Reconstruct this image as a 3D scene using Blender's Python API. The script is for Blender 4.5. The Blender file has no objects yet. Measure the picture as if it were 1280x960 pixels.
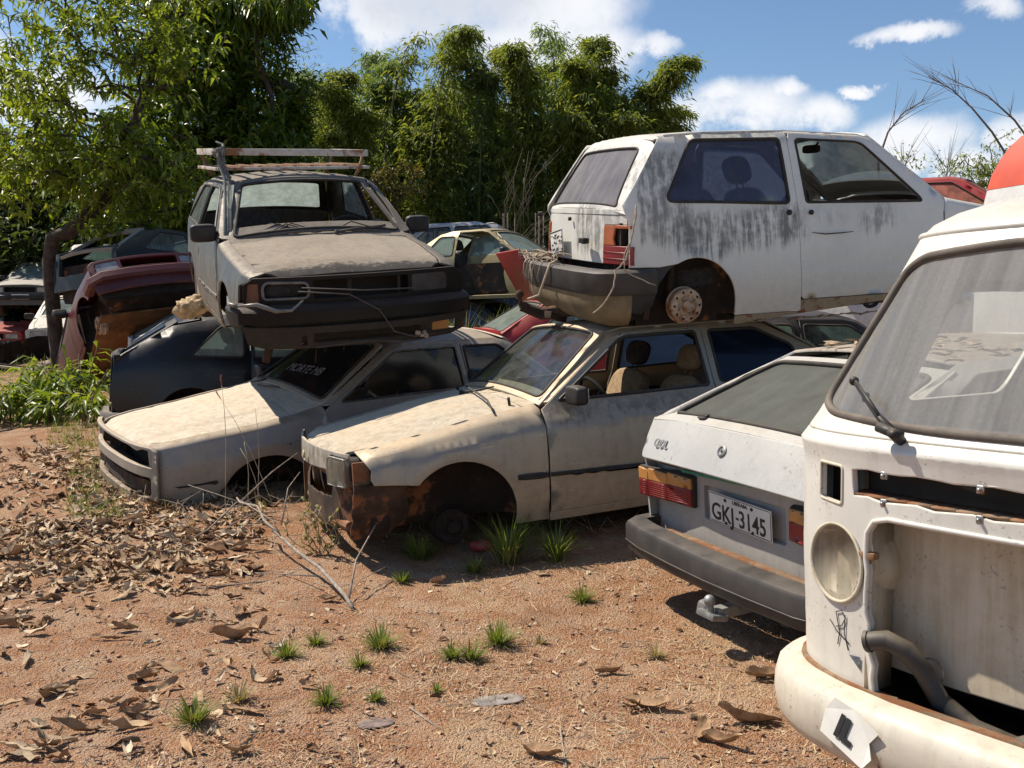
import bpy, bmesh, math, random
import numpy as np
from mathutils import Vector, Matrix, Euler, noise, geometry
rad=math.radians
rng=random.Random(7); nr=np.random.default_rng(11)
sc=bpy.context.scene
# ---------------------------------------------------------------- camera
F,PITCH,CAMH=1250.0,0.0866594,1.61
cam=bpy.data.cameras.new('camera'); camo=bpy.data.objects.new('camera',cam)
sc.collection.objects.link(camo); sc.camera=camo
cam.sensor_width=36; cam.lens=36*F/1280; cam.clip_end=5000; cam.clip_start=.05
camo.location=(0,0,CAMH); camo.rotation_euler=(math.pi/2-PITCH,0,0)
def ray(u,v):
    c,s=math.cos(PITCH),math.sin(PITCH); x=(u-640)/F; y=(480-v)/F
    return Vector((x,c+y*s,-s+y*c))
def at(u,v,Y):
    d=ray(u,v); return Vector((0,0,CAMH))+d*(Y/d.y)
# ---------------------------------------------------------------- light
SUN_AZ,SUN_EL=rad(155),rad(54)
sd=Vector((math.cos(SUN_AZ)*math.cos(SUN_EL),math.sin(SUN_AZ)*math.cos(SUN_EL),math.sin(SUN_EL)))
sun=bpy.data.lights.new('sun','SUN'); suno=bpy.data.objects.new('sun',sun); sc.collection.objects.link(suno)
sun.energy=5.0; sun.angle=rad(.5); sun.color=(1,.90,.76); suno.rotation_euler=sd.to_track_quat('Z','Y').to_euler()
sc.view_settings.view_transform='Standard'; sc.view_settings.look='None'; sc.view_settings.gamma=1
sc.view_settings.use_curve_mapping=False; sc.view_settings.exposure=0.42
sc.cycles.max_bounces=6; sc.cycles.transparent_max_bounces=12; sc.cycles.use_denoising=True
sc.cycles.diffuse_bounces=3; sc.cycles.glossy_bounces=3
# ---------------------------------------------------------------- node helper
class NT:
    def __init__(s,tree): s.t=tree; s.t.nodes.clear()
    def n(s,typ,*ins,out=0,**kw):
        nd=s.t.nodes.new(typ)
        named={k[2:]:v for k,v in kw.items() if k.startswith('i_')}
        for k,v in kw.items():
            if not k.startswith('i_'): setattr(nd,k,v)
        for i,v in enumerate(ins):
            if v is not None: s.put(nd.inputs[i],v)
        for k,v in named.items(): s.put(nd.inputs[k.replace('_',' ')],v)
        return nd.outputs[out] if out is not None else nd
    def put(s,sock,v):
        if isinstance(v,bpy.types.NodeSocket): s.t.links.new(v,sock)
        else:
            if sock.type=='RGBA' and len(v)==3: v=(*v,1)
            sock.default_value=v
    def m(s,op,a,b=0.0,c=0.0,clamp=False):
        nd=s.t.nodes.new('ShaderNodeMath'); nd.operation=op; nd.use_clamp=clamp
        for i,v in enumerate((a,b,c)): s.put(nd.inputs[i],v)
        return nd.outputs[0]
    def ss(s,x,lo,hi):   # smoothstep
        nd=s.t.nodes.new('ShaderNodeMapRange'); nd.interpolation_type='SMOOTHSTEP'
        s.put(nd.inputs[0],x); s.put(nd.inputs[1],lo); s.put(nd.inputs[2],hi); return nd.outputs[0]
    def mix(s,f,a,b,mode='MIX'):
        nd=s.t.nodes.new('ShaderNodeMix'); nd.data_type='RGBA'; nd.blend_type=mode
        s.put(nd.inputs[0],f); s.put(nd.inputs[6],a); s.put(nd.inputs[7],b); return nd.outputs[2]
    def noise(s,vec,scale,detail=5,rough=.6,dist=0.0,stretch=None):
        if stretch: vec=s.n('ShaderNodeVectorMath',vec,stretch,operation='MULTIPLY')
        nd=s.t.nodes.new('ShaderNodeTexNoise'); s.put(nd.inputs['Vector'],vec)
        nd.inputs['Scale'].default_value=scale; nd.inputs['Detail'].default_value=detail
        nd.inputs['Roughness'].default_value=rough; nd.inputs['Distortion'].default_value=dist
        return nd.outputs[0]
    def box(s,co,x=None,y=None,z=None,soft=.03,wob=None):   # soft box mask in object coordinates
        sep=s.n('ShaderNodeSeparateXYZ',co,out=None); r=None
        for ax,rg in zip('XYZ',(x,y,z)):
            if rg is None: continue
            v=sep.outputs[ax]
            if wob is not None: v=s.m('ADD',v,wob)
            a=s.m('MULTIPLY',s.ss(v,rg[0]-soft,rg[0]+soft),s.m('SUBTRACT',1.0,s.ss(v,rg[1]-soft,rg[1]+soft)))
            r=a if r is None else s.m('MULTIPLY',r,a)
        return r
def newmat(name):
    m=bpy.data.materials.new(name); m.use_nodes=True; return m,NT(m.node_tree)
def bsdf(t,col,rough=.5,metal=0.0,bump=None,bs=.3,bd=.01,coat=0.0,spec=.5):
    p=t.n('ShaderNodeBsdfPrincipled',out=None)
    t.put(p.inputs['Base Color'],col); t.put(p.inputs['Roughness'],rough); t.put(p.inputs['Metallic'],metal)
    p.inputs['Specular IOR Level'].default_value=spec
    if coat: p.inputs['Coat Weight'].default_value=coat; p.inputs['Coat Roughness'].default_value=.12
    if bump is not None:
        b=t.n('ShaderNodeBump',i_Strength=bs,i_Distance=bd,i_Height=bump); t.put(p.inputs['Normal'],b)
    o=t.n('ShaderNodeOutputMaterial',p.outputs[0],out=None); return p
def OC(t): return t.n('ShaderNodeTexCoord',out=3)
# ---------------------------------------------------------------- world: sky with clouds
w=bpy.data.worlds.new('World'); sc.world=w; w.use_nodes=True
def build_world():
    t=NT(w.node_tree)
    sky=t.n('ShaderNodeTexSky',sky_type='NISHITA',sun_disc=False,sun_elevation=SUN_EL,sun_rotation=math.atan2(sd.x,sd.y)%(2*math.pi),altitude=600,air_density=1.0,dust_density=.35,ozone_density=2.5)
    sky=t.mix(1.0,sky,(1.16,1.24,1.30,1),'MULTIPLY')
    g=t.n('ShaderNodeTexCoord',out=0)
    sep=t.n('ShaderNodeSeparateXYZ',g,out=None); X,Y,Z=sep.outputs
    Ys=t.m('MAXIMUM',Y,.05); px=t.m('DIVIDE',X,Ys); pz=t.m('DIVIDE',Z,Ys)
    n1=t.noise(g,9,10,.66,.15); n2=t.noise(g,3.2,7,.6,.2,stretch=(1,1,2.2)); n3=t.noise(g,30,5,.6)
    wob=t.m('MULTIPLY',t.m('SUBTRACT',n1,.5),.10)
    blobs=[(560,-10,190,62),(690,10,110,50),(745,60,60,38),(815,60,34,16),(640,60,90,40),(470,10,90,30),
      (935,135,95,36),(1030,140,48,24),(905,118,30,20),(985,112,24,16),(1145,40,52,13),(1235,14,42,18),(1078,110,24,8),
      (1150,175,75,34),(1205,205,60,24),(1262,170,44,26),(1120,200,60,20),(1230,235,60,18),(1085,185,30,18),(60,120,90,40),(-40,60,60,30)]
    f=None
    pxw=t.m('ADD',px,wob); pzw=t.m('ADD',pz,t.m('MULTIPLY',wob,.7))
    for u,v,ru,rv in blobs:
        d=ray(u,v); cx,cz=d.x/d.y,d.z/d.y
        a=t.m('DIVIDE',t.m('SUBTRACT',pxw,cx),ru/F); b=t.m('DIVIDE',t.m('SUBTRACT',pzw,cz),rv/F)
        q=t.m('SUBTRACT',1.0,t.m('ADD',t.m('MULTIPLY',a,a),t.m('MULTIPLY',b,b)))
        f=q if f is None else t.m('SMOOTH_MAX',f,q,.5)
    f=t.m('MAXIMUM',f,-1.2)
    f=t.m('ADD',f,t.m('MULTIPLY',t.m('SUBTRACT',n1,.52),3.0)); f=t.m('ADD',f,t.m('MULTIPLY',t.m('SUBTRACT',n3,.5),.8))
    mask=t.ss(f,-.45,1.05)
    back=t.m('MULTIPLY',t.ss(n2,.60,.72),t.m('SUBTRACT',1.0,t.ss(Y,-.1,.3)))   # clouds over the rest of the sky
    mask=t.m('MAXIMUM',mask,back)
    # thick parts of the cloud go grey underneath
    d0=ray(560,-10); gx=t.m('DIVIDE',t.m('SUBTRACT',px,d0.x/d0.y),150/F); gz=t.m('DIVIDE',t.m('SUBTRACT',pz,d0.z/d0.y),60/F)
    core=t.ss(t.m('ADD',t.m('SUBTRACT',1.1,t.m('ADD',t.m('MULTIPLY',gx,gx),t.m('MULTIPLY',gz,gz))),t.m('MULTIPLY',t.m('SUBTRACT',n1,.5),2.0)),0.0,1.0)
    shade=t.m('ADD',t.m('MULTIPLY',core,.55),t.m('MULTIPLY',t.m('MULTIPLY',t.ss(n2,.42,.62),t.ss(f,.4,1.6)),.35),clamp=True)
    ccol=t.mix(shade,(10.8,10.8,11.0),(6.2,6.8,7.8))
    col=t.mix(t.m('MULTIPLY',mask,.95),sky,ccol)
    bg=t.n('ShaderNodeBackground',col,.071); t.n('ShaderNodeOutputWorld',bg,out=None)
build_world()
# ---------------------------------------------------------------- object helpers
def link(o,parent=None):
    sc.collection.objects.link(o)
    if parent is not None: o.parent=parent
    return o
def tag(o,label=None,cat=None,group=None,kind=None):
    if label: o['label']=label
    if cat: o['category']=cat
    if group: o['group']=group
    if kind: o['kind']=kind
    return o
def empty(name,loc,rot=(0,0,0),label=None,cat=None,group=None):
    o=bpy.data.objects.new(name,None); o.empty_display_size=.1; o.location=loc; o.rotation_euler=rot
    link(o); return tag(o,label,cat,group)
def fin(name,bm,mats,parent=None,smooth=True,sharp=None):
    me=bpy.data.meshes.new(name); bm.normal_update(); bm.to_mesh(me); bm.free()
    for m in (mats if isinstance(mats,(list,tuple)) else [mats]): me.materials.append(m)
    if smooth: me.polygons.foreach_set('use_smooth',[True]*len(me.polygons))
    if sharp: me.set_sharp_from_angle(angle=rad(sharp))
    return link(bpy.data.objects.new(name,me),parent)
def raw(name,V,Fc,mats,parent=None,smooth=False,mi=None):
    me=bpy.data.meshes.new(name); V=np.asarray(V,float)
    if isinstance(Fc,np.ndarray):
        n,k=Fc.shape; me.vertices.add(len(V)); me.vertices.foreach_set('co',V.astype(np.float32).ravel())
        me.loops.add(n*k); me.loops.foreach_set('vertex_index',Fc.astype(np.int32).ravel())
        me.polygons.add(n); me.polygons.foreach_set('loop_start',np.arange(0,n*k,k,dtype=np.int32))
        me.update(calc_edges=True)
    else: me.from_pydata([tuple(v) for v in V],[],Fc)
    for m in (mats if isinstance(mats,(list,tuple)) else [mats]): me.materials.append(m)
    if smooth: me.polygons.foreach_set('use_smooth',[True]*len(me.polygons))
    if mi is not None: me.polygons.foreach_set('material_index',np.asarray(mi,np.int32))
    me.update(); return link(bpy.data.objects.new(name,me),parent)
def add_box(bm,c,s,rot=None,bev=.005,mi=0):
    M=Matrix.Translation(c)@(rot.to_matrix().to_4x4() if rot else Matrix())@Matrix.Diagonal((*s,1))
    r=bmesh.ops.create_cube(bm,size=1,matrix=M); vs=r['verts']
    es=list({e for v in vs for e in v.link_edges})
    if mi:
        for f in {f for v in vs for f in v.link_faces}: f.material_index=mi
    if bev: bmesh.ops.bevel(bm,geom=es,offset=bev,segments=2,affect='EDGES',profile=.6)
def add_tube(bm,pts,r,seg=8,caps=True,closed=False,mi=0):
    pts=[Vector(p) for p in pts]; n=len(pts); rs=r if isinstance(r,(list,tuple)) else [r]*n
    rings=[]; up=Vector((0,0,1)); prev=None
    for i,p in enumerate(pts):
        a=pts[(i-1)%n] if (i>0 or closed) else p; b=pts[(i+1)%n] if (i<n-1 or closed) else p
        d=(b-a)
        d=d.normalized() if d.length>1e-9 else Vector((0,0,1))
        if prev is None:
            u=d.cross(up)
            if u.length<.1: u=d.cross(Vector((1,0,0)))
        else: u=prev-d*prev.dot(d)
        u.normalize(); prev=u; v=d.cross(u)
        rings.append([bm.verts.new(p+(u*math.cos(2*math.pi*k/seg)+v*math.sin(2*math.pi*k/seg))*rs[i]) for k in range(seg)])
    m=n if closed else n-1
    for i in range(m):
        A,B=rings[i],rings[(i+1)%n]
        for k in range(seg):
            f=bm.faces.new((A[k],A[(k+1)%seg],B[(k+1)%seg],B[k])); f.material_index=mi
    if caps and not closed:
        for R_,s in ((rings[0],-1),(rings[-1],1)):
            try: f=bm.faces.new(R_ if s>0 else R_[::-1]); f.material_index=mi
            except Exception: pass
def tube(name,pts,r,mat,parent=None,seg=8,closed=False,**k):
    bm=bmesh.new(); add_tube(bm,pts,r,seg,closed=closed); return fin(name,bm,mat,parent,**k)
def add_lathe(bm,prof,M=Matrix(),seg=32,mi=0):   # prof: (r, h) turned about local Z
    rings=[]
    for r,h in prof: rings.append([bm.verts.new(M@Vector((r*math.cos(2*math.pi*k/seg),r*math.sin(2*math.pi*k/seg),h))) for k in range(seg)])
    for A,B in zip(rings,rings[1:]):
        for k in range(seg):
            f=bm.faces.new((A[k],A[(k+1)%seg],B[(k+1)%seg],B[k])); f.material_index=mi
    for R_ in (rings[0],rings[-1]):
        try: bm.faces.new(R_).material_index=mi
        except Exception: pass
def add_super(bm,c,s,p=4,rot=None,mi=0,n=14):   # superellipsoid cushion
    sg=lambda x,e: math.copysign(abs(x)**e,x); e=2/p
    M=Matrix.Translation(c)@(rot.to_matrix().to_4x4() if rot else Matrix())
    V=[]
    for i in range(n+1):
        th=-math.pi/2+math.pi*i/n; row=[]
        for k in range(2*n):
            ph=2*math.pi*k/(2*n)
            row.append(bm.verts.new(M@Vector((s[0]*sg(math.cos(th),e)*sg(math.cos(ph),e),s[1]*sg(math.cos(th),e)*sg(math.sin(ph),e),s[2]*sg(math.sin(th),e)))))
        V.append(row)
    for i in range(n):
        for k in range(2*n):
            try: bm.faces.new((V[i][k],V[i][(k+1)%(2*n)],V[i+1][(k+1)%(2*n)],V[i+1][k])).material_index=mi
            except Exception: pass
    bmesh.ops.remove_doubles(bm,verts=[v for r in (V[0],V[-1]) for v in r],dist=1e-4)
def add_sweep(bm,path,sec,mi=0,caps=True):   # path: 3D points in plan, sec: (outward, up) offsets, outward = right-hand normal of the path
    path=[Vector(p) for p in path]; n=len(path); rings=[]
    for i,p in enumerate(path):
        d=(path[min(i+1,n-1)]-path[max(i-1,0)]); d.z=0; d.normalize(); o=Vector((d.y,-d.x,0))
        rings.append([bm.verts.new(p+o*a+Vector((0,0,b))) for a,b in sec])
    k=len(sec)
    for A,B in zip(rings,rings[1:]):
        for j in range(k): bm.faces.new((A[j],A[(j+1)%k],B[(j+1)%k],B[j])).material_index=mi
    if caps:
        bm.faces.new(rings[0][::-1]).material_index=mi; bm.faces.new(rings[-1]).material_index=mi
def text(name,s,size,mat,parent,M,depth=.002,align='CENTER',bold=0.0,sx=1.0):
    cu=bpy.data.curves.new(name,'FONT'); cu.body=s; cu.size=size; cu.extrude=depth; cu.align_x=align; cu.align_y='CENTER'; cu.offset=bold
    o=bpy.data.objects.new(name,cu); sc.collection.objects.link(o); dg=bpy.context.evaluated_depsgraph_get()
    me=bpy.data.meshes.new_from_object(o.evaluated_get(dg)); bpy.data.objects.remove(o)
    me.transform(M@Matrix.Diagonal((sx,1,1,1))); me.materials.clear(); me.materials.append(mat); return link(bpy.data.objects.new(name,me),parent)
# ---- 2D polygon tools
def interp(P):
    xs=np.array([p[0] for p in P],float); ys=np.array([p[1] for p in P],float)
    o=np.argsort(xs); xs,ys=xs[o],ys[o]
    return lambda x: np.interp(x,xs,ys)
def rnd(P,r,n=4):   # round the corners of a closed polygon
    out=[]; m=len(P)
    for i in range(m):
        p=Vector(P[i]).to_2d() if len(P[i])>2 else Vector(P[i]); a=Vector(P[i-1]); b=Vector(P[(i+1)%m])
        rr=r[i] if isinstance(r,(list,tuple)) else r
        d1=(a-p); d2=(b-p); q=min(rr,d1.length*.45,d2.length*.45)
        if q<1e-4: out.append(tuple(p)); continue
        A=p+d1.normalized()*q; B=p+d2.normalized()*q
        for k in range(n+1):
            t=k/n; out.append(tuple(A*(1-t)**2+p*2*t*(1-t)+B*t*t))
    return out
def arc(cx,cz,rx,rz,a0,a1,n=16): return [(cx+rx*math.cos(rad(a0+(a1-a0)*i/n)),cz+rz*math.sin(rad(a0+(a1-a0)*i/n))) for i in range(n+1)]
def dens(P,step,closed=True):
    out=[]; m=len(P)
    for i in range(m if closed else m-1):
        a=np.array(P[i],float); b=np.array(P[(i+1)%m],float); k=max(1,int(math.ceil(np.linalg.norm(b-a)/step)))
        for j in range(k): out.append(tuple(a+(b-a)*j/k))
    if not closed: out.append(tuple(P[-1]))
    return out
def inside(pts,P):
    x,y=pts[:,0],pts[:,1]; r=np.zeros(len(pts),bool); P=np.asarray(P,float); n=len(P); j=n-1
    for i in range(n):
        xi,yi=P[i]; xj,yj=P[j]
        if yi!=yj:
            c=((yi>y)!=(yj>y))&(x<(xj-xi)*(y-yi)/(yj-yi)+xi); r^=c
        j=i
    return r
def ragged(P,amp,seed=0,step=.04):   # torn or rusted-through edge
    q=random.Random(seed); return [(a+q.uniform(-amp,amp),b+q.uniform(-amp,amp)) for a,b in dens(P,step)]
def bdist(pts,P):
    P=np.asarray(P,float); d=np.full(len(pts),1e9)
    for i in range(len(P)):
        a=P[i]; b=P[(i+1)%len(P)]; ab=b-a; L=ab@ab
        if L<1e-12: continue
        t=np.clip(((pts-a)@ab)/L,0,1); d=np.minimum(d,np.linalg.norm(pts-(a+t[:,None]*ab),axis=1))
    return d
def panel(name,poly,mp,mat,parent,holes=(),step=.05,lip=.014,edge=.004,dent=0.0,ref=(-2,0,.6),off=0.0,lines=(),seed=0,extra=None):
    """sheet-metal panel: a 2D outline with holes, triangulated and mapped on to the body surface, with rolled edges"""
    poly=dens(poly,step); hs=[dens(h,step*.8) for h in holes]
    allp=[poly]+hs; pts=[]; edges=[]
    for P in allp:
        b=len(pts); pts+=P; edges+=[(b+i,b+(i+1)%len(P)) for i in range(len(P))]
    A=np.array(poly); lo,hi=A.min(0),A.max(0)
    gx,gy=np.meshgrid(np.arange(lo[0],hi[0],step),np.arange(lo[1],hi[1],step*.87)); gx=gx+(np.arange(gx.shape[0])%2)[:,None]*step*.5
    G=np.stack([gx.ravel(),gy.ravel()],1)
    if len(G):
        k=inside(G,poly)&(bdist(G,poly)>step*.45)
        for h in hs: k&=~inside(G,h)&(bdist(G,h)>step*.45)
        G=G[k]
    for Ln in lines:
        Ln=dens(Ln,step,False); q=np.array(Ln); kk=inside(q,poly)&(bdist(q,poly)>.004)
        for h in hs: kk&=~inside(q,h)&(bdist(q,h)>.004)
        if len(G): G=G[np.array([np.min(np.linalg.norm(q-g,axis=1))>step*.4 for g in G])] if len(G)<6000 else G
        last=None
        for p,ok in zip(Ln,kk):
            if ok:
                pts.append(p)
                if last is not None: edges.append((last,len(pts)-1))
                last=len(pts)-1
            else: last=None
    pts+= [tuple(g) for g in G]
    V2,_,Fs,*_=geometry.delaunay_2d_cdt([Vector(p) for p in pts],edges,[],0,1e-6)
    V2=np.array([tuple(v) for v in V2]); Fs=[f for f in Fs if len(f)==3]; C=np.array([V2[list(f)].mean(0) for f in Fs])
    k=inside(C,poly)
    for h in hs: k&=~inside(C,h)
    Fs=[f for f,q in zip(Fs,k) if q]
    P3=np.stack(mp(V2[:,0],V2[:,1]),1)
    bm=bmesh.new(); bv=[bm.verts.new(p) for p in P3]
    for f in Fs:
        a,b,c=[P3[i] for i in f]
        if np.linalg.norm(np.cross(b-a,c-a))<1e-9: continue
        try: bm.faces.new([bv[i] for i in f])
        except Exception: pass
    for v in [v for v in bm.verts if not v.link_faces]: bm.verts.remove(v)
    bm.normal_update(); R0=Vector(ref); s=sum((f.normal.dot(f.calc_center_median()-R0))*f.calc_area() for f in bm.faces)
    if s<0:
        for f in bm.faces: f.normal_flip()
    bm.normal_update()
    if off:
        mv=[(v,v.co+v.normal*off) for v in bm.verts]
        for v,c in mv: v.co=c
    if dent:
        mv=[(v,v.co+v.normal*dent*(noise.noise(v.co*2.3+Vector((seed,3,1)))+.45*noise.noise(v.co*6+Vector((seed,9,1))))) for v in bm.verts]
        for v,c in mv: v.co=c
    if extra: extra(bm)
    if edge: 
        try: bmesh.ops.inset_region(bm,faces=bm.faces[:],use_boundary=True,use_even_offset=False,thickness=edge)
        except Exception: pass
    bm.normal_update()
    if lip:
        be=[e for e in bm.edges if len(e.link_faces)==1]
        nm={v:v.normal.copy() for e in be for v in e.verts}; outv={v:Vector() for v in nm}
        for e in be:
            f=e.link_faces[0]; d=(e.verts[0].co+e.verts[1].co)/2-f.calc_center_median(); ed=(e.verts[1].co-e.verts[0].co)
            if ed.length>1e-9: ed.normalize(); d-=ed*d.dot(ed)
            d-=f.normal*d.dot(f.normal)
            if d.length>1e-9: d.normalize()
            for v in e.verts: outv[v]+=d
        cur=be; key={v:(nm[v],outv[v].normalized() if outv[v].length>1e-6 else Vector()) for v in nm}
        for dn,do in ((edge*.6,edge*.45),(lip-edge*.6,0)):
            r=bmesh.ops.extrude_edge_only(bm,edges=cur)
            nv=[g for g in r['geom'] if isinstance(g,bmesh.types.BMVert)]; cur=[g for g in r['geom'] if isinstance(g,bmesh.types.BMEdge) and len(g.link_faces)==1]
            nk={}
            for v in nv:
                for e in v.link_edges:
                    o=e.other_vert(v)
                    if o in key: nk[v]=key[o]; break
            for v,(n_,o_) in nk.items(): v.co+=-n_*dn+o_*do
            key=nk
    return fin(name,bm,mat,parent)
def loop(name,poly,mp,r,mat,parent,off=0.0,step=.04,seg=6,closed=True,ref=(-2,0,.6)):
    """a rubber seal or trim run along an outline on the body surface"""
    P=dens(poly,step,closed); A=np.array(P); X=np.stack(mp(A[:,0],A[:,1]),1)
    return tube(name,[Vector(p) for p in X],r,mat,parent,seg,closed)
def patch(x0,z0,ang,c=0.0,c4=0.0,bulge=0.0,Ls=1.0,rear=False):
    """slanted curved sheet: u = y, v = distance up the slope; ang measured from the forward (or rearward) axis back over the car"""
    ca,sa=math.cos(rad(ang)),math.sin(rad(ang)); sg=1.0 if rear else -1.0
    def f(u,v):
        d=-c*u*u-c4*np.abs(u)**4+bulge*4*(v/Ls)*(1-v/Ls)
        x=x0+sg*v*ca-sg*sa*d; z=z0+v*sa+ca*d
        return x,u,z
    return f
# ---------------------------------------------------------------- materials
def paint(name,col,dust=(.50,.37,.24),top=.8,low=.35,rust=.15,grime=.3,rough=.42,metal=0.0,under=None,fade=None,patches=None,splot=.45,spec=.5,bump=.16):
    """weathered car paint: dust settled on top faces, splash dirt low down, streaks, rust spots, patches=[(xrange,zrange,colour,strength)]"""
    m,t=newmat(name); co=OC(t); sep=t.n('ShaderNodeSeparateXYZ',co,out=None)
    nz=t.n('ShaderNodeSeparateXYZ',t.n('ShaderNodeNewGeometry',out=1),out=None).outputs[2]
    nA=t.noise(co,2.3,8,.62,.3); nB=t.noise(co,17,6,.65); nC=t.noise(co,70,4,.6); st=t.noise(co,1,6,.6,.4,stretch=(26,26,1.7)); st2=t.noise(co,1,5,.65,.2,stretch=(70,70,4))
    c=t.mix(t.ss(nA,.35,.7),col,tuple(x*.86 for x in col))
    if fade: c=t.mix(t.m('MULTIPLY',t.ss(nA,.46,.62),fade[1]),c,fade[0])
    gr=t.m('MULTIPLY',t.ss(t.m('ADD',t.m('MULTIPLY',st,.6),t.m('MULTIPLY',nB,.4)),.47,.68),grime)
    c=t.mix(gr,c,tuple(x*.32 for x in (col[0],col[1]*.95,col[2]*.85)))
    d=t.m('MULTIPLY',t.ss(nz,.25,.9),t.m('MULTIPLY_ADD',t.ss(t.m('ADD',t.m('MULTIPLY',nA,.6),t.m('MULTIPLY',nB,.4)),.34,.62),.5,.5)); d=t.m('MULTIPLY',d,top)
    zl=t.m('ADD',sep.outputs[2],t.m('MULTIPLY',t.m('SUBTRACT',nA,.5),.5))
    dl=t.m('MULTIPLY',t.m('SUBTRACT',1.0,t.ss(zl,.22,.85)),t.m('MULTIPLY_ADD',st2,.5,.55)); dl=t.m('MULTIPLY',dl,low)
    dd=t.m('MAXIMUM',d,dl); dcol=t.mix(t.ss(nB,.3,.7),dust,tuple(x*.72 for x in dust))
    c=t.mix(dd,c,dcol)
    wob=t.m('MULTIPLY',t.m('SUBTRACT',t.m('ADD',t.m('MULTIPLY',st,.5),t.m('MULTIPLY',nA,.5)),.5),.5)
    for p in (patches or []):
        mk=t.box(co,p[0],p[4] if len(p)>4 else None,p[1],.05,wob); pt=t.m('MULTIPLY',mk,t.ss(t.m('ADD',t.m('MULTIPLY',st,.45),t.m('ADD',t.m('MULTIPLY',nB,.25),t.m('MULTIPLY',st2,.15))),.33,.49)) if p[3]<1 else mk
        c=t.mix(t.m('MULTIPLY',pt,p[3]),c,p[2])
    if splot:
        nD=t.noise(co,6,3,.5); c=t.mix(t.m('MULTIPLY',t.m('MULTIPLY',t.ss(nC,.60,.66),t.ss(nD,.45,.6)),splot),c,(.05,.04,.03)); sx_=t.noise(co,1,3,.5,.8,stretch=(5,60,60)); c=t.mix(t.m('MULTIPLY',t.ss(sx_,.68,.72),splot*.5),c,tuple(min(1,x*1.5) for x in dust))
    rl=t.m('ADD',t.m('MULTIPLY',nB,.55),t.m('MULTIPLY',nA,.45)); zr=t.m('MULTIPLY',t.m('SUBTRACT',1.0,t.ss(sep.outputs[2],.2,.5)),.10)
    rm=t.ss(t.m('ADD',rl,zr),.70-.14*rust,.735-.14*rust); c=t.mix(t.m('MULTIPLY',rm,min(1,rust*4)),c,t.mix(nC,(.10,.035,.012),(.26,.10,.035)))
    ro=t.m('MULTIPLY_ADD',t.m('MAXIMUM',dd,rm),.45,rough,clamp=True); ro=t.m('ADD',ro,t.m('MULTIPLY',gr,.2))
    b=t.m('ADD',t.m('MULTIPLY',nB,.5),t.m('ADD',t.m('MULTIPLY',nC,.25),t.m('MULTIPLY',rm,.5)))
    bsdf(t,c,ro,metal,b,bump,.006,spec=spec); return m
def plain(name,col,rough=.6,metal=0.0,var=.25,dust=0.0,dcol=(.45,.33,.22),scale=12,bs=.2,rust=0.0,spec=.5):
    m,t=newmat(name); co=OC(t); n=t.noise(co,scale,6,.62); n2=t.noise(co,scale*.2+1,5,.6)
    c=t.mix(t.ss(n,.3,.72),tuple(x*(1-var) for x in col),tuple(min(1,x*(1+var)) for x in col))
    if dust:
        nz=t.n('ShaderNodeSeparateXYZ',t.n('ShaderNodeNewGeometry',out=1),out=None).outputs[2]
        d=t.m('MULTIPLY',t.m('MULTIPLY_ADD',t.ss(nz,.2,.9),.88,.12),t.m('MULTIPLY',t.ss(t.m('ADD',t.m('MULTIPLY',n,.5),t.m('MULTIPLY',n2,.5)),.34,.6),dust)); c=t.mix(d,c,dcol)
    if rust: c=t.mix(t.m('MULTIPLY',t.ss(t.m('ADD',t.m('MULTIPLY',n,.5),t.m('MULTIPLY',n2,.5)),.58-.15*rust,.63-.1*rust),.95),c,t.mix(n,(.10,.035,.012),(.28,.11,.04)))
    bsdf(t,c,rough,metal,n,bs,.006,spec=spec); return m
def glass(name,tint=(.6,.68,.66),dust=.5,dcol=(.55,.56,.52),opac=.15,streak=True,gl=.12,xy=(18,18,1.2),sw=.5):
    """dirty window glass: see-through, reflecting, with a film of dust washed into streaks"""
    m,t=newmat(name); co=OC(t); st=t.noise(co,1,6,.62,.3,stretch=xy if streak else (4,4,4)); n=t.noise(co,5,7,.6,.4); n3=t.noise(co,90,3,.6)
    lw=t.n('ShaderNodeLayerWeight',.28,out=0)
    tr=t.n('ShaderNodeBsdfTransparent',(*tint,1)); gls=t.n('ShaderNodeBsdfGlossy',(.9,.95,1,1),gl)
    base=t.n('ShaderNodeMixShader',t.m('MULTIPLY_ADD',lw,.85,.05,clamp=True),tr,gls)
    dm=t.ss(t.m('ADD',t.m('MULTIPLY',st,sw),t.m('MULTIPLY',n,1-sw)),.32,.72); dm=t.m('MULTIPLY_ADD',dm,dust,opac,clamp=True); dm=t.m('MULTIPLY',dm,t.m('MULTIPLY_ADD',n3,.4,.8),clamp=True)
    df=t.n('ShaderNodeBsdfDiffuse',(*dcol,1)); tl=t.n('ShaderNodeBsdfTranslucent',(*dcol,1)); d2=t.n('ShaderNodeMixShader',.55,df,tl)
    o=t.n('ShaderNodeMixShader',dm,base,d2); t.n('ShaderNodeOutputMaterial',o,out=None); return m
M={}
M['rubber']=plain('rubber',(.022,.020,.018),.8,dust=.35,dcol=(.20,.16,.12))
M['trim']=plain('black_plastic',(.018,.018,.019),.5,dust=.4,dcol=(.26,.22,.18),scale=8,spec=.3)
M['trimgrey']=plain('grey_bumper_plastic',(.032,.029,.027),.6,dust=.45,dcol=(.17,.145,.12),scale=6,var=.3)
M['dark']=plain('dark_cabin',(.022,.02,.019),.85,dust=.3,dcol=(.16,.12,.09))
M['under']=plain('rusty_underbody',(.022,.014,.010),.9,var=.5,rust=.25,scale=7)
M['rust']=plain('rust',(.050,.028,.017),.9,var=.6,scale=9,rust=.12,bs=.5)
M['rustb']=plain('dusty_rusty_metal',(.26,.17,.10),.8,var=.4,scale=16,rust=.8,bs=.4)
M['drum']=plain('dusty_brake_drum',(.42,.31,.21),.85,var=.35,scale=25,rust=.5)
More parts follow.
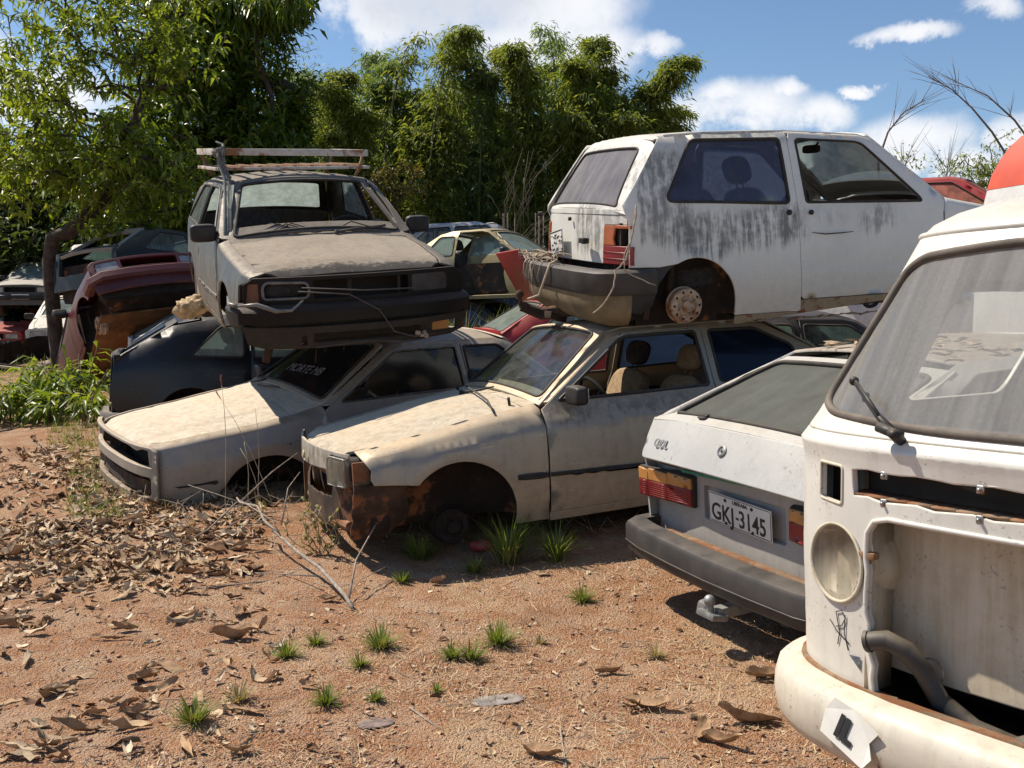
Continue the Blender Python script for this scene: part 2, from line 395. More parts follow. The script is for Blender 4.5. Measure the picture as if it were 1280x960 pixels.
M['tyre']=plain('tyre',(.022,.022,.022),.9,dust=.5,dcol=(.3,.2,.13))
M['steel']=plain('dull_steel',(.34,.34,.33),.45,.7,var=.3,rust=.25)
M['seat']=plain('dusty_seat_cloth',(.24,.17,.10),.95,var=.25,scale=30)
M['seatd']=plain('dark_seat_cloth',(.035,.033,.035),.95,var=.3,scale=30,dust=.25)
M['seatred']=plain('maroon_seat_cloth',(.10,.015,.018),.9)
M['mirror']=plain('mirror_glass',(.6,.62,.62),.1,1.0,var=.05)
M['red_lens']=plain('red_lens',(.19,.010,.013),.3,var=.25,dust=.35,dcol=(.3,.15,.1),scale=5)
M['amber_lens']=plain('amber_lens',(.46,.21,.06),.35,var=.2,dust=.5,dcol=(.5,.38,.2),scale=5)
M['orange_lens']=plain('orange_lens',(.34,.085,.02),.3,var=.2,dust=.2,scale=5)
M['clear_lens']=glass('clear_lens',(.75,.75,.7),.45,(.5,.46,.38),.28,False,.2)
M['plate']=plain('plate_white',(.62,.62,.58),.5,var=.12,dust=.3,scale=6)
M['ink']=plain('plate_ink',(.012,.012,.012),.6)
M['green']=plain('green_strip',(.03,.22,.14),.5)
M['glass']=glass('dirty_glass',(.55,.62,.60),.22,(.38,.40,.38),.07)
M['glassgreen']=glass('green_tint_glass',(.38,.52,.46),.45,(.36,.42,.38),.22)
M['glasspurple']=glass('purple_tint_film',(.12,.115,.19),.34,(.19,.18,.27),.2,gl=.10,xy=(9,9,4))
M['glassgrey']=glass('grey_tailgate_glass',(.35,.33,.37),.5,(.42,.41,.43),.55,xy=(.5,14,.9))
M['glassgol']=glass('dusty_dark_glass',(.12,.13,.12),.20,(.36,.37,.33),.48,gl=.10,xy=(.5,9,.9))
M['glassdark']=glass('dark_glass',(.10,.12,.13),.12,(.10,.11,.12),.14)
M['glassblue']=glass('blue_glass',(.03,.05,.10),.08,(.02,.035,.07),.55)
M['glasspale']=glass('pale_dusty_glass',(.5,.62,.58),.35,(.42,.50,.45),.48)
M['glasskombi']=glass('streaked_windscreen',(.72,.76,.74),.20,(.70,.69,.65),.34,gl=.004,sw=.92,xy=(.4,17,.45))
M['wire']=plain('old_wire',(.06,.05,.045),.7); M['rope']=plain('dry_vine',(.34,.27,.20),.9,var=.3,scale=30)
# ---------------------------------------------------------------- car body surfaces
class Body:
    def __init__(s,W,E,belt,k=.36,zw=.55,tuck=.06,ry=((-5,.045),(-1.5,.045),(-1.25,.085),(0,.085)),rz=.045,crown=((-5,.04),(0,.04)),bumps=()):
        s.W,s.Ez,s.b,s.k,s.zw,s.tuck,s.ry,s.rz,s.cr,s.bumps=interp(W),interp(E),interp(belt),k,zw,tuck,interp(ry),rz,interp(crown),bumps
        s.E=sorted([tuple(e) for e in E],key=lambda p:-p[0])
    def w(s,x,z):
        x=np.asarray(x,float); z=np.asarray(z,float); W=s.W(x); b=s.b(x); zw=s.zw
        lo=np.clip((zw-z)/.35,0,1.5); mi=np.clip((z-zw)/np.maximum(b-zw,.05),0,1); hi=np.maximum(z-b,0)
        y=W-s.tuck*lo**2-.03*mi**2-s.k*hi-.10*hi*hi
        d=np.maximum(s.Ez(x)-z,0); t=np.clip(1-d/s.rz,0,1); y=y-s.ry(x)*(1-np.sqrt(np.maximum(1-t*t,0)))
        for f in s.bumps: y=y+f(x,z)
        return y
    def side(s,sg): return lambda u,v: (u,sg*s.w(u,v),v)
    def ye(s,x): return s.w(x,s.Ez(x))
    def top(s,x,y):
        ye=np.maximum(s.ye(x),.2); return x,y,s.Ez(x)+s.cr(x)*(1-np.minimum(np.abs(y)/ye,1)**2.6)
    def seg(s,xa,xb,dz=0.0):   # edge line from xa back to xb
        P=[(xa,float(s.Ez(xa))+dz)]+[(x,z+dz) for x,z in s.E if xb+1e-3<x<xa-1e-3]+[(xb,float(s.Ez(xb))+dz)]; return P
def archbump(cx,cz,r,wd=.07,h=.018): # flared lip round a wheel opening
    def f(x,z):
        q=np.hypot(x-cx,z-cz); return h*np.exp(-((q-r-wd*.35)/(wd*.5))**2)*(z>cz-.2)
    return f
def ridge(P,wd=.03,h=.012):   # swage line, P = (x,z) polyline
    g=interp(P); x0=min(p[0] for p in P); x1=max(p[0] for p in P)
    def f(x,z): return np.where((x>x0)&(x<x1),h/(1+np.exp(-(g(x)-z)/wd*4)),0.0)
    return f
def sides(): return ((1,'left'),(-1,'right'))
def shell(R,B,m,d,skip=()):
    """the panels common to a two-box or three-box body; d holds the outlines"""
    ref=(-2,0,.6); st=d.get('step',.055); dn=d.get('dent',.004); sd_=d.get('seed',0)
    T=lambda u,v:B.top(u,v)
    for sg,nm in sides():
        sk=lambda n: n in skip or (n,sg) in skip
        mp=B.side(sg)
        fl=[[(x,z-q) for x,z in B.seg(B.E[0][0]-.02,-1.18)] for q in (.006,.016,.03,.046)]
        if not sk('fender'): panel('front_wing',d['fender'],mp,m,R,step=st,dent=dn,seed=sd_,lines=list(d.get('lines',()))+fl)
        if not sk('door'):
            o=panel('door',d['door'],mp,m,R,[d['dwin']],step=st,dent=dn,seed=sd_,lines=d.get('lines',()))
            loop('window_seal',d['dwin'],mp,.009,M['rubber'],o)
            if d.get('dglass') and not (('dglass',sg) in skip): panel('window_glass',d['dwin'],mp,d['dglass'],o,lip=0,edge=0,off=-.012,step=.12)
        if not sk('quarter'):
            o=panel('rear_wing',d['quarter'],mp,m,R,[d['qwin']] if d.get('qwin') else [],step=st,dent=dn,seed=sd_)
            if d.get('qwin'):
                loop('window_seal',d['qwin'],mp,.011,M['rubber'],o)
                if d.get('qglass'): panel('window_glass',d['qwin'],mp,d['qglass'],o,lip=0,edge=0,off=-.006,step=.12)
        if d.get('sill') and not sk('sill'): panel('sill',d['sill'],mp,d.get('sillmat',m),R,step=.08,dent=dn,seed=sd_)
    def span(xa,xb,g=0.0):
        n=14; xs=[xa+(xb-xa)*i/n for i in range(n+1)]; L=[(x,float(B.ye(x))-g) for x in xs]; return L+[(x,-y) for x,y in L[::-1]]
    if 'roof' not in skip: panel('roof',span(d['roof'][0],d['roof'][1],.001),T,d.get('roofmat',m),R,step=.07,dent=dn,seed=sd_,lip=.012)
    if 'hood' not in skip and d.get('hood'): panel('hood',span(d['hood'][0],d['hood'][1],.006),T,d.get('hoodmat',m),R,step=.06,dent=dn*1.3,seed=sd_,lip=.02,lines=[[(d['hood'][0]-.03,y),(d['hood'][1]+.02,y)] for y in (-.445,-.42,-.395,.395,.42,.445)])
    if 'cowl' not in skip and d.get('cowl'): panel('cowl',span(d['cowl'][0],d['cowl'][1],.002),T,d.get('hoodmat',m),R,step=.07)
def tub(R,B,x0,x1,zf=.25,zt=.82,arches=(),mat=None,rear=True):
    """floor pan with wheel housings and inner walls, open on top"""
    bm=bmesh.new(); n=40; rows=[]
    for i in range(n+1):
        x=x0+(x1-x0)*i/n; top=min(zt,float(B.Ez(x))-.10)
        y=float(B.w(x,.5))-.075
        for ax,r in arches:
            q=abs(x-ax)/r
            if q<1: y=min(y,.50+ .12*q**4)
        pts=[(x,s*y,z) for s,z in ((1,top),(1,zf+.08),(.93,zf),(-.93,zf),(-1,zf+.08),(-1,top))]; rows.append([bm.verts.new(p) for p in pts])
    for A,Bq in zip(rows,rows[1:]):
        for k in range(5): bm.faces.new((A[k],A[k+1],Bq[k+1],Bq[k]))
    bm.faces.new(rows[0]); 
    if rear: bm.faces.new(rows[-1])
    return fin('floor_pan',bm,mat or M['under'],R,smooth=False)
def seat(R,x,y,z,mat,tilt=18,w=.24,name='front_seat',hr=True,hmat=None,h=.60):
    bm=bmesh.new(); add_super(bm,(x,y,z),(.25,w,.085),5,Euler((0,rad(-6),0)))
    T=Matrix.Translation((x-.24,y,z))@Euler((0,rad(-tilt),0)).to_matrix().to_4x4()
    add_super(bm,T@Vector((0,0,h*.5)),(.075,w,h*.5),4,Euler((0,rad(-tilt),0)))
    o=fin(name,bm,mat,R)
    if hr:
        bm=bmesh.new(); add_super(bm,T@Vector((.01,0,h+.13)),(.055,.135,.095),3,Euler((0,rad(-tilt),0)))
        for s in (-.04,.04): add_tube(bm,[T@Vector((0,s,h-.02)),T@Vector((0,s,h+.1))],.006)
        fin('headrest',bm,hmat or mat,o)
    return o
def dash(R,x,w,z,mat,wheel_y=.35,wmat=None,steer=True):
    bm=bmesh.new(); add_super(bm,(x,0,z-.10),(.22,w,.12),6)
    if wheel_y: add_super(bm,(x-.10,wheel_y,z+.0),(.12,.2,.06),4)
    fin('dashboard',bm,mat,R)
    if not steer: return
    bm=bmesh.new(); Mx=Matrix.Translation((x-.36,wheel_y,z-.02))@Euler((0,rad(-65),0)).to_matrix().to_4x4()
    add_tube(bm,[Mx@Vector((.185*math.cos(a),.185*math.sin(a),0)) for a in [2*math.pi*i/28 for i in range(28)]],.013,8,closed=True)
    for a in (0,2.2,-2.2): add_tube(bm,[Mx@Vector((0,0,-.02)),Mx@Vector((.18*math.cos(a+3.14),.18*math.sin(a+3.14),0))],.011)
    add_tube(bm,[Mx@Vector((0,0,0)),Mx@Vector((0,0,-.3))],[.04,.03]); fin('steering_wheel',bm,wmat or M['dark'],R)
def ymat(x,y,z,flip=1): # lathe axis along y
    return Matrix.Translation((x,y,z))@Euler((rad(-90*flip),0,0)).to_matrix().to_4x4()
def drum(R,x,y,z,r=.115,sg=1,mat=None,name='brake_drum'):
    bm=bmesh.new(); Mx=ymat(x,y,z,sg)
    add_lathe(bm,[(.02,-.10),(r*.8,-.10),(r*1.05,-.07),(r*1.08,-.055),(r,-.05),(r,0),(r*.93,.008),(r*.62,.006),(r*.60,-.004),(r*.5,-.006),(r*.36,0),(r*.34,.03),(r*.2,.034),(0.001,.034)],Mx,40)
    for i in range(4):
        a=i*math.pi/2+.4; c=Mx@Vector((r*.48*math.cos(a),r*.48*math.sin(a),.012)); add_lathe(bm,[(.008,-.01),(.008,.006),(.001,.007)],Matrix.Translation(c)@Euler((rad(-90*sg),0,0)).to_matrix().to_4x4(),8)
    o=fin(name,bm,mat or M['drum'],R,sharp=35)
    bm=bmesh.new()
    for i in range(10):
        a=i*math.pi/5; c=Mx@Vector((r*.80*math.cos(a),r*.80*math.sin(a),.0078)); add_lathe(bm,[(.009,0),(.009,.001),(.0005,.001)],Matrix.Translation(c)@Euler((rad(-90*sg),0,0)).to_matrix().to_4x4(),8)
    fin('hole_pattern',bm,M['under'],o)
    return o
def wheel(R,x,y,z,r=.28,sg=1,w=.165,rim=None,name='wheel'):
    Mx=ymat(x,y,z,sg); bm=bmesh.new(); ri=r*.62
    add_lathe(bm,[(ri,-w),(r*.9,-w*1.02),(r*.985,-w*.9),(r,-w*.7),(r,-w*.25),(r*.985,-w*.08),(r*.9,.005),(ri,-.005)],Mx,40); o=fin(name,bm,M['tyre'],R,sharp=50)
    bm=bmesh.new(); add_lathe(bm,[(ri*1.02,-.004),(ri*.95,-.004),(ri*.9,-.05),(ri*.75,-.03),(ri*.5,-.02),(ri*.3,-.03),(ri*.28,-.01),(.001,-.01)],Mx,32); fin('rim',bm,rim or M['drum'],o,sharp=40)
    return o
def mirror(R,x,y,z,sg,mat=None,w=.19,h=.12):
    bm=bmesh.new(); add_super(bm,(x,sg*(y+w*.55),z),(.045,w*.5,h*.5),4.5); add_tube(bm,[(x-.02,sg*(y-.02),z-.02),(x,sg*(y+.06),z-.01)],[.035,.025]); o=fin('wing_mirror',bm,mat or M['trim'],R)
    bm=bmesh.new(); add_box(bm,(x-.045,sg*(y+w*.55),z),(.003,w*.8,h*.72),bev=.001); fin('mirror_glass',bm,M['mirror'],o)
    return o
def framed(R,name,P,mp,hole,m,gl=None,seal=.008,step=.06,off=-.008,dn=0,gname='windscreen_glass'):
    o=panel(name,P,mp,m,R,[hole],step=step,dent=dn)
    if seal: loop('screen_seal',hole,mp,seal,M['rubber'],o)
    if gl: panel(gname,hole,mp,gl,o,lip=0,edge=0,off=off,step=.12)
    return o
def trap(yb,yt,v0,v1,c=(0,0)): return [(-yb,v0),(yb,v0),(yt,v1),(-yt,v1)]
# ---------------------------------------------------------------- the wrecks
def pt(mp,u,v): return Vector([float(np.ravel(a)[0]) for a in mp(np.array([float(u)]),np.array([float(v)]))])
def Rm(rot): return Euler(rot).to_matrix()
def nosebody(B,bow,drop,len_=.9):
    o=B.top
    def top(x,y):
        x=np.asarray(x,float); y=np.asarray(y,float); xr=x-bow*y*y*np.clip(1+x/len_,0,1)
        ye=np.maximum(B.ye(xr),.2)
        return xr,y,B.Ez(xr)+B.cr(x)*(1-np.minimum(np.abs(y)/ye,1)**2.6)-drop*np.exp(np.minimum(x,0)/.03)-.009/(1+np.exp(-(np.abs(y)-.42)/.006))*np.clip((x+1.2)*8,0,1)*np.clip(-x*6,0,1)
    B.top=top
def cabin_glass_back(R,B,m,x0,z0,ang,Ls,yb,yt,hole,gl,c=.12,dn=.003):
    mp=patch(x0,z0,ang,c,0,0,Ls,True); return framed(R,'tailgate',trap(yb,yt,0,Ls),mp,hole,m,gl,dn=dn,gname='rear_window')
# ================= white two-door hatchback lying on top (seen from its rear corner)
def white_hatch():
    R=empty('hatchback_car',(3.8643,8.1069,1.4752),(.0904,-.062,.3024),'white two-door hatchback streaked with black grime, lying without tyres on the beige coupe','car','wrecked cars stacked in the yard')
    m=paint('white_grimy_paint',(.66,.66,.62),dust=(.52,.44,.31),top=.55,low=.6,rust=.15,grime=.05,rough=.38,splot=.15,
      patches=[((-3.22,-2.25),(.70,.95),(.135,.135,.13),.97),((-3.42,-3.05),(.76,1.36),(.12,.12,.115),.80),((-2.2,-1.9),(.86,.945),(.2,.2,.19),.4),((-2.95,-2.3),(1.385,1.5),(.22,.22,.20),.6),
               ((-1.75,-1.55),(.76,.94),(.13,.13,.12),.75),((-3.75,-3.50),(.68,1.02),(.10,.10,.09),.75,(-.66,-.05))])
    B=Body([(0,.60),(-.25,.73),(-.7,.755),(-2,.765),(-3.2,.77),(-3.45,.755),(-3.6,.72)],
        [(0,.72),(-.12,.79),(-1.05,.955),(-1.10,.97),(-1.66,1.375),(-1.75,1.40),(-2.3,1.432),(-2.9,1.43),(-3.245,1.412),(-3.525,.99),(-3.6,.60)],[(0,.80),(-1,.93),(-3.6,.98)],k=.20,zw=.52,tuck=.045,
        crown=((-5,.02),(-3.2,.025),(-1.7,.03),(-1.1,.05),(0,.03)),bumps=[archbump(-3.05,.33,.30,.06,.010),ridge([(-3.3,.555),(-1.1,.50)],.008,.006)])
    B.ry=interp([(-5,.05),(-3.3,.05),(-1.5,.04),(-1.2,.06),(0,.06)])
    nosebody(B,.12,.04)
    d=dict(dent=.004,step=.06,seed=3,lines=[[(-3.3,.552),(-1.1,.497)],[(-3.3,.567),(-1.1,.512)]],
      fender=B.seg(-.06,-1.11)+[(-1.125,.86),(-1.12,.30),(-.98,.28)]+arc(-.70,.33,.29,.31,165,20,12)+[(-.40,.42),(-.10,.42),(-.05,.6)],
      door=[(-1.135,.33),(-1.135,.86),(-1.125,.935)]+B.seg(-1.15,-2.30,-.018)+[(-2.318,1.36),(-2.292,.96),(-2.265,.355),(-2.245,.335)],
      dwin=rnd([(-2.225,.965),(-1.31,.945),(-1.33,.975),(-1.745,1.335),(-1.80,1.352),(-2.262,1.378)],[.02,.02,.02,.04,.04,.03]),dglass=M['glasspale'],
      quarter=B.seg(-2.318,-3.24)+[(-3.24,1.40),(-3.522,.985),(-3.515,.95),(-3.49,.90),(-3.50,.605),(-3.30,.60)]+arc(-3.05,.33,.295,.32,116,0,16)+[(-2.755,.26),(-2.262,.26),(-2.272,.355),(-2.298,.96),(-2.326,1.36)],
      qwin=rnd([(-3.245,1.005),(-2.355,.965),(-2.385,1.382),(-3.03,1.382)],[.06,.03,.03,.04]),qglass=M['glasspurple'],
      sill=[(-1.0,.325),(-2.262,.325),(-2.262,.25),(-2.75,.25)]+ragged([(-2.75,.205),(-1.0,.205)],.008,7)[:-1],sillmat=None,roof=(-1.68,-3.26),hood=(-.02,-1.05),cowl=(-1.06,-1.22))
    d['sillmat']=paint('white_rusty_sill',(.40,.33,.22),dust=(.26,.18,.10),low=.9,rust=.45,grime=.5)
    shell(R,B,m,d,skip=(('dglass',-1),))
    for sg,_ in sides():
        rail=B.seg(-1.10,-2.318)+[(x,z-.012) for x,z in B.seg(-1.14,-2.318)[::-1]]; panel('roof_rail',rail,B.side(sg),m,R,step=.06,edge=.002)
        loop('roof_gutter',B.seg(-1.12,-3.19),B.side(sg),.007,m,R,closed=False)
    panel('headliner',[(-1.75,-.50),(-1.75,.50),(-3.15,.50),(-3.15,-.50)],lambda u,v:B.top(u,v),plain('tan_headliner',(.40,.29,.15),.9),R,off=-.035,lip=0,step=.15)
    # windscreen frame
    P=patch(-1.05,1.02,36.5,.16,0,0,.71); framed(R,'windscreen_frame',trap(.70,.565,0,.71),P,rnd(trap(.60,.49,.06,.66),.05),m,M['glass'])
    # tailgate: sloping glass part and lower part
    ub=patch(-3.565,.975,56,.03,.26,.010,.53,True)
    tg=framed(R,'tailgate',[(-.712,0),(.712,0),(.69,.16),(.60,.49),(.53,.525),(-.53,.525),(-.60,.49),(-.69,.16)],ub,rnd([(-.585,.035),(.585,.035),(.56,.08),(.475,.455),(-.475,.455),(-.56,.08)],[.05,.05,.02,.05,.05,.02]),m,M['glassgrey'],dn=.001,gname='rear_window')
    lb=patch(-3.60,.55,87,.03,.33,.006,.42,True)
    low=panel('tailgate_lower_panel',[(-.70,.418),(.70,.418),(.70,.325),(.497,.322),(.497,.075),(-.497,.075),(-.497,.322),(-.70,.325)],lb,m,tg,step=.06,dent=.003,seed=5)
    bm=bmesh.new(); add_tube(bm,[pt(lb,y,.384) for y in np.linspace(-.69,.69,20)],.0025); fin('crease_line',bm,M['rubber'],low)
    tube('rubber_plug',[(-3.61,.655,.925),(-3.575,.65,.925)],.017,M['rubber'],tg,12); tube('lock_plug',[(-3.618,0,.90),(-3.60,0,.90)],.013,M['rubber'],tg,12)
    bm=bmesh.new(); add_box(bm,(-3.640,-.33,.765),(.035,.11,.035),bev=.006); add_box(bm,(-3.652,-.37,.765),(.03,.03,.04),bev=.006); fin('latch_handle',bm,M['trim'],tg)
    # rear number plate: bent, weathered, dark scribble of old characters
    PM=Matrix.Translation((-3.632,.21,.735))@Euler((0,rad(-4),rad(-93))).to_matrix().to_4x4()@Euler((rad(90),0,0)).to_matrix().to_4x4()@Euler((0,0,rad(4))).to_matrix().to_4x4()
    bm=bmesh.new(); add_box(bm,(0,0,0),(.30,.16,.004),bev=.0015); bm.transform(PM); pl=fin('number_plate',bm,M['plate'],R)
    bm=bmesh.new(); 
    for a,b,c_,e in ((0,.074,.28,.005),(0,-.074,.28,.005),(.142,0,.005,.15),(-.142,0,.005,.15)): add_box(bm,(a,b,.003),(c_,e,.004),bev=0)
    q=random.Random(5)
    for i in range(46):
        x,y=q.uniform(-.13,.13),q.choice((.045,.03,0,-.015,-.045,-.055))+q.uniform(-.006,.006); add_box(bm,(x,y,.0035),(q.uniform(.008,.03),q.uniform(.003,.010),.002),Euler((0,0,q.uniform(-.5,.5))),bev=0)
    bm.transform(PM); fin('worn_lettering',bm,M['ink'],pl)
    for sg in (1,-1):
        o=None
        y0,y1=.507,.755
        f=lambda a,b: [(sg*a[0],a[1]),(sg*b[0],a[1]),(sg*b[0],b[1]),(sg*a[0],b[1])]
        hw=panel('tail_lamp',f((y0,.075),(y1,.188)),lb,M['red_lens'],R,off=.010,step=.04)
        if sg<0: panel('amber_lens',[(-.507,.194),(-.615,.194),(-.60,.235),(-.615,.315),(-.507,.315)],lb,M['orange_lens'],hw,off=.010,step=.04); panel('amber_lens_edge',[(-.60,.318),(-.735,.318),(-.735,.30),(-.60,.30)],lb,M['orange_lens'],hw,off=.010,step=.04)
        else: panel('amber_lens',f((y0,.194),(y1,.318)),lb,M['orange_lens'],hw,off=.010,step=.04)
        panel('lamp_housing',f((.503,.06),(.75,.325)),lb,M['dark'],hw,off=-.045,step=.08)
        for zz in (.11,.15): loop('lens_rib',[(sg*y0,zz),(sg*(y1-.01),zz)],lambda u,v:tuple(np.asarray(a)-(.012 if i==0 else 0) for i,a in enumerate(lb(u,v))),.0025,M['red_lens'],hw,closed=False)
    # bumper and dusty valance
    path=[(-3.335,.785,0),(-3.50,.785,0),(-3.62,.76,0),(-3.70,.68,0),(-3.735,.45,0),(-3.745,0,0),(-3.735,-.45,0),(-3.70,-.68,0),(-3.62,-.76,0),(-3.50,-.785,0),(-3.335,-.785,0)]
    bm=bmesh.new(); add_sweep(bm,path,[(-.08,.595),(-.005,.59),(.012,.575),(.014,.455),(0,.435),(-.08,.43)]); bu=fin('rear_bumper',bm,M['trimgrey'],R,sharp=40)
    bm=bmesh.new(); add_sweep(bm,path[1:-1],[(-.03,.45),(-.008,.45),(-.012,.38),(-.05,.29),(-.13,.23),(-.15,.23)]); fin('valance',bm,plain('dusty_valance',(.16,.125,.07),.8,var=.3,scale=5,dust=.4),bu,sharp=60)
    for sg in (1,-1): panel('wheel_arch_trim',[(-3.50,.60),(-3.30,.597)]+arc(-3.05,.33,.30,.32,118,150,6)+[(-3.34,.36),(-3.42,.30),(-3.50,.32)],B.side(sg),M['trim'],R,step=.08,off=-.012)
    tub(R,B,-.15,-3.52,arches=((-.7,.36),(-3.05,.36)),zt=.88)
    panel('inner_arch_sheet',arc(-3.05,.33,.30,.33,180,0,16)+[(-2.75,.2),(-3.35,.2)],lambda u,v:(u,-.50+0*u,v),M['under'],R,lip=0,edge=0,step=.1)
    bm=bmesh.new(); add_tube(bm,[(-3.075,-.62,.33),(-3.075,.62,.33)],.03); add_tube(bm,[(-3.07,-.45,.33),(-2.5,-.42,.30)],.03); fin('rear_axle',bm,M['rust'],R)
    for sg in (1,-1):
        drum(R,-3.075,sg*.69,.335,.112,sg)
        bm=bmesh.new(); add_box(bm,(-3.30,sg*.60,.40),(.04,.02,.30),Euler((0,rad(10),0))); add_tube(bm,[(-3.15,sg*.58,.30),(-3.12,sg*.56,.62)],.025); fin('damper',bm,M['rust'],R)
    seat(R,-2.05,-.36,.50,M['seatd'],20); seat(R,-2.05,.36,.50,M['seatd'],20)
    seat(R,-2.85,0,.50,M['seatd'],18,w=.55,name='rear_seat',hr=False,h=.42)
    bm=bmesh.new()
    for y in (-.33,.33): add_super(bm,(-2.98,y,1.08),(.05,.14,.10),3)
    fin('rear_headrest',bm,M['seatd'],R)
    dash(R,-1.28,.62,.90,M['dark']); mirror(R,-1.28,.70,1.0,1)
    bm=bmesh.new(); add_super(bm,(-1.72,-.02,1.33),(.02,.10,.03),4); add_tube(bm,[(-1.70,-.02,1.33),(-1.66,-.02,1.38)],.008); fin('interior_mirror',bm,M['dark'],R)
    bm=bmesh.new(); add_tube(bm,[(-2.46+.10,-.752,.905),(-2.46+.10,-.738,.905)],.018,14); fin('door_lock',bm,M['ink'],R)
    bm=bmesh.new(); add_tube(bm,[(-2.20,-.762,.90),(-2.20,-.748,.90)],.016,14); fin('door_lock',bm,M['ink'],R)
    bm=bmesh.new(); add_tube(bm,[(-2.20,-.768,.77),(-2.10,-.772,.755),(-1.98,-.771,.757),(-1.88,-.769,.762)],[.002,.0045,.004,.002],6); fin('rust_scratch',bm,M['rust'],R)
    bm=bmesh.new(); add_tube(bm,[(-1.70+.055*math.cos(a),-.735,.285+.04*math.sin(a)) for a in [math.pi+math.pi*i/10 for i in range(11)]],.014); fin('jacking_hook',bm,M['under'],R)
    # rusty trailer hitch poking from underneath
    bm=bmesh.new(); add_tube(bm,[(-3.55,.06,.27),(-3.78,.14,.24),(-3.92,.18,.30)],[.05,.045,.035]); add_tube(bm,[(-3.92,.18,.29),(-3.93,.18,.36)],.016); add_super(bm,(-3.93,.18,.385),(.03,.03,.03),2,n=8); add_box(bm,(-3.7,.1,.22),(.16,.09,.05),Euler((0,.3,.4))); fin('tow_hitch',bm,M['rust'],R,sharp=40)
    return R
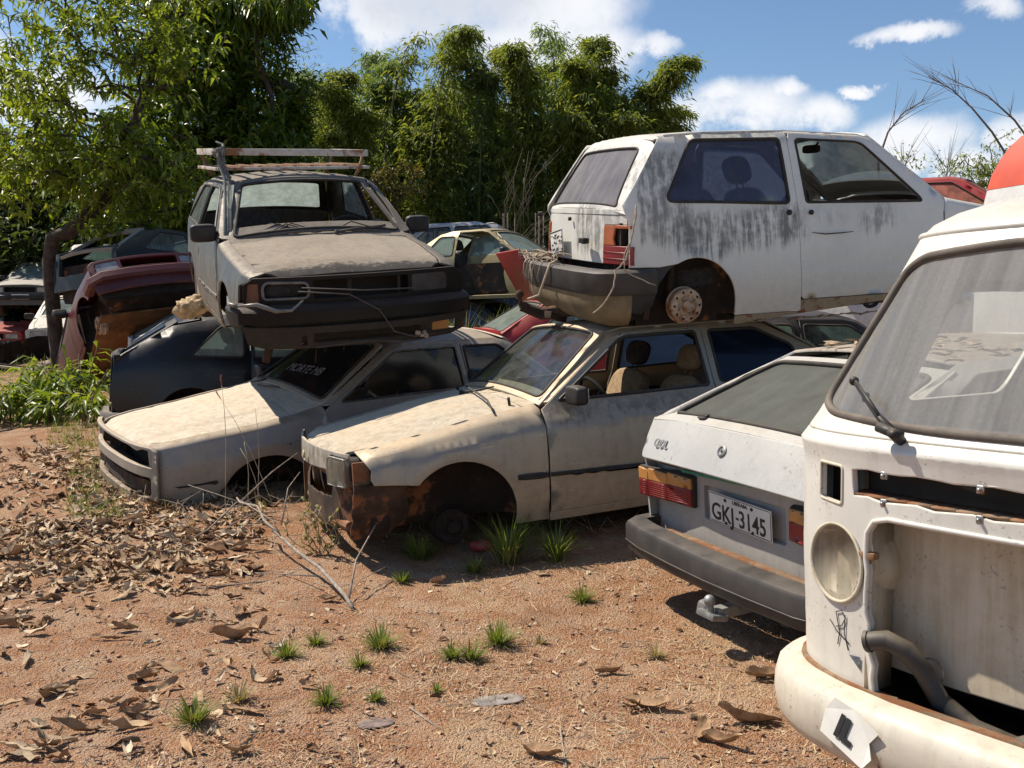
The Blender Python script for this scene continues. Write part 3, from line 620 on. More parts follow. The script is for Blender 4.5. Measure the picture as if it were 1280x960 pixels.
# ================= beige coupe in the middle
def beige_coupe():
    R=empty('coupe_car',(-1.2674,6.3424,-.0592),(.0018,.0548,3.5441),'beige two-door coupe with dust-covered bonnet, missing grille and one square headlamp, under the white hatchback','car','wrecked cars stacked in the yard')
    m=paint('beige_paint',(.31,.295,.25),dust=(.62,.47,.30),top=.92,low=.5,rust=.12,grime=.25,rough=.30,metal=.25,patches=[((-2.4,-1.3),(.84,.92),(.10,.10,.095),.6),((-1.25,-1.0),(.78,.86),(.28,.24,.18),.5)])
    B=Body([(0,.56),(-.09,.70),(-.21,.785),(-.7,.812),(-1.3,.835),(-2.6,.83),(-3.6,.80),(-4.3,.72)],
        [(0,.705),(-.10,.735),(-.88,.878),(-1.23,.92),(-1.32,.935),(-1.90,1.335),(-2.02,1.357),(-3.02,1.35),(-3.18,1.31),(-3.78,1.0),(-4.3,.93)],[(0,.70),(-1.3,.91),(-4.3,.90)],k=.37,zw=.50,tuck=.055,
        crown=((-5,.03),(-3,.04),(-1.9,.04),(-1.3,.035),(-.8,.045),(0,.03)),bumps=[archbump(-.735,.32,.345,.10,.012)])
    ln=[(-.12,.655),(-.7,.735),(-1.3,.80),(-2.6,.83),(-3.6,.84)]; g=interp(ln)
    B.bumps=list(B.bumps)+[lambda x,z: -.62*np.clip(z-g(x),0,.11)*np.clip((-x-.05)/.1,0,1), lambda x,z: -.006*(np.abs(z-.40)<.012)]
    nosebody(B,.25,.05)
    d=dict(dent=.006,step=.055,seed=1,lines=[ln,[(x,z+.05) for x,z in ln]],
      fender=B.seg(-.16,-1.30)+[(-1.303,.91),(-1.30,.225),(-1.085,.225)]+arc(-.735,.32,.35,.335,180,42,18)+[(-.40,.555),(-.215,.572),(-.20,.60),(-.205,.66),(-.18,.70)],
      door=[(-1.312,.27),(-1.314,.905)]+[(x,z) for x,z in B.seg(-1.34,-2.6,-.03)]+[(-2.60,.27)],
      dwin=rnd([(-1.44,.945),(-1.965,1.288),(-2.03,1.302),(-2.55,1.300),(-2.56,.945)],[.02,.05,.03,.02,.02]),
      quarter=B.seg(-2.61,-4.25)+[(-4.28,.60),(-4.25,.40),(-3.75,.36)]+arc(-3.30,.32,.34,.33,180,0,16)+[(-2.93,.27),(-2.61,.27)],
      qwin=rnd([(-2.66,.955),(-2.66,1.300),(-3.04,1.292),(-3.32,1.16),(-3.40,.97)],.03),qglass=M['glassblue'],
      sill=[(-1.31,.265),(-2.93,.265),(-2.93,.215),(-1.31,.215)],roof=(-1.905,-3.10),cowl=(-1.23,-1.40),hood=(-.035,-1.222))
    hm=paint('beige_dusty_hood',(.43,.41,.35),dust=(.58,.47,.33),top=.95,low=0,rust=.15,grime=.8,rough=.6,patches=[((-.30,.05),(.5,.722),(.13,.09,.055),.7)]); d['hoodmat']=hm
    shell(R,B,m,d)
    for sg,_ in sides():
        rail=B.seg(-1.32,-2.605)+[(x,z-.025) for x,z in B.seg(-1.37,-2.605)[::-1]]; panel('roof_rail',rail,B.side(sg),m,R,step=.06,edge=.002)
        loop('window_frame_trim',d['dwin'],B.side(sg),.012,M['trim'],R); loop('roof_gutter',B.seg(-1.34,-3.1),B.side(sg),.008,m,R,closed=False)
        t1=[(-1.295,.500),(-1.295,.522),(-1.095,.528),(-1.095,.506)]; t2=[(-1.315,.500),(-1.315,.522),(-2.595,.492),(-2.595,.470)]
        for t_ in (t1,t2): panel('rubbing_strip',t_,B.side(sg),M['trim'],R,step=.06,off=.014,edge=.004)
        mirror(R,-1.50,.755,.985,sg)
    P=patch(-1.275,.985,35.5,.15,0,0,.69); framed(R,'windscreen_frame',trap(.695,.555,0,.69),P,rnd(trap(.635,.50,.05,.655),.05),m,M['glass'],seal=.010)
    ln=patch(-4.0,1.0,30,.1,0,0,.55,True)
    panel('parcel_top',[(-3.80,-.62),(-3.80,.62),(-4.25,.62),(-4.25,-.62)],lambda u,v:B.top(u,v),m,R,step=.1)
    framed(R,'rear_screen_frame',trap(.64,.53,0,.78),patch(-3.80,1.03,28,.1,0,0,.78,True),rnd(trap(.56,.46,.06,.72),.05),m,M['glass'],gname='rear_window')
    # front end: apron, lamp, grille cavity
    fp=patch(0,.27,90,.25,0,0,.45)
    panel('front_apron',ragged([(-.66,0),(.66,0),(.69,.12),(.70,.24),(.63,.265),(.40,.265),(.36,.18),(-.30,.16),(-.40,.2),(-.70,.22)],.007,3),fp,M['rust'],R,step=.06,dent=.012,seed=4,off=-.02)
    apl=lambda u,v:(u,.735-.10*np.clip((v-.45)*-4,0,1),v)
    panel('inner_wing',ragged([(-.09,.24),(-.10,.58),(-.42,.56),(-.42,.34),(-.3,.24)],.008,5),apl,M['rust'],R,step=.06,dent=.01)
    panel('inner_wing',[(-.09,.24),(-.10,.58),(-.42,.56),(-.42,.34),(-.3,.24)],lambda u,v:(u,-.70+0*u,v),M['rustb'],R,step=.06,dent=.01)
    panel('bonnet_lip',[(-.655,.345),(-.2,.335),(.395,.36),(.405,.44),(.44,.458),(.64,.455),(.64,.478),(-.64,.478)],patch(.012,.27,88,.25,0,0,.45),hm,R,step=.05,dent=.006,seed=2,off=.004)
    bm=bmesh.new(); add_box(bm,(-.12,0,.56),(.05,1.2,.05)); add_box(bm,(-.13,.38,.46),(.04,.05,.30)); add_box(bm,(-.13,.22,.45),(.03,.03,.30)); add_box(bm,(-.12,-.40,.46),(.04,.05,.30)); add_box(bm,(-.16,.70,.62),(.10,.02,.17)); add_tube(bm,[(-.10,-.5,.32),(-.05,0,.29),(-.10,.6,.31)],.03)
    fin('radiator_support',bm,M['rustb'],R,sharp=40)
    hl=panel('headlamp',rnd([(.415,.275),(.63,.28),(.628,.445),(.44,.448),(.415,.40)],[.01,.01,.01,.03,.05]),fp,M['clear_lens'],R,step=.05,off=.02,lip=.05)
    panel('lamp_reflector',[(.425,.285),(.62,.29),(.62,.435),(.44,.438)],fp,plain('grey_reflector',(.50,.48,.42),.35,.3,var=.3,scale=7),hl,step=.06,off=-.012,lip=.0)
    for k in range(9): loop('lens_rib',[(.43+k*.021,.287),(.43+k*.021,.435)],patch(.0185,.27,90,.25),.0018,M['steel'],hl,closed=False,seg=4)
    loop('lamp_rim',rnd([(.415,.275),(.63,.28),(.628,.445),(.44,.448),(.415,.40)],[.01,.01,.01,.03,.05]),patch(.018,.27,90,.25),.005,M['steel'],hl)
    bm=bmesh.new(); add_super(bm,(-.14,.53,.63),(.07,.10,.085),4); fin('lamp_bowl',bm,M['dark'],hl)
    bm=bmesh.new(); add_box(bm,(-.20,.0,.50),(.02,1.3,.42)); fin('radiator',bm,M['under'],R)
    bm=bmesh.new(); add_lathe(bm,[(.001,0),(.028,0),(.026,.006),(.001,.008)],Matrix.Translation((.022,-.02,.672))@Euler((0,rad(88),0)).to_matrix().to_4x4(),20); fin('bonnet_badge',bm,plain('brass_badge',(.42,.36,.16),.5),R)
    tub(R,B,-.20,-4.2,arches=((-.735,.40),(-3.3,.40)),zt=.80)
    bm=bmesh.new(); add_box(bm,(-1.30,0,.60),(.03,1.35,.55)); fin('firewall',bm,M['under'],R)
    drum(R,-.735,.60,.22,.11,1,M['under'],'brake_disc'); drum(R,-.735,-.64,.22,.12,-1,M['rust'],'brake_disc'); drum(R,-3.3,.66,.22,.12,1); drum(R,-3.3,-.66,.22,.12,-1)
    sm=plain('beige_seat_cloth',(.30,.21,.12),.95,var=.25,scale=30); 
    s=seat(R,-2.15,.37,.42,sm,22,hmat=plain('headrest_cloth',(.24,.16,.085),.95,scale=40)); seat(R,-2.15,-.37,.42,sm,22,hmat=M['seatd'])
    seat(R,-3.0,0,.42,sm,20,w=.60,name='rear_seat',hr=False,h=.48)
    dash(R,-1.55,.66,.88,plain('red_brown_dash',(.30,.15,.12),.8,dust=.5,dcol=(.42,.24,.19)))
    bm=bmesh.new(); add_tube(bm,[(-1.10,-.12,.955),(-1.16,.0,.975),(-1.26,.1,1.0)],[.010,.007,.005]); add_tube(bm,[(-1.10,-.12,.93),(-1.10,-.12,.975)],.014); fin('wiper_arm',bm,M['trim'],R)
    bm=bmesh.new(); add_tube(bm,[(-1.18,.55,.92),(-1.17,.56,.975)],.010); add_tube(bm,[(-1.20,-.45,.93),(-1.19,-.46,.985)],.010); fin('wiper_spindle',bm,M['trim'],R)
    tube('bonnet_cable',[(-1.02,.68,.905),(-1.05,.5,.965),(-1.1,.2,.98),(-1.15,-.1,.985),(-1.2,-.3,.98)],.007,M['wire'],R)
    bm=bmesh.new(); add_super(bm,(-1.84,.0,1.26),(.02,.10,.03),4); fin('interior_mirror',bm,M['dark'],R)
    return R
# ================= silver-white saloon, left of it
def white_saloon():
    R=empty('saloon_car',(-3.0261,7.672,-.1708),(-.0676,.0301,3.7717),'dusty silver-white saloon with empty lamp openings and no bumper, under the grey roof-racked hatchback','car','wrecked cars stacked in the yard')
    m=paint('silver_white_paint',(.31,.30,.275),patches=[((-.16,.12),(.20,.46),(.13,.085,.05),.85),((-.5,-.1),(.2,.36),(.16,.11,.07),.8)],dust=(.42,.32,.21),top=.9,low=.9,rust=.2,grime=.18,rough=.36,metal=.15)
    B=Body([(0,.60),(-.06,.70),(-.12,.765),(-.30,.80),(-.85,.855),(-1.4,.85),(-2.7,.845),(-3.6,.82),(-4.4,.76)],
        [(.04,.745),(-.06,.76),(-1.13,.90),(-1.33,.945),(-1.36,.955),(-2.0,1.345),(-2.14,1.375),(-3.1,1.37),(-3.25,1.33),(-3.7,1.02),(-4.45,.96)],[(0,.72),(-1.3,.91),(-4.4,.93)],k=.38,zw=.52,tuck=.05,
        crown=((-5,.03),(-3,.04),(-1.9,.04),(-1.3,.03),(-.8,.04),(0,.02)),bumps=[archbump(-.865,.30,.375,.10,.02)])
    ln=[(-.1,.60),(-.8,.70),(-1.35,.76),(-2.7,.79),(-3.7,.80)]; g=interp(ln); B.bumps=list(B.bumps)+[lambda x,z: -.018*np.clip((z-g(x))/.06,0,1)*(x<-.10)]
    nosebody(B,.11,.03)
    d=dict(dent=.009,step=.055,seed=8,lines=[ln],
      fender=B.seg(-.03,-1.345)+[(-1.348,.90),(-1.345,.25),(-1.25,.25)]+arc(-.865,.28,.385,.345,180,30,18)+[(-.50,.42),(-.43,.36),(-.40,.335),(-.36,.325),(-.07,.29),(-.035,.40),(-.03,.58),(-.03,.72)],
      door=[(-1.357,.27),(-1.36,.92)]+B.seg(-1.40,-2.70,-.03)+[(-2.72,.95),(-2.71,.27)],
      dwin=rnd([(-1.49,.965),(-2.03,1.30),(-2.10,1.32),(-2.65,1.325),(-2.67,.985)],[.02,.05,.03,.02,.02]),dglass=M['glassdark'],
      quarter=B.seg(-2.71,-4.4)+[(-4.42,.60),(-4.38,.35),(-3.85,.33)]+arc(-3.45,.30,.37,.34,180,0,16)+[(-3.05,.27),(-2.72,.27),(-2.73,.95)],
      qwin=rnd([(-2.745,.99),(-2.735,1.325),(-3.10,1.318),(-3.50,1.03)],.03),qglass=M['glassdark'],
      sill=[(-1.355,.265),(-3.05,.265),(-3.05,.21),(-1.355,.21)],roof=(-1.98,-3.15),hood=(.035,-1.10),cowl=(-1.107,-1.45))
    d['hoodmat']=paint('pale_dusty_hood',(.50,.47,.40),dust=(.66,.55,.41),top=1.0,low=0,rust=.15,grime=.8,rough=.6)
    shell(R,B,m,d)
    for sg,_ in sides():
        rail=B.seg(-1.34,-2.705)+[(x,z-.025) for x,z in B.seg(-1.41,-2.705)[::-1]]; panel('roof_rail',rail,B.side(sg),m,R,step=.06,edge=.002)
        loop('window_frame_trim',d['dwin'],B.side(sg),.009,M['steel'],R)
    P=patch(-1.30,1.005,32.5,.15,0,0,.76); w_=framed(R,'windscreen_frame',trap(.72,.575,0,.76),P,rnd(trap(.665,.52,.05,.72),.05),m,None,seal=.012)
    gp=panel('windscreen_glass',rnd(trap(.665,.52,.05,.72),.05),P,M['glassdark'],w_,lip=0,edge=0,off=-.008,step=.12)
    # writing rubbed in the dust on the windscreen
    wr=plain('dust_writing',(.22,.20,.20),.9)
    X,Y,Z=[float(np.ravel(a)[0]) for a in P(np.array([.10]),np.array([.24]))]
    TM=Matrix.Translation((X+.006,Y,Z+.008))@Matrix(((0,-math.cos(rad(32.5)),math.sin(rad(32.5)),0),(1,0,0,0),(0,math.sin(rad(32.5)),math.cos(rad(32.5)),0),(0,0,0,1)))@Euler((0,0,rad(4))).to_matrix().to_4x4()
    text('dust_writing','MORTE MB',.14,wr,gp,TM,.0006,sx=.85)
    framed(R,'rear_screen_frame',trap(.66,.55,0,.58),patch(-3.72,1.06,35,.1,0,0,.58,True),rnd(trap(.58,.48,.05,.53),.05),m,M['glassdark'],gname='rear_window')
    fp=patch(.065,.28,90,.06,.24,0,.47)
    fr=panel('nose_panel',[(-.755,.0),(-.60,-.02),(.60,-.02),(.755,.0),(.76,.44),(.70,.472),(-.70,.472),(-.76,.44)],fp,m,R,[rnd([(-.715,.325),(.715,.325),(.722,.44),(.69,.455),(-.69,.455),(-.722,.44)],.02),rnd([(-.70,.10),(.66,.10),(.70,.13),(.70,.255),(-.70,.255)],.03)],step=.05,dent=.004,lip=.035)
    bm=bmesh.new(); add_sweep(bm,[(-.05,.66,.44),(.01,.4,.44),(.035,0,.44),(.01,-.4,.44),(-.05,-.66,.44)],[(0,.05),(.02,.05),(.03,.0),(.02,-.05),(0,-.05)][::-1]); fin('bumper_iron',bm,M['rust'],R,sharp=40)
    bm=bmesh.new(); add_box(bm,(-.10,-.30,.66),(.05,.035,.16)); add_box(bm,(-.12,.36,.66),(.02,.02,.16)); add_box(bm,(-.12,-.38,.66),(.03,.02,.16)); add_super(bm,(-.16,-.52,.66),(.05,.11,.05),4); add_tube(bm,[(-.14,.6,.62),(-.10,.3,.66),(-.12,-.1,.61),(-.15,-.6,.64)],.008); add_box(bm,(-.06,.0,.56),(.03,1.3,.012)); fin('lamp_brackets',bm,M['under'],R,sharp=40)
    bm=bmesh.new(); add_box(bm,(-.24,0,.5),(.02,1.4,.46)); fin('radiator',bm,M['dark'],R)
    panel('torn_gash',[(-.16,.465),(-.26,.47),(-.36,.475),(-.455,.488),(-.47,.475),(-.45,.455),(-.40,.462),(-.30,.458),(-.20,.452)],B.side(1),M['ink'],R,step=.04,off=.004,lip=0,edge=0)
    for x,z,r in ((-.37,.40,.010),(-.28,.40,.006),(-1.02,.70,.007)): tube('rust_hole',[(x,float(B.w(x,z))-.006,z),(x,float(B.w(x,z))+.004,z)],r,M['rust'],R,10)
    bm=bmesh.new(); add_box(bm,(-.02,-.1,.345),(.05,1.1,.05),bev=.01); add_box(bm,(-.01,.52,.36),(.07,.08,.10),Euler((.2,.1,.3)),bev=.01); add_box(bm,(-.02,.1,.36),(.05,.05,.09),bev=.01); fin('valance_bracket',bm,M['rust'],R,sharp=40)
    tub(R,B,-.24,-4.3,arches=((-.865,.42),(-3.45,.42)),zt=.82)
    bm=bmesh.new(); add_box(bm,(-1.36,0,.60),(.03,1.4,.55)); fin('firewall',bm,M['under'],R)
    drum(R,-.865,.68,.20,.12,1,M['under'],'brake_disc'); drum(R,-.865,-.68,.20,.12,-1,M['under'],'brake_disc'); drum(R,-3.45,-.68,.22,.12,-1); drum(R,-3.45,.68,.22,.12,1)
    seat(R,-2.25,.38,.45,M['seatred']); seat(R,-2.25,-.38,.45,M['seatred']); dash(R,-1.62,.66,.90,M['dark'])
    mirror(R,-1.50,.77,1.0,-1)
    bm=bmesh.new(); add_tube(bm,[(-1.22,-.25,.98),(-1.28,-.05,.99),(-1.36,.15,1.01)],[.010,.007,.005]); add_tube(bm,[(-1.26,-.5,.97),(-1.34,-.35,1.01)],.009); fin('wiper_arm',bm,M['trim'],R)
    return R
# ================= grey hatchback on top, facing the camera
def grey_hatch():
    R=empty('hatchback_car',(-1.0549,7.1232,1.0367),(.071,.131,-1.1585),'grey-brown dusty hatchback with roof rack, black front and no windscreen, stacked on the silver-white saloon','car','wrecked cars stacked in the yard')
    m=paint('grey_brown_paint',(.11,.105,.095),dust=(.31,.25,.18),top=.6,low=.5,rust=.3,grime=.7,rough=.40,metal=.2)
    B=Body([(0,.66),(-.08,.76),(-.25,.80),(-.8,.82),(-2,.825),(-3.3,.81),(-3.95,.75)],
        [(0,.765),(-.05,.772),(-1.12,.895),(-1.20,.92),(-1.79,1.318),(-1.90,1.345),(-2.9,1.35),(-3.25,1.31),(-3.80,1.0),(-3.98,.95)],[(0,.72),(-1.2,.90),(-4,.94)],k=.37,zw=.52,tuck=.05,
        crown=((-5,.03),(-3,.04),(-1.9,.04),(-1.3,.035),(-.8,.03),(0,.012)),bumps=[archbump(-.76,.32,.33,.09,.022)])
    nosebody(B,.10,.04)
    blk=paint('charred_black_front',(.011,.0105,.010),dust=(.16,.12,.09),top=.5,low=.0,rust=.15,grime=.2,rough=.5,spec=.2)
    d=dict(dent=.010,step=.055,seed=12,
      fender=B.seg(-.10,-1.195)+[(-1.205,.86),(-1.23,.28),(-1.12,.28)]+arc(-.76,.32,.345,.335,180,25,18)+[(-.40,.45),(-.30,.50),(-.26,.56),(-.27,.68),(-.12,.72)],
      door=[(-1.24,.30),(-1.22,.86)]+B.seg(-1.24,-2.40,-.03)+[(-2.43,1.28),(-2.47,.30)],
      dwin=rnd([(-1.42,.935),(-1.87,1.262),(-1.95,1.285),(-2.38,1.29),(-2.42,.935)],[.02,.05,.03,.02,.02]),
      quarter=B.seg(-2.41,-3.88)+[(-3.92,.60),(-3.90,.40),(-3.55,.38)]+arc(-3.16,.32,.34,.335,180,0,16)+[(-2.80,.29),(-2.48,.29),(-2.44,1.28)],
      qwin=rnd([(-2.50,.94),(-2.47,1.29),(-2.95,1.285),(-3.36,.97)],.04),qglass=M['glassgreen'],
      sill=[(-1.22,.285),(-2.80,.285),(-2.80,.23),(-1.22,.23)],roof=(-1.81,-3.2),hood=(-.02,-1.11),cowl=(-1.117,-1.30))
    d['hoodmat']=paint('grey_brown_dusty_hood',(.24,.21,.18),dust=(.26,.215,.16),top=.9,low=0,rust=.55,grime=.4,rough=.6,patches=[((-.15,.2),(.4,.96),(.035,.030,.026),1.0),((-1.1,-.3),(.6,.95),(.40,.33,.24),.4)])
    shell(R,B,m,d)
    for sg,_ in sides():
        rail=B.seg(-1.20,-2.405)+[(x,z-.025) for x,z in B.seg(-1.26,-2.405)[::-1]]; panel('roof_rail',rail,B.side(sg),m,R,step=.06,edge=.002)
        loop('window_frame_trim',d['dwin'],B.side(sg),.013,M['trim'],R); mirror(R,-1.36,.765,.965,sg,w=.20,h=.14)
        panel('side_moulding',[(-1.26,.46),(-1.26,.485),(-2.46,.49),(-2.46,.465)],B.side(sg),m,R,step=.08,off=.008)
    P=patch(-1.145,.965,33,.14,0,0,.74); framed(R,'windscreen_frame',trap(.715,.545,0,.74),P,rnd(trap(.665,.50,.03,.69),.05),m,None,seal=.014)
    framed(R,'tailgate',trap(.70,.55,0,.64),patch(-3.84,1.0,30,.1,0,0,.64,True),rnd(trap(.60,.50,.05,.57),.05),m,M['glasspale'],gname='rear_window')
    panel('tailgate_lower_panel',trap(.72,.70,0,.55),patch(-3.95,.45,84,.08,0,0,.55,True),m,R,step=.1)
    # front: header strip, lamp shells, grille cavity, bumper, apron
    fp=patch(.02,.20,90,.14,.05,0,.6)
    hl=rnd([(-.66,.40),(-.375,.40),(-.355,.44),(-.37,.505),(-.64,.515),(-.665,.48)],.025)
    gr=rnd([(-.33,.39),(.355,.39),(.355,.52),(-.33,.52)],.02); hr=rnd([(.38,.395),(.66,.395),(.665,.50),(.64,.52),(.38,.52)],.02)
    panel('nose_panel',[(-.79,.345),(.79,.345),(.79,.50),(.72,.545),(-.72,.545),(-.79,.50)],fp,blk,R,[hl,gr,hr,rnd([(-.78,.37),(-.69,.37),(-.69,.51),(-.76,.51)],.01)],step=.05,dent=.004,lip=.03)
    o=loop('headlamp_rim',hl,fp,.011,plain('grey_lamp_rim',(.15,.14,.125),.5,var=.3),R)
    bm=bmesh.new(); add_super(bm,(-.11,-.51,.655),(.06,.14,.055),4); add_lathe(bm,[(.03,0),(.02,.03),(.012,.05)],Matrix.Translation((-.05,-.50,.655))@Euler((0,rad(90),0)).to_matrix().to_4x4(),12); fin('lamp_bowl',bm,M['dark'],o)
    hh=panel('headlamp',hr,fp,plain('dull_headlamp_lens',(.05,.052,.055),.15,var=.3,dust=.25,scale=4),R,step=.06,off=-.004,lip=.0)
    panel('indicator_lens',[(-.79,.365),(-.685,.365),(-.685,.515),(-.78,.51)],fp,plain('dark_indicator',(.10,.035,.02),.3,var=.6,dust=.4,scale=9),R,step=.05,off=-.012)
    panel('indicator_lens',[(.79,.365),(.685,.365),(.685,.515),(.78,.51)],fp,plain('dim_indicator',(.09,.06,.045),.3,var=.4,dust=.3,scale=9),R,step=.05,off=-.006)
    bm=bmesh.new(); add_box(bm,(-.06,.30,.65),(.03,.02,.13)); add_box(bm,(-.06,-.06,.65),(.03,.03,.13)); add_box(bm,(-.20,0,.52),(.02,1.4,.5)); fin('radiator',bm,M['dark'],R)
    path=[(-.36,.845,0),(-.20,.845,0),(-.08,.81,0),(0.0,.70,0),(.045,.45,0),(.065,.15,0),(.065,-.15,0),(.045,-.45,0),(0,-.70,0),(-.08,-.81,0),(-.20,-.845,0),(-.36,-.845,0)][::-1]
    bm=bmesh.new(); add_sweep(bm,path,[(-.10,.565),(-.02,.56),(.02,.54),(.035,.52),(.032,.44),(.015,.42),(.012,.40),(-.10,.40)]); bu=fin('front_bumper',bm,blk,R,sharp=35)
    ap=paint('dusty_black_apron',(.02,.018,.016),dust=(.09,.07,.05),top=.5,low=.6,rust=.1,grime=.2,rough=.6,spec=.2)
    fa=patch(.075,.19,97,.12,.10,0,.22)
    panel('bumper_apron',[(-.79,.10),(-.68,.07),(.66,.07),(.76,.10),(.80,.22),(-.82,.22)],fa,ap,bu,[rnd([(-.36,.105),(.42,.105),(.42,.175),(-.36,.175)],.02),rnd([(.50,.10),(.72,.10),(.72,.18),(.50,.18)],.02),rnd([(-.40,.09),(-.44,.09),(-.44,.16),(-.40,.16)],.01)],step=.06,dent=.01,seed=2,lip=.03)
    panel('fog_lamp',rnd([(.52,.105),(.66,.105),(.66,.17),(.52,.17)],.01),fa,M['amber_lens'],bu,off=-.03,lip=.01)
    bm=bmesh.new(); add_tube(bm,[(-.02,-.84,.575),(.02,-.72,.58),(.075,-.60,.535),(.078,-.50,.535),(.095,-.42,.60)],[.008,.016,.016,.012,.006]); add_tube(bm,[(-.34,-.86,.60),(-.20,-.87,.565),(-.05,-.84,.57)],[.006,.016,.014]); fin('bent_chrome_trim',bm,plain('dull_grey_trim',(.16,.155,.145),.4,.3,var=.3),bu)
    for i,pp in enumerate([[(.09,-.45,.66),(.10,-.1,.62),(.115,.1,.50),(.13,.2,.34),(.13,.35,.29),(.11,.5,.30)],[(.07,-.42,.68),(.09,.0,.64),(.08,.4,.63)],[(.10,-.35,.27),(.13,0,.29),(.12,.3,.26),(.10,.45,.27)]]): tube('loose_cable',pp,.006,M['wire'],R,6)
    bm=bmesh.new()
    for i in range(5): add_box(bm,(.115,.42+rng.uniform(-.05,.05),.315+rng.uniform(-.03,.03)),(.03,.03,.02),Euler((i,i*2,0)),bev=.002)
    fin('mud_clod',bm,M['rope'],R)
    tub(R,B,-.2,-3.85,arches=((-.76,.40),(-3.16,.40)),zt=.82)
    bm=bmesh.new(); add_box(bm,(-1.2,0,.60),(.03,1.4,.5)); fin('firewall',bm,M['under'],R)
    drum(R,-.76,-.66,.34,.12,-1,M['under']); drum(R,-.76,.68,.22,.12,1); drum(R,-3.16,.70,.25,.12,1); wheel(R,-3.16,-.76,.30,.28,-1)
    seat(R,-2.15,.36,.36,M['seatd'],24,hr=False); seat(R,-2.05,-.36,.50,M['seatd'],8,w=.26,hr=False); seat(R,-3.1,0,.45,M['seatd'],18,w=.58,name='rear_seat',hr=False,h=.42)
    dash(R,-1.42,.66,.88,M['dark'],.36)
    bm=bmesh.new(); rr=random.Random(4)
    for i in range(7):
        x,y=rr.uniform(-1.3,-1.15),rr.uniform(-.6,.3); add_tube(bm,[(x,y,.96),(x-.05,y+.15,1.02),(x+.03,y+.3,.97),(x,y+.42,.985)],.006,5)
    add_tube(bm,[(-1.10,.12,.95),(-1.16,.30,.965),(-1.2,.55,.975)],.010); add_tube(bm,[(-1.10,.12,.92),(-1.10,.12,.965)],.016); fin('cowl_wiring',bm,M['wire'],R)
    # roof rack: bent sheet-steel tray on posts, tied with rope at the windscreen pillar
    wr_=plain('peeling_white_rack_paint',(.50,.48,.43),.6,var=.2,rust=.6,scale=9); rk=empty('roof_rack',(0,0,0)); rk.parent=R
    bm=bmesh.new(); z=1.50
    def bar(a,b,w=.05,h=.05): 
        a,b=Vector(a),Vector(b); dr=b-a; q=dr.to_track_quat('X','Z'); add_box(bm,(a+b)/2,(dr.length,w,h),q.to_euler(),bev=.004)
    bar((-1.92,-.66,z+.08),(-1.92,.62,z+.05),.025,.055); bar((-3.15,-.66,z+.08),(-3.15,.62,z+.06),.025,.055); bar((-1.92,-.66,z+.08),(-3.15,-.66,z+.08),.025,.055); bar((-1.92,.62,z+.05),(-3.15,.62,z+.06),.025,.055)
    fin('upper_rail',bm,wr_,rk,sharp=30); bm=bmesh.new()
    bar((-1.90,-.66,z-.06),(-1.90,.62,z-.07),.03,.025); bar((-3.15,-.66,z-.06),(-3.15,.62,z-.07),.03,.025); bar((-1.9,-.66,z-.06),(-3.15,-.66,z-.06),.03,.025); bar((-1.9,.62,z-.07),(-3.15,.62,z-.07),.03,.025)
    fin('lower_rail',bm,wr_,rk,sharp=30)
    for i in range(9):
        bm=bmesh.new(); y=-.60+i*.145; bar((-1.91,y,z-.05),(-3.14,y,z-.05),.035,.02); fin('slat',bm,M['rustb'],rk,sharp=30)
    for x,y in ((-1.95,-.64),(-1.95,.60),(-3.1,-.64),(-3.1,.60)):
        bm=bmesh.new(); add_tube(bm,[(x,y*.86,1.36),(x,y*.93,1.42),(x,y,z+.08)],.014); fin('rack_leg',bm,M['rustb'],rk)
    bm=bmesh.new(); rr=random.Random(9)
    for k in range(5):
        o=k*.012-.02; add_tube(bm,[(-1.90+rr.uniform(-.02,.02),-.62+o,z+.11),(-1.88,-.63+o,z),(-1.80,-.60+o,1.36),(-1.55,-.645+o,1.20),(-1.28,-.70+o,.98),(-1.20+rr.uniform(-.05,.05),-.72+o,.80)],.005 if k else .012,6)
    for k in range(5): a=k*.9; add_tube(bm,[(-1.90+.05*math.cos(a+q*1.2),-.64+.05*math.sin(a+q*1.2),z-.02+.02*q+.02*k) for q in range(6)],.008,6)
    fin('tie_rope',bm,plain('grey_rope',(.16,.17,.16),.9,scale=40),rk)
    return R
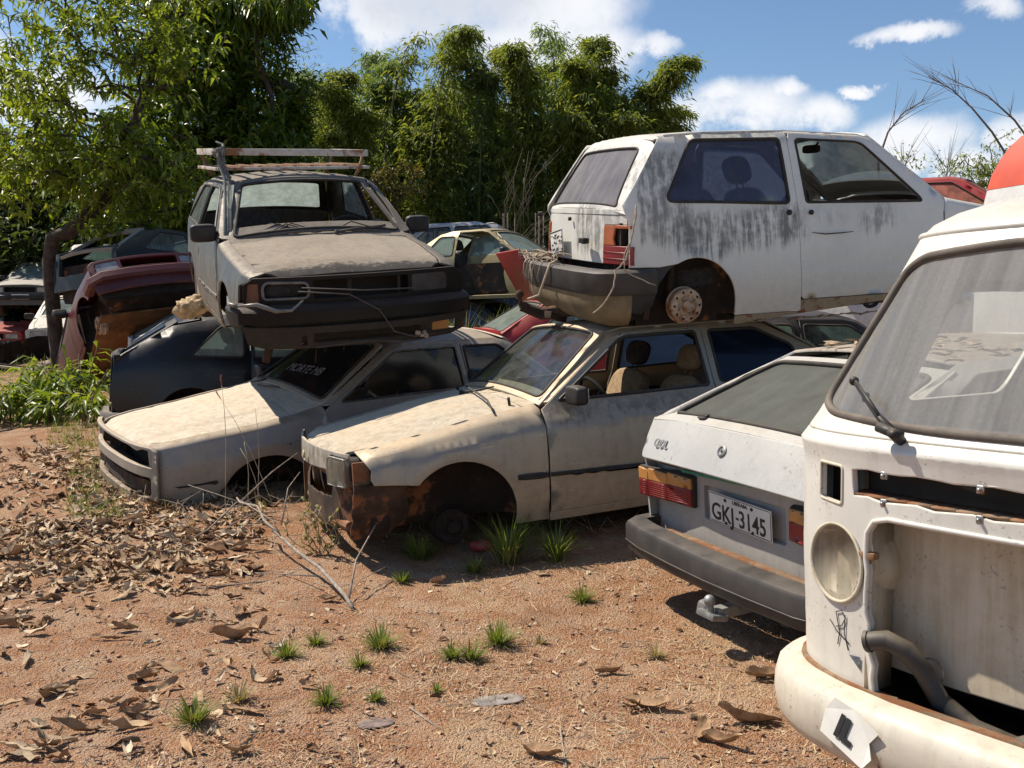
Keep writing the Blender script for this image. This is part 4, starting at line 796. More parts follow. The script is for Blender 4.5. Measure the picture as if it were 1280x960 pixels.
# ================= white hatchback seen from behind, plate GKJ 3145
def rear_hatch():
    e=Euler((.0061,-.0631,.4296)); o=Vector((1.0897,4.6484,-.0457))+e.to_matrix()@Vector((3.75,0,0))
    R=empty('hatchback_car',o,e,'white hatchback seen from behind with number plate GKJ 3145 and a sagging grey bumper','car','wrecked cars stacked in the yard')
    m=paint('greyish_white_paint',(.44,.45,.44),dust=(.60,.50,.36),top=.42,low=.22,rust=.12,grime=.15,rough=.38)
    B=Body([(0,.62),(-.1,.74),(-.7,.79),(-2,.80),(-3.3,.80),(-3.6,.79),(-3.82,.76)],
        [(0,.74),(-.1,.77),(-1.15,.92),(-1.25,.95),(-1.85,1.29),(-1.98,1.315),(-2.92,1.315),(-3.66,1.055),(-3.72,1.03),(-3.83,.80)],[(0,.75),(-1.2,.90),(-3.8,.93)],k=.40,zw=.52,tuck=.045,
        crown=((-5,.02),(-3.7,.02),(-2.9,.03),(-1.9,.04),(-1.2,.03),(0,.03)),bumps=[archbump(-3.10,.32,.33,.08,.012)])
    B.ry=interp([(-5,.06),(-3.2,.06),(-1.5,.045),(-1.2,.08),(0,.08)]); nosebody(B,.12,.03)
    d=dict(dent=.003,step=.06,seed=21,
      fender=B.seg(-.06,-1.22)+[(-1.235,.86),(-1.24,.28),(-1.05,.28)]+arc(-.75,.32,.33,.32,180,20,14)+[(-.42,.42),(-.10,.40),(-.06,.6)],
      door=[(-1.25,.30),(-1.25,.88)]+B.seg(-1.28,-2.42,-.03)+[(-2.44,.30)],dwin=rnd([(-1.42,.935),(-1.90,1.245),(-1.98,1.262),(-2.39,1.262),(-2.41,.935)],.02),dglass=M['glass'],
      quarter=B.seg(-2.43,-3.66)+[(-3.70,1.02),(-3.79,.84),(-3.765,.76),(-3.74,.40),(-3.50,.38)]+arc(-3.10,.32,.34,.33,170,0,16)+[(-2.75,.28),(-2.45,.28)],
      qwin=rnd([(-2.48,.94),(-2.46,1.262),(-2.90,1.262),(-3.42,1.0),(-3.38,.95)],.03),qglass=M['glass'],
      sill=[(-1.24,.275),(-2.76,.275),(-2.76,.22),(-1.24,.22)],roof=(-1.86,-2.93),hood=(-.03,-1.14),cowl=(-1.15,-1.40))
    d['roofmat']=paint('rusty_littered_roof',(.48,.44,.38),dust=(.34,.26,.19),top=1.0,low=0,rust=.5,grime=.5)
    shell(R,B,m,d)
    for sg,_ in sides():
        panel('roof_rail',B.seg(-1.25,-2.425)+[(x,z-.025) for x,z in B.seg(-1.30,-2.425)[::-1]],B.side(sg),m,R,step=.06,edge=.002); mirror(R,-1.40,.75,.98,sg)
    framed(R,'windscreen_frame',trap(.70,.56,0,.70),patch(-1.20,.985,31,.14,0,0,.70),rnd(trap(.64,.51,.05,.655),.05),m,M['glass'])
    # tailgate: sloping glass above, lip, vertical lower part
    ub=patch(-3.735,1.035,19.3,.03,.05,.004,.80,True)
    tg=framed(R,'tailgate',[(-.725,0),(.725,0),(.71,.10),(.575,.80),(-.575,.80),(-.71,.10)],ub,rnd([(-.60,.075),(.60,.075),(.52,.72),(-.52,.72)],[.03,.03,.06,.06]),m,M['glassgol'],seal=.013,dn=.002,gname='rear_window')
    lb=patch(-3.852,.835,60,.03,.05,.004,.23,True)
    panel('tailgate_lower_panel',rnd([(-.735,.225),(.735,.225),(.70,0),(-.70,0)],[.01,.01,.03,.03]),lb,m,tg,step=.05,dent=.0025,seed=6,lip=.03)
    N=Vector((-math.sin(rad(60)),0,math.cos(rad(60))))
    c=pt(lb,.03,.12)+N*.004; bm=bmesh.new(); Mx=Matrix.Translation(c)@N.to_track_quat('Z','Y').to_matrix().to_4x4(); add_lathe(bm,[(.028,0),(.028,.006),(.022,.010),(.018,.006),(.016,.002),(.001,.002)],Mx,24); add_box(bm,c+N*.006,(.006,.004,.018)); fin('boot_lock',bm,M['steel'],tg,sharp=40)
    rt=Vector((0,-1,0)); up=N.cross(rt)
    TM=Matrix.Translation(pt(lb,.535,.085)+N*.007)@Matrix(((rt.x,up.x,N.x,0),(rt.y,up.y,N.y,0),(rt.z,up.z,N.z,0),(0,0,0,1))); text('badge_lettering','GOL',.062,M['steel'],tg,TM,.0025,bold=.0006)
    P0=pt(ub,.33,.045)+Vector((0,0,.008)); bm=bmesh.new(); add_super(bm,P0,(.018,.03,.006),3); add_tube(bm,[P0,P0+Vector((.02,-.03,.015))],.005); fin('wiper_spindle',bm,M['trim'],tg)
    # rear panel
    rp=patch(-3.715,.38,90,0,.06,0,.44,True); pm=paint('shaded_rear_panel_paint',(.34,.34,.33),dust=(.50,.40,.28),top=.4,low=.4,rust=.15,grime=.25)  # body paint darkened to put the shade below the tailgate lip into its colour
    panel('rear_panel',[(-.76,0),(.76,0),(.765,.43),(-.765,.43)],rp,pm,R,[rnd([(-.31,.17),(.31,.17),(.31,.345),(-.31,.345)],.02)],step=.05,dent=.003,lip=.03)
    panel('plate_recess',[(-.33,.155),(.33,.155),(.33,.36),(-.33,.36)],patch(-3.685,.38,90,0,0,0,.44,True),pm,R,step=.1,lip=0)
    bm=bmesh.new(); add_box(bm,(-3.71,0,.81),(.02,1.42,.035)); fin('boot_gap_shadow_strip',bm,M['rubber'],R).name='boot_gap_shade'  # dark strip standing in for the shadow in the open boot gap
    bm=bmesh.new(); add_box(bm,(-3.755,.14,.792),(.03,.56,.016),Euler((rad(-2),0,0))); fin('reflective_strip',bm,M['green'],R,sharp=30)
    bm=bmesh.new(); add_super(bm,(-3.735,.56,.80),(.03,.12,.018),3); add_super(bm,(-3.735,.33,.79),(.03,.06,.014),3); fin('boot_sill_debris',bm,M['rubber'],R)
    yl=M['amber_lens']
    for sg in (1,-1):
        f=lambda u,v: (-3.742-.13*np.clip((np.abs(u)-.36),0,1),u,v)
        a,b=.365,.775
        lam=panel('tail_lamp',[(sg*a,.595),(sg*b,.605),(sg*b,.757),(sg*a,.745)],f,M['dark'],R,off=-.004,lip=.03,step=.08)
        for y0,y1 in ((.372,.545),(.552,.695),(.702,.772)):
            panel('red_lens',[(sg*y0,.602),(sg*y1,.606),(sg*y1,.688),(sg*y0,.683)],f,M['red_lens'],lam,off=.008,lip=.02,step=.04); panel('amber_lens',[(sg*y0,.689),(sg*y1,.693),(sg*y1,.751),(sg*y0,.741)],f,yl,lam,off=.008,lip=.02,step=.04)
            for k in range(7): loop('lens_rib',[(sg*y0,.612+k*.011),(sg*y1,.614+k*.011)],lambda u,v:tuple(np.asarray(q)-(.009 if i==0 else 0) for i,q in enumerate(f(u,v))),.0015,M['red_lens'],lam,closed=False,seg=4) if sg>0 else None
    # number plate
    PM=Matrix.Translation((-3.735,0,.632))@Matrix(((0,-.05,-.999,0),(-1,0,0,0),(0,.999,-.05,0),(0,0,0,1)))@Euler((0,0,rad(-1.5))).to_matrix().to_4x4()
    bm=bmesh.new(); add_box(bm,(0,0,0),(.475,.150,.003),bev=.001); bm.transform(PM); pl=fin('number_plate',bm,M['plate'],R)
    tr=lambda x,y,z=.0025: PM@Matrix.Translation((x,y,z))
    text('plate_characters','GKJ',.118,M['ink'],pl,tr(-.125,-.022),.001,bold=.0012,sx=.92); text('plate_characters','3145',.118,M['ink'],pl,tr(.098,-.022),.001,bold=.0012,sx=.86); text('plate_town_name','UBERABA',.026,M['ink'],pl,tr(.01,.052),.001)
    bm=bmesh.new(); add_box(bm,(-.012,-.02,.003),(.02,.01,.002),bev=0)
    for x,y in ((-.10,.052),(.10,.052),(-.10,-.062),(.10,-.062)): add_lathe(bm,[(.008,0),(.008,.004),(.001,.005)],Matrix.Translation((x,y,.002)),10)
    q=random.Random(3)
    for a,b,c_,e_ in ((0,.069,.45,.0025),(0,-.069,.45,.0025),(.231,0,.0025,.138),(-.231,0,.0025,.138)): add_box(bm,(a,b,.002),(c_,e_,.002),bev=0)
    bm.transform(PM); fin('plate_marks',bm,M['ink'],pl)
    # bumper hanging away from the body
    path=[(-3.45,.835,.0),(-3.62,.84,.0),(-3.80,.83,.0),(-3.885,.77,.0),(-3.92,.60,.0),(-3.935,.3,-.005),(-3.94,0,-.01),(-3.935,-.3,-.01),(-3.92,-.6,-.01),(-3.885,-.77,-.005),(-3.80,-.83,0),(-3.45,-.835,0)]
    bm=bmesh.new(); add_sweep(bm,path,[(-.10,.475),(-.02,.475),(.0,.468),(.012,.45),(.014,.375),(.006,.365),(.010,.355),(.0,.315),(-.02,.305),(-.08,.31)]); bu=fin('rear_bumper',bm,M['trimgrey'],R,sharp=35)
    bm=bmesh.new(); add_sweep(bm,path[2:-2],[(.016,.372),(.018,.366),(.016,.360),(.010,.360),(.010,.372)]); fin('bumper_groove_strip',bm,M['trim'],bu)
    bm=bmesh.new(); add_box(bm,(-3.80,-.10,.43),(.06,1.25,.07),Euler((0,rad(12),0)),bev=.015); add_box(bm,(-3.80,.05,.385),(.03,1.3,.02)); fin('bumper_iron',bm,M['rustb'],bu,sharp=40)
    bm=bmesh.new(); add_box(bm,(-3.99,-.12,.235),(.09,.13,.03),Euler((0,rad(12),0)),bev=.010); add_box(bm,(-3.98,-.05,.255),(.06,.05,.05),Euler((.3,0,.3)),bev=.012); add_tube(bm,[(-4.0,-.12,.24),(-4.0,-.12,.285)],[.022,.015]); add_super(bm,(-4.002,-.12,.305),(.027,.027,.027),2,n=10); add_box(bm,(-3.80,-.12,.24),(.35,.06,.05)); fin('tow_ball',bm,plain('galvanised_steel',(.28,.28,.27),.5,.5,var=.35),R,sharp=45)
    tub(R,B,-.2,-3.68,arches=((-.75,.38),(-3.10,.38)),zt=.78); bm=bmesh.new(); add_box(bm,(-3.0,0,.86),(1.1,1.3,.02)); fin('parcel_shelf',bm,M['dark'],R)
    for x in (-.75,-3.1):
        for sg in (1,-1): drum(R,x,sg*.66,.22,.12,sg)
    seat(R,-2.1,.36,.45,M['seatd']); seat(R,-2.1,-.36,.45,M['seatd']); dash(R,-1.45,.64,.88,M['dark'])
    # dry leaves lying on the roof edge
    bm=bmesh.new(); q=random.Random(12)
    for i in range(70):
        x,y=q.uniform(-2.9,-2.4),q.uniform(-.5,.5); z=pt(B.top,x,y).z+.012; L=q.uniform(.02,.07); a=q.uniform(0,6.3); h=q.uniform(.0,.02)
        v=[bm.verts.new((x+L*math.cos(a+t)*s,y+L*math.sin(a+t)*s,z+hh)) for t,s,hh in ((0,1,h),(1.3,.4,0),(3.14,1,h*.5),(-1.3,.4,h))]; bm.faces.new(v)
    tag(fin('dry_leaves_on_roof',bm,plain('dead_leaf_brown',(.34,.25,.16),.8,var=.5,scale=40),R,smooth=False),kind='stuff')
    return R
# ================= white van front (right foreground)
def van():
    R=empty('van',(1.2398,2.2958,.0654),(.0217,-.0152,-2.4945),'cream-white flat-fronted van with its nose panel, headlamps and grille missing, bumper end hanging open','van')
    m=paint('cream_white_van_paint',(.65,.64,.59),dust=(.55,.45,.30),top=.35,low=.30,rust=.2,grime=.16,rough=.36)
    n=3.0; th=np.linspace(0,1,400)**.6; yn=th; xn=1-(1-np.minimum(yn,1)**n)**(1/n)
    S=np.concatenate([[0],np.cumsum(np.hypot(np.diff(yn*.86),np.diff(xn*.45)))]); smax=S[-1]
    pv=[(.2,.2,-.03,.83),(.45,.45,-.02,.845),(.8,.8,0,.848),(1.08,1.08,.002,.848),(1.12,1.115,.008,.853),(1.15,1.14,.014,.855),(1.19,1.175,-.006,.838),(1.22,1.20,-.022,.832),(1.26,1.24,-.045,.82),(1.70,1.68,-.31,.70),(1.78,1.755,-.36,.685),(1.84,1.79,-.395,.665),(1.92,1.825,-.46,.625),(2.02,1.858,-.56,.565),(2.16,1.885,-.70,.48),(2.4,1.905,-.95,.33),(2.75,1.915,-1.30,.05)]
    pv=np.array(pv)
    def mp(u,v):
        u=np.asarray(u,float); v=np.asarray(v,float); z=np.interp(v,pv[:,0],pv[:,1]); xf=np.interp(v,pv[:,0],pv[:,2]); W=np.interp(v,pv[:,0],pv[:,3]); a=np.abs(u); s=np.minimum(a,smax)
        y=W*np.interp(s,S,yn); x=xf-(.45-.02*(v<1.2))*np.interp(s,S,xn)-np.maximum(a-smax,0); return x,np.sign(u)*y,z
    ref=(-2,0,1.0); sx=smax
    def hlc(s): return [(s+.112*math.cos(a),.80+.112*math.sin(a)) for a in [2*math.pi*i/40 for i in range(40)]]
    ind=lambda s:rnd([(s-.052,.978),(s+.052,.972),(s+.052,1.082),(s-.052,1.085)],.012)
    cav=[(-.455,.455),(.478,.455),(.478,.90),(.45,.945),(.40,.958),(-.40,.958),(-.45,.945),(-.474,.91),(-.478,.84),(-.470,.80),(-.477,.74),(-.479,.68),(-.468,.655),(-.474,.62),(-.462,.60),(-.470,.575),(-.455,.54),(-.462,.50)]
    slot=[(-.53,1.004)]+[(-.53+i*.053,1.004+.005*math.sin(i*2.1)) for i in range(1,20)]+[(.53,1.004),(.535,1.08)]+[(.53-i*.053,1.082+.0035*math.sin(i*1.7)) for i in range(1,20)]+[(-.535,1.078)]
    low=panel('nose_panel',[(-sx-.16,.40),(sx+.16,.40),(sx+.16,1.185),(-sx-.16,1.185)],mp,m,R,[hlc(.60),hlc(-.60),ind(.625),ind(-.625),slot,cav],step=.045,dent=.004,ref=ref,lip=.018,lines=[[(-sx-.1,z),(sx+.1,z)] for z in (1.09,1.10,1.11,1.12,1.13,1.14,1.15,1.16,1.17,1.178)],seed=31)
    hole=rnd([(-.80,1.275),(-.70,1.245),(-.3,1.222),(.3,1.222),(.70,1.245),(.80,1.275),(.745,1.66),(.66,1.70),(.3,1.725),(-.3,1.725),(-.66,1.70),(-.745,1.66)],[.04,.06,.1,.1,.06,.04,.06,.06,.1,.1,.06,.06])
    up=framed(R,'windscreen_frame',[(-sx-.16,1.19),(sx+.16,1.19),(sx+.10,1.775),(-sx-.10,1.775)],mp,hole,m,M['glasskombi'],seal=.0,step=.05,off=-.006)
    loop('screen_seal',hole,mp,.0125,plain('perished_grey_rubber',(.10,.085,.07),.85,dust=.5,dcol=(.24,.20,.16)),up,step=.03,seg=8)
    # roof
    us=np.concatenate([-np.linspace(sx+2.4,sx,20),-np.linspace(sx,0,34)[1:],np.linspace(0,sx,34)[1:],np.linspace(sx,sx+2.4,20)[1:]]); vs=np.array([1.778,1.80,1.84,1.88,1.92,1.97,2.02,2.09,2.16,2.28,2.4,2.58,2.75])
    U,Vv=np.meshgrid(us,vs); X,Y,Z=mp(U.ravel(),Vv.ravel()); nU=len(us); V3=np.stack([X,Y,Z],1)
    V3[:,0]=np.maximum(V3[:,0],-4.2); Fc=[(j*nU+i,j*nU+i+1,(j+1)*nU+i+1,(j+1)*nU+i) for j in range(len(vs)-1) for i in range(nU-1)]
    o=raw('roof',V3,Fc,m,R,smooth=True)
    loop('rain_gutter',[(u,1.778) for u in np.linspace(-sx-2.3,sx+2.3,120)],mp,.010,m,R,closed=False,step=.1)
    for sg in (1,-1):
        f=lambda P:[(sg*a,b) for a,b in P]; L=sx
        panel('cab_door',f([(L+.165,.40),(L+1.05,.40),(L+1.05,1.77),(L+.105,1.77),(L+.165,1.19)]),mp,m,R,[f(rnd([(L+.27,1.24),(L+.95,1.24),(L+.95,1.66),(L+.20,1.66)],.06))],step=.08,ref=ref,dent=.003)
        panel('body_side',f([(L+1.06,.35),(L+3.7,.35),(L+3.7,1.77),(L+1.06,1.77)]),mp,m,R,[f(rnd([(L+1.2,1.24),(L+2.2,1.24),(L+2.2,1.66),(L+1.2,1.66)],.08)),f(rnd([(L+2.4,1.24),(L+3.4,1.24),(L+3.4,1.66),(L+2.4,1.66)],.08))],step=.12,ref=ref,dent=.003)
    bm=bmesh.new(); 
    for a,b in (((-4.16,-.82,.35),(-4.16,.82,1.20)),): add_box(bm,(-4.17,0,.78),(.03,1.6,.86))
    for y in (-.72,.72): add_box(bm,(-4.1,y,1.48),(.04,.16,.6))
    fin('rear_wall',bm,m,R)
    fl=lambda u,v:mp(u,v)
    bm=bmesh.new(); add_box(bm,(-2.3,0,.42),(3.9,1.5,.04)); add_box(bm,(-1.35,0,.80),(.03,1.6,.75)); fin('cab_floor',bm,M['under'],R)
    # dash shelf with curved front following the screen
    sh=paint('faded_red_brown_dash',(.23,.12,.09),dust=(.42,.30,.22),top=.6,low=0,rust=0,grime=.2,rough=.8)
    us=np.linspace(-sx*.95,sx*.95,40); X,Y,Z=mp(us,us*0+1.22); V=[];
    for x,y in zip(X,Y): V+= [(x-.03,y*.97,1.19),(x-.10,y*.96,1.20),(min(x-.2,-.30),y*.93,1.19),(min(x-.2,-.32),y*.93,1.02)]
    Fc=[(i*4+k,i*4+k+1,(i+1)*4+k+1,(i+1)*4+k) for i in range(39) for k in range(3)]; raw('dashboard',V,Fc,sh,R,smooth=False)
    seat(R,-.95,.42,.80,M['seatd'],12); seat(R,-.95,-.42,.80,M['seatd'],12,w=.26)
    bm=bmesh.new(); Mx=Matrix.Translation((-.42,.42,1.18))@Euler((0,rad(-35),0)).to_matrix().to_4x4(); add_tube(bm,[Mx@Vector((.2*math.cos(a),.2*math.sin(a),0)) for a in [2*math.pi*i/28 for i in range(28)]],.011,8,closed=True); add_tube(bm,[Mx@Vector((-.19,0,0)),Mx@Vector((.19,0,0))],.012); add_tube(bm,[Mx@Vector((0,0,0)),Mx@Vector((0,0,-.5))],.02); fin('steering_wheel',bm,M['dark'],R)
    # inside the headlamp buckets, indicator holes and air slot
    cream=paint('stained_cream_inner_panel',(.58,.54,.43),dust=(.45,.32,.18),top=.3,low=.75,rust=.45,grime=.35,rough=.6,patches=[((-.3,.1),(.55,.95),(.42,.31,.18),.35)])
    for sg in (1,-1):
        c=pt(mp,sg*.60,.80); nn=(pt(mp,sg*.60+.02,.80)-pt(mp,sg*.60-.02,.80)).cross(Vector((0,0,1))); nn=nn if nn.x>0 else -nn; nn.normalize()
        Mx=Matrix.Translation(c)@nn.to_track_quat('Z','Y').to_matrix().to_4x4(); bm=bmesh.new(); add_lathe(bm,[(.114,-.004),(.112,-.03),(.112,-.10),(.105,-.15),(.08,-.18),(.03,-.19),(.001,-.19)],Mx,36); o=fin('headlamp_bowl',bm,cream,R)
        bm=bmesh.new(); add_lathe(bm,[(.106,-.012),(.107,.0),(.112,.003),(.116,.001),(.117,-.004)],Mx,40); fin('headlamp_ring',bm,cream,o)
        bm=bmesh.new(); q=random.Random(2)
        for i in range(14): add_super(bm,Mx@Vector((q.uniform(-.04,.05),q.uniform(-.02,.02)-.075,q.uniform(-.06,-.02))) if False else c+Vector((-.05+q.uniform(-.03,.03),sg*-.01+q.uniform(-.05,.05),-.085+q.uniform(0,.02))),(.012,.014,.01),3,n=5)
        fin('lamp_debris',bm,plain('pale_debris',(.6,.57,.5),.9),o)
        panel('indicator_seat',[(sg*a,b) for a,b in [(.56,.96),(.69,.96),(.69,1.10),(.56,1.10)]],lambda u,v:tuple(np.asarray(q)-(.07 if i==0 else 0) for i,q in enumerate(mp(u,v))),M['ink'],R,lip=0,ref=ref)
        loop('indicator_rim',ind(sg*.625),mp,.005,cream,R)
    ins=lambda dx,dz=0:(lambda u,v:tuple(np.asarray(q)-(dx if i==0 else 0) for i,q in enumerate(mp(u,v))))
    panel('air_duct',[(-.55,.99),(.55,.99),(.55,1.095),(-.55,1.095)],ins(.10),M['dark'],R,lip=0,ref=ref,step=.1)
    bm=bmesh.new()
    sw=lambda off,z,dz,w_: [add_box(bm,((pt(mp,u,z)+Vector((-off,0,dz)))),(w_,.075,.006),Euler((0,0,math.atan2((pt(mp,u+.01,z)-pt(mp,u-.01,z)).y,(pt(mp,u+.01,z)-pt(mp,u-.01,z)).x)-math.pi/2)),bev=0) for u in np.linspace(-.52,.52,16)]
    sw(.045,1.01,.0,.08); fin('duct_ledge',bm,M['rustb'],R); bm=bmesh.new(); sw(.03,1.08,.004,.05); fin('duct_ledge',bm,M['rust'],R)
    for u in (-.42,-.14,.14,.42):
        for z in (1.075,1.0): bm=bmesh.new(); p=pt(mp,u,z); add_box(bm,p+Vector((-.004,0,0)),(.010,.020,.022),bev=.003); add_tube(bm,[p,p+Vector((.010,0,0))],.0045); fin('grille_clip',bm,M['steel'],R)
    panel('inner_front_panel',rnd([(-.60,.50),(.60,.50),(.60,.99),(-.60,.99)],.03),ins(.13),cream,R,step=.06,dent=.012,lip=.01,ref=ref,seed=33)
    pz=lambda u,z,dx=.06:pt(mp,u,z)-Vector((dx,0,0))
    for u in (-.482,.482):
        bm=bmesh.new(); add_box(bm,pz(u,.71,.07),(.12,.008,.52),Euler((0,0,0)),bev=0); fin('opening_flange',bm,cream,R)
    bm=bmesh.new(); add_box(bm,pz(-.475,.845,.01),(.03,.05,.02)); add_box(bm,pz(-.475,.835,.012),(.012,.016,.03)); fin('hinge_bracket',bm,M['rustb'],R,sharp=40)
    loop('opening_edge_bead',cav,mp,.008,m,R)
    bm=bmesh.new(); add_box(bm,(-.30,0,.36),(.5,1.3,.02)); add_box(bm,(-.16,0,.30),(.03,1.3,.10)); fin('front_crossmember',bm,M['under'],R)
    # hoses
    hs=plain('black_hose',(.03,.028,.026),.6,dust=.6,dcol=(.22,.18,.13))
    h1=[(-.03,-.465,.605),(-.04,-.41,.62),(-.06,-.365,.60),(-.09,-.33,.545),(-.11,-.29,.47),(-.12,-.20,.42),(-.13,-.05,.40)]
    bm=bmesh.new(); add_tube(bm,h1,.027,16,caps=False); 
    for k in (0,): add_tube(bm,[h1[0],Vector(h1[0])+(Vector(h1[1])-Vector(h1[0]))*.2],.031,16,caps=False)
    tag(fin('hose',bm,hs,R),None)
    bm=bmesh.new(); add_tube(bm,[(-.06,-.10,.40),(-.05,-.02,.45),(-.06,.10,.48),(-.08,.25,.47),(-.1,.45,.40)],.032,16); fin('hose',bm,hs,R)
    bm=bmesh.new(); add_tube(bm,[pz(-.33,.58,.10)+Vector((0,.035*math.cos(a),.035*math.sin(a)-.04)) for a in [2*math.pi*i/20 for i in range(20)]],.003,6,closed=True); fin('clamp_ring',bm,M['steel'],R)
    # bumper: end cap open, folded top step
    xs=[]; 
    for u in np.concatenate([[-sx-.10],np.linspace(-sx+.02,sx-.02,44),[sx+.10]]): p=pt(mp,u,.5); xs.append((p.x,p.y,0))
    sec=[(a*.72,b-.085) for a,b in [(.005,.545),(.075,.535),(.105,.515),(.118,.48),(.120,.43),(.108,.385),(.085,.355),(.02,.335),(.02,.342),(.08,.365),(.10,.39),(.112,.43),(.110,.475),(.098,.508),(.07,.525),(.005,.535)]][::-1]
    bm=bmesh.new(); add_sweep(bm,xs,[(a+.008,b) for a,b in sec])
    for v in bm.verts: v.co+=Vector((.5,.5,.7))*(.010*noise.noise(v.co*3.1)+.005*noise.noise(v.co*9+Vector((3,1,7))))
    bmm=paint('cream_bumper_paint',(.62,.60,.53),dust=(.50,.38,.20),top=.45,low=.35,rust=.3,grime=.2,rough=.4,patches=[((-.6,-.12),(.3,.6),(.40,.30,.16),.85,(-.78,-.68)),((-.3,-.02),(.3,.6),(.60,.52,.36),.6,(-.62,-.5))])
    bu=fin('front_bumper',bm,bmm,R,sharp=50)
    bm=bmesh.new(); add_sweep(bm,xs[3:-3],[(-.03,.462),(.012,.468),(.014,.458),(-.03,.45)][::-1]); fin('bumper_step',bm,M['rustb'],bu,sharp=40)
    bm=bmesh.new(); p=pt(mp,-.93,.5); add_tube(bm,[p+Vector((.04,-.055,-.10)),p+Vector((.045,-.078,-.10))],.010,12); fin('bolt_hole',bm,M['ink'],bu)
    # torn number plate on the bumper
    i0=len(xs)//2-11; a=Vector(xs[i0]); b=Vector(xs[i0+4]); dr=(b-a).normalized(); ou=Vector((dr.y,-dr.x,0)); upv=(Vector((0,0,1))-ou*.25).normalized(); c=(a+b)/2+ou*.10+Vector((0,0,.372)); nn=dr.cross(upv)
    PM=Matrix(((dr.x,upv.x,nn.x,c.x),(dr.y,upv.y,nn.y,c.y),(dr.z,upv.z,nn.z,c.z),(0,0,0,1)))@Euler((0,0,rad(-14))).to_matrix().to_4x4()
    bm=bmesh.new(); vs=[bm.verts.new(v) for v in [(-.10,-.055,0),(.07,-.06,.006),(.09,-.02,.012),(.06,.01,.004),(.08,.05,.012),(-.02,.06,.004),(-.09,.055,.008),(-.11,.01,.002)]]; f=bm.faces.new(vs); r=bmesh.ops.extrude_face_region(bm,geom=[f]); bmesh.ops.translate(bm,verts=[g for g in r['geom'] if isinstance(g,bmesh.types.BMVert)],vec=(0,0,.003)); bm.transform(PM); bmesh.ops.recalc_face_normals(bm,faces=bm.faces[:]); tp=fin('torn_number_plate',bm,M['plate'],bu,smooth=False)
    text('plate_characters','IL',.085,M['ink'],tp,PM@Matrix.Translation((-.02,-.005,.012)),.001,bold=.004)
    # handwritten mark and chipped blue patch
    bm=bmesh.new(); q=[[(-.60,.655),(-.585,.60),(-.595,.56)],[(-.63,.625),(-.60,.60),(-.545,.575)],[(-.60,.655),(-.575,.665),(-.56,.645),(-.575,.62),(-.60,.612)],[(-.56,.655),(-.565,.60),(-.55,.555)]]
    for P in q: add_tube(bm,[pt(mp,a,b-.0)+Vector((.0015,0,0)) for a,b in P],.0015,5)
    fin('pen_scribble',bm,M['ink'],low)
    panel('chipped_sticker',[(-.50,.51),(-.545,.545),(-.50,.55)],mp,plain('slate_chip',(.12,.14,.17),.5,var=.5,scale=60),low,off=.003,lip=0,edge=0,step=.05,ref=ref)
    # wiper
    pv0=pt(mp,-.375,1.188)+Vector((.012,0,.006)); p1=pt(mp,-.46,1.235)+Vector((.03,0,.02)); p2=pt(mp,-.62,1.32)+Vector((.035,0,.02))
    bm=bmesh.new(); add_tube(bm,[pv0-Vector((.02,0,.01)),pv0+Vector((.035,0,.02))],.014,12); add_tube(bm,[pv0+Vector((.02,-.05,.03)),pv0+Vector((.02,.02,.01))],.014,10); add_tube(bm,[pv0+Vector((.02,0,.015)),p1,p2],[.013,.009,.006],8); add_tube(bm,[p1+Vector((.01,.01,0)),p2+Vector((.01,.012,.0))],.005); add_super(bm,p2,(.014,.014,.014),2,n=6); fin('wiper_arm',bm,M['trim'],R)
    wheel(R,-1.05,-.70,.16,.30,-1); wheel(R,-1.05,.70,.16,.30,1); wheel(R,-3.4,-.70,.16,.30,-1); wheel(R,-3.4,.70,.16,.30,1)
    bm=bmesh.new(); p=pt(mp,-sx-.25,1.76); add_box(bm,p+Vector((0,-.02,.0)),(.05,.02,.03)); fin('gutter_clip',bm,M['rope'],R)
    return R
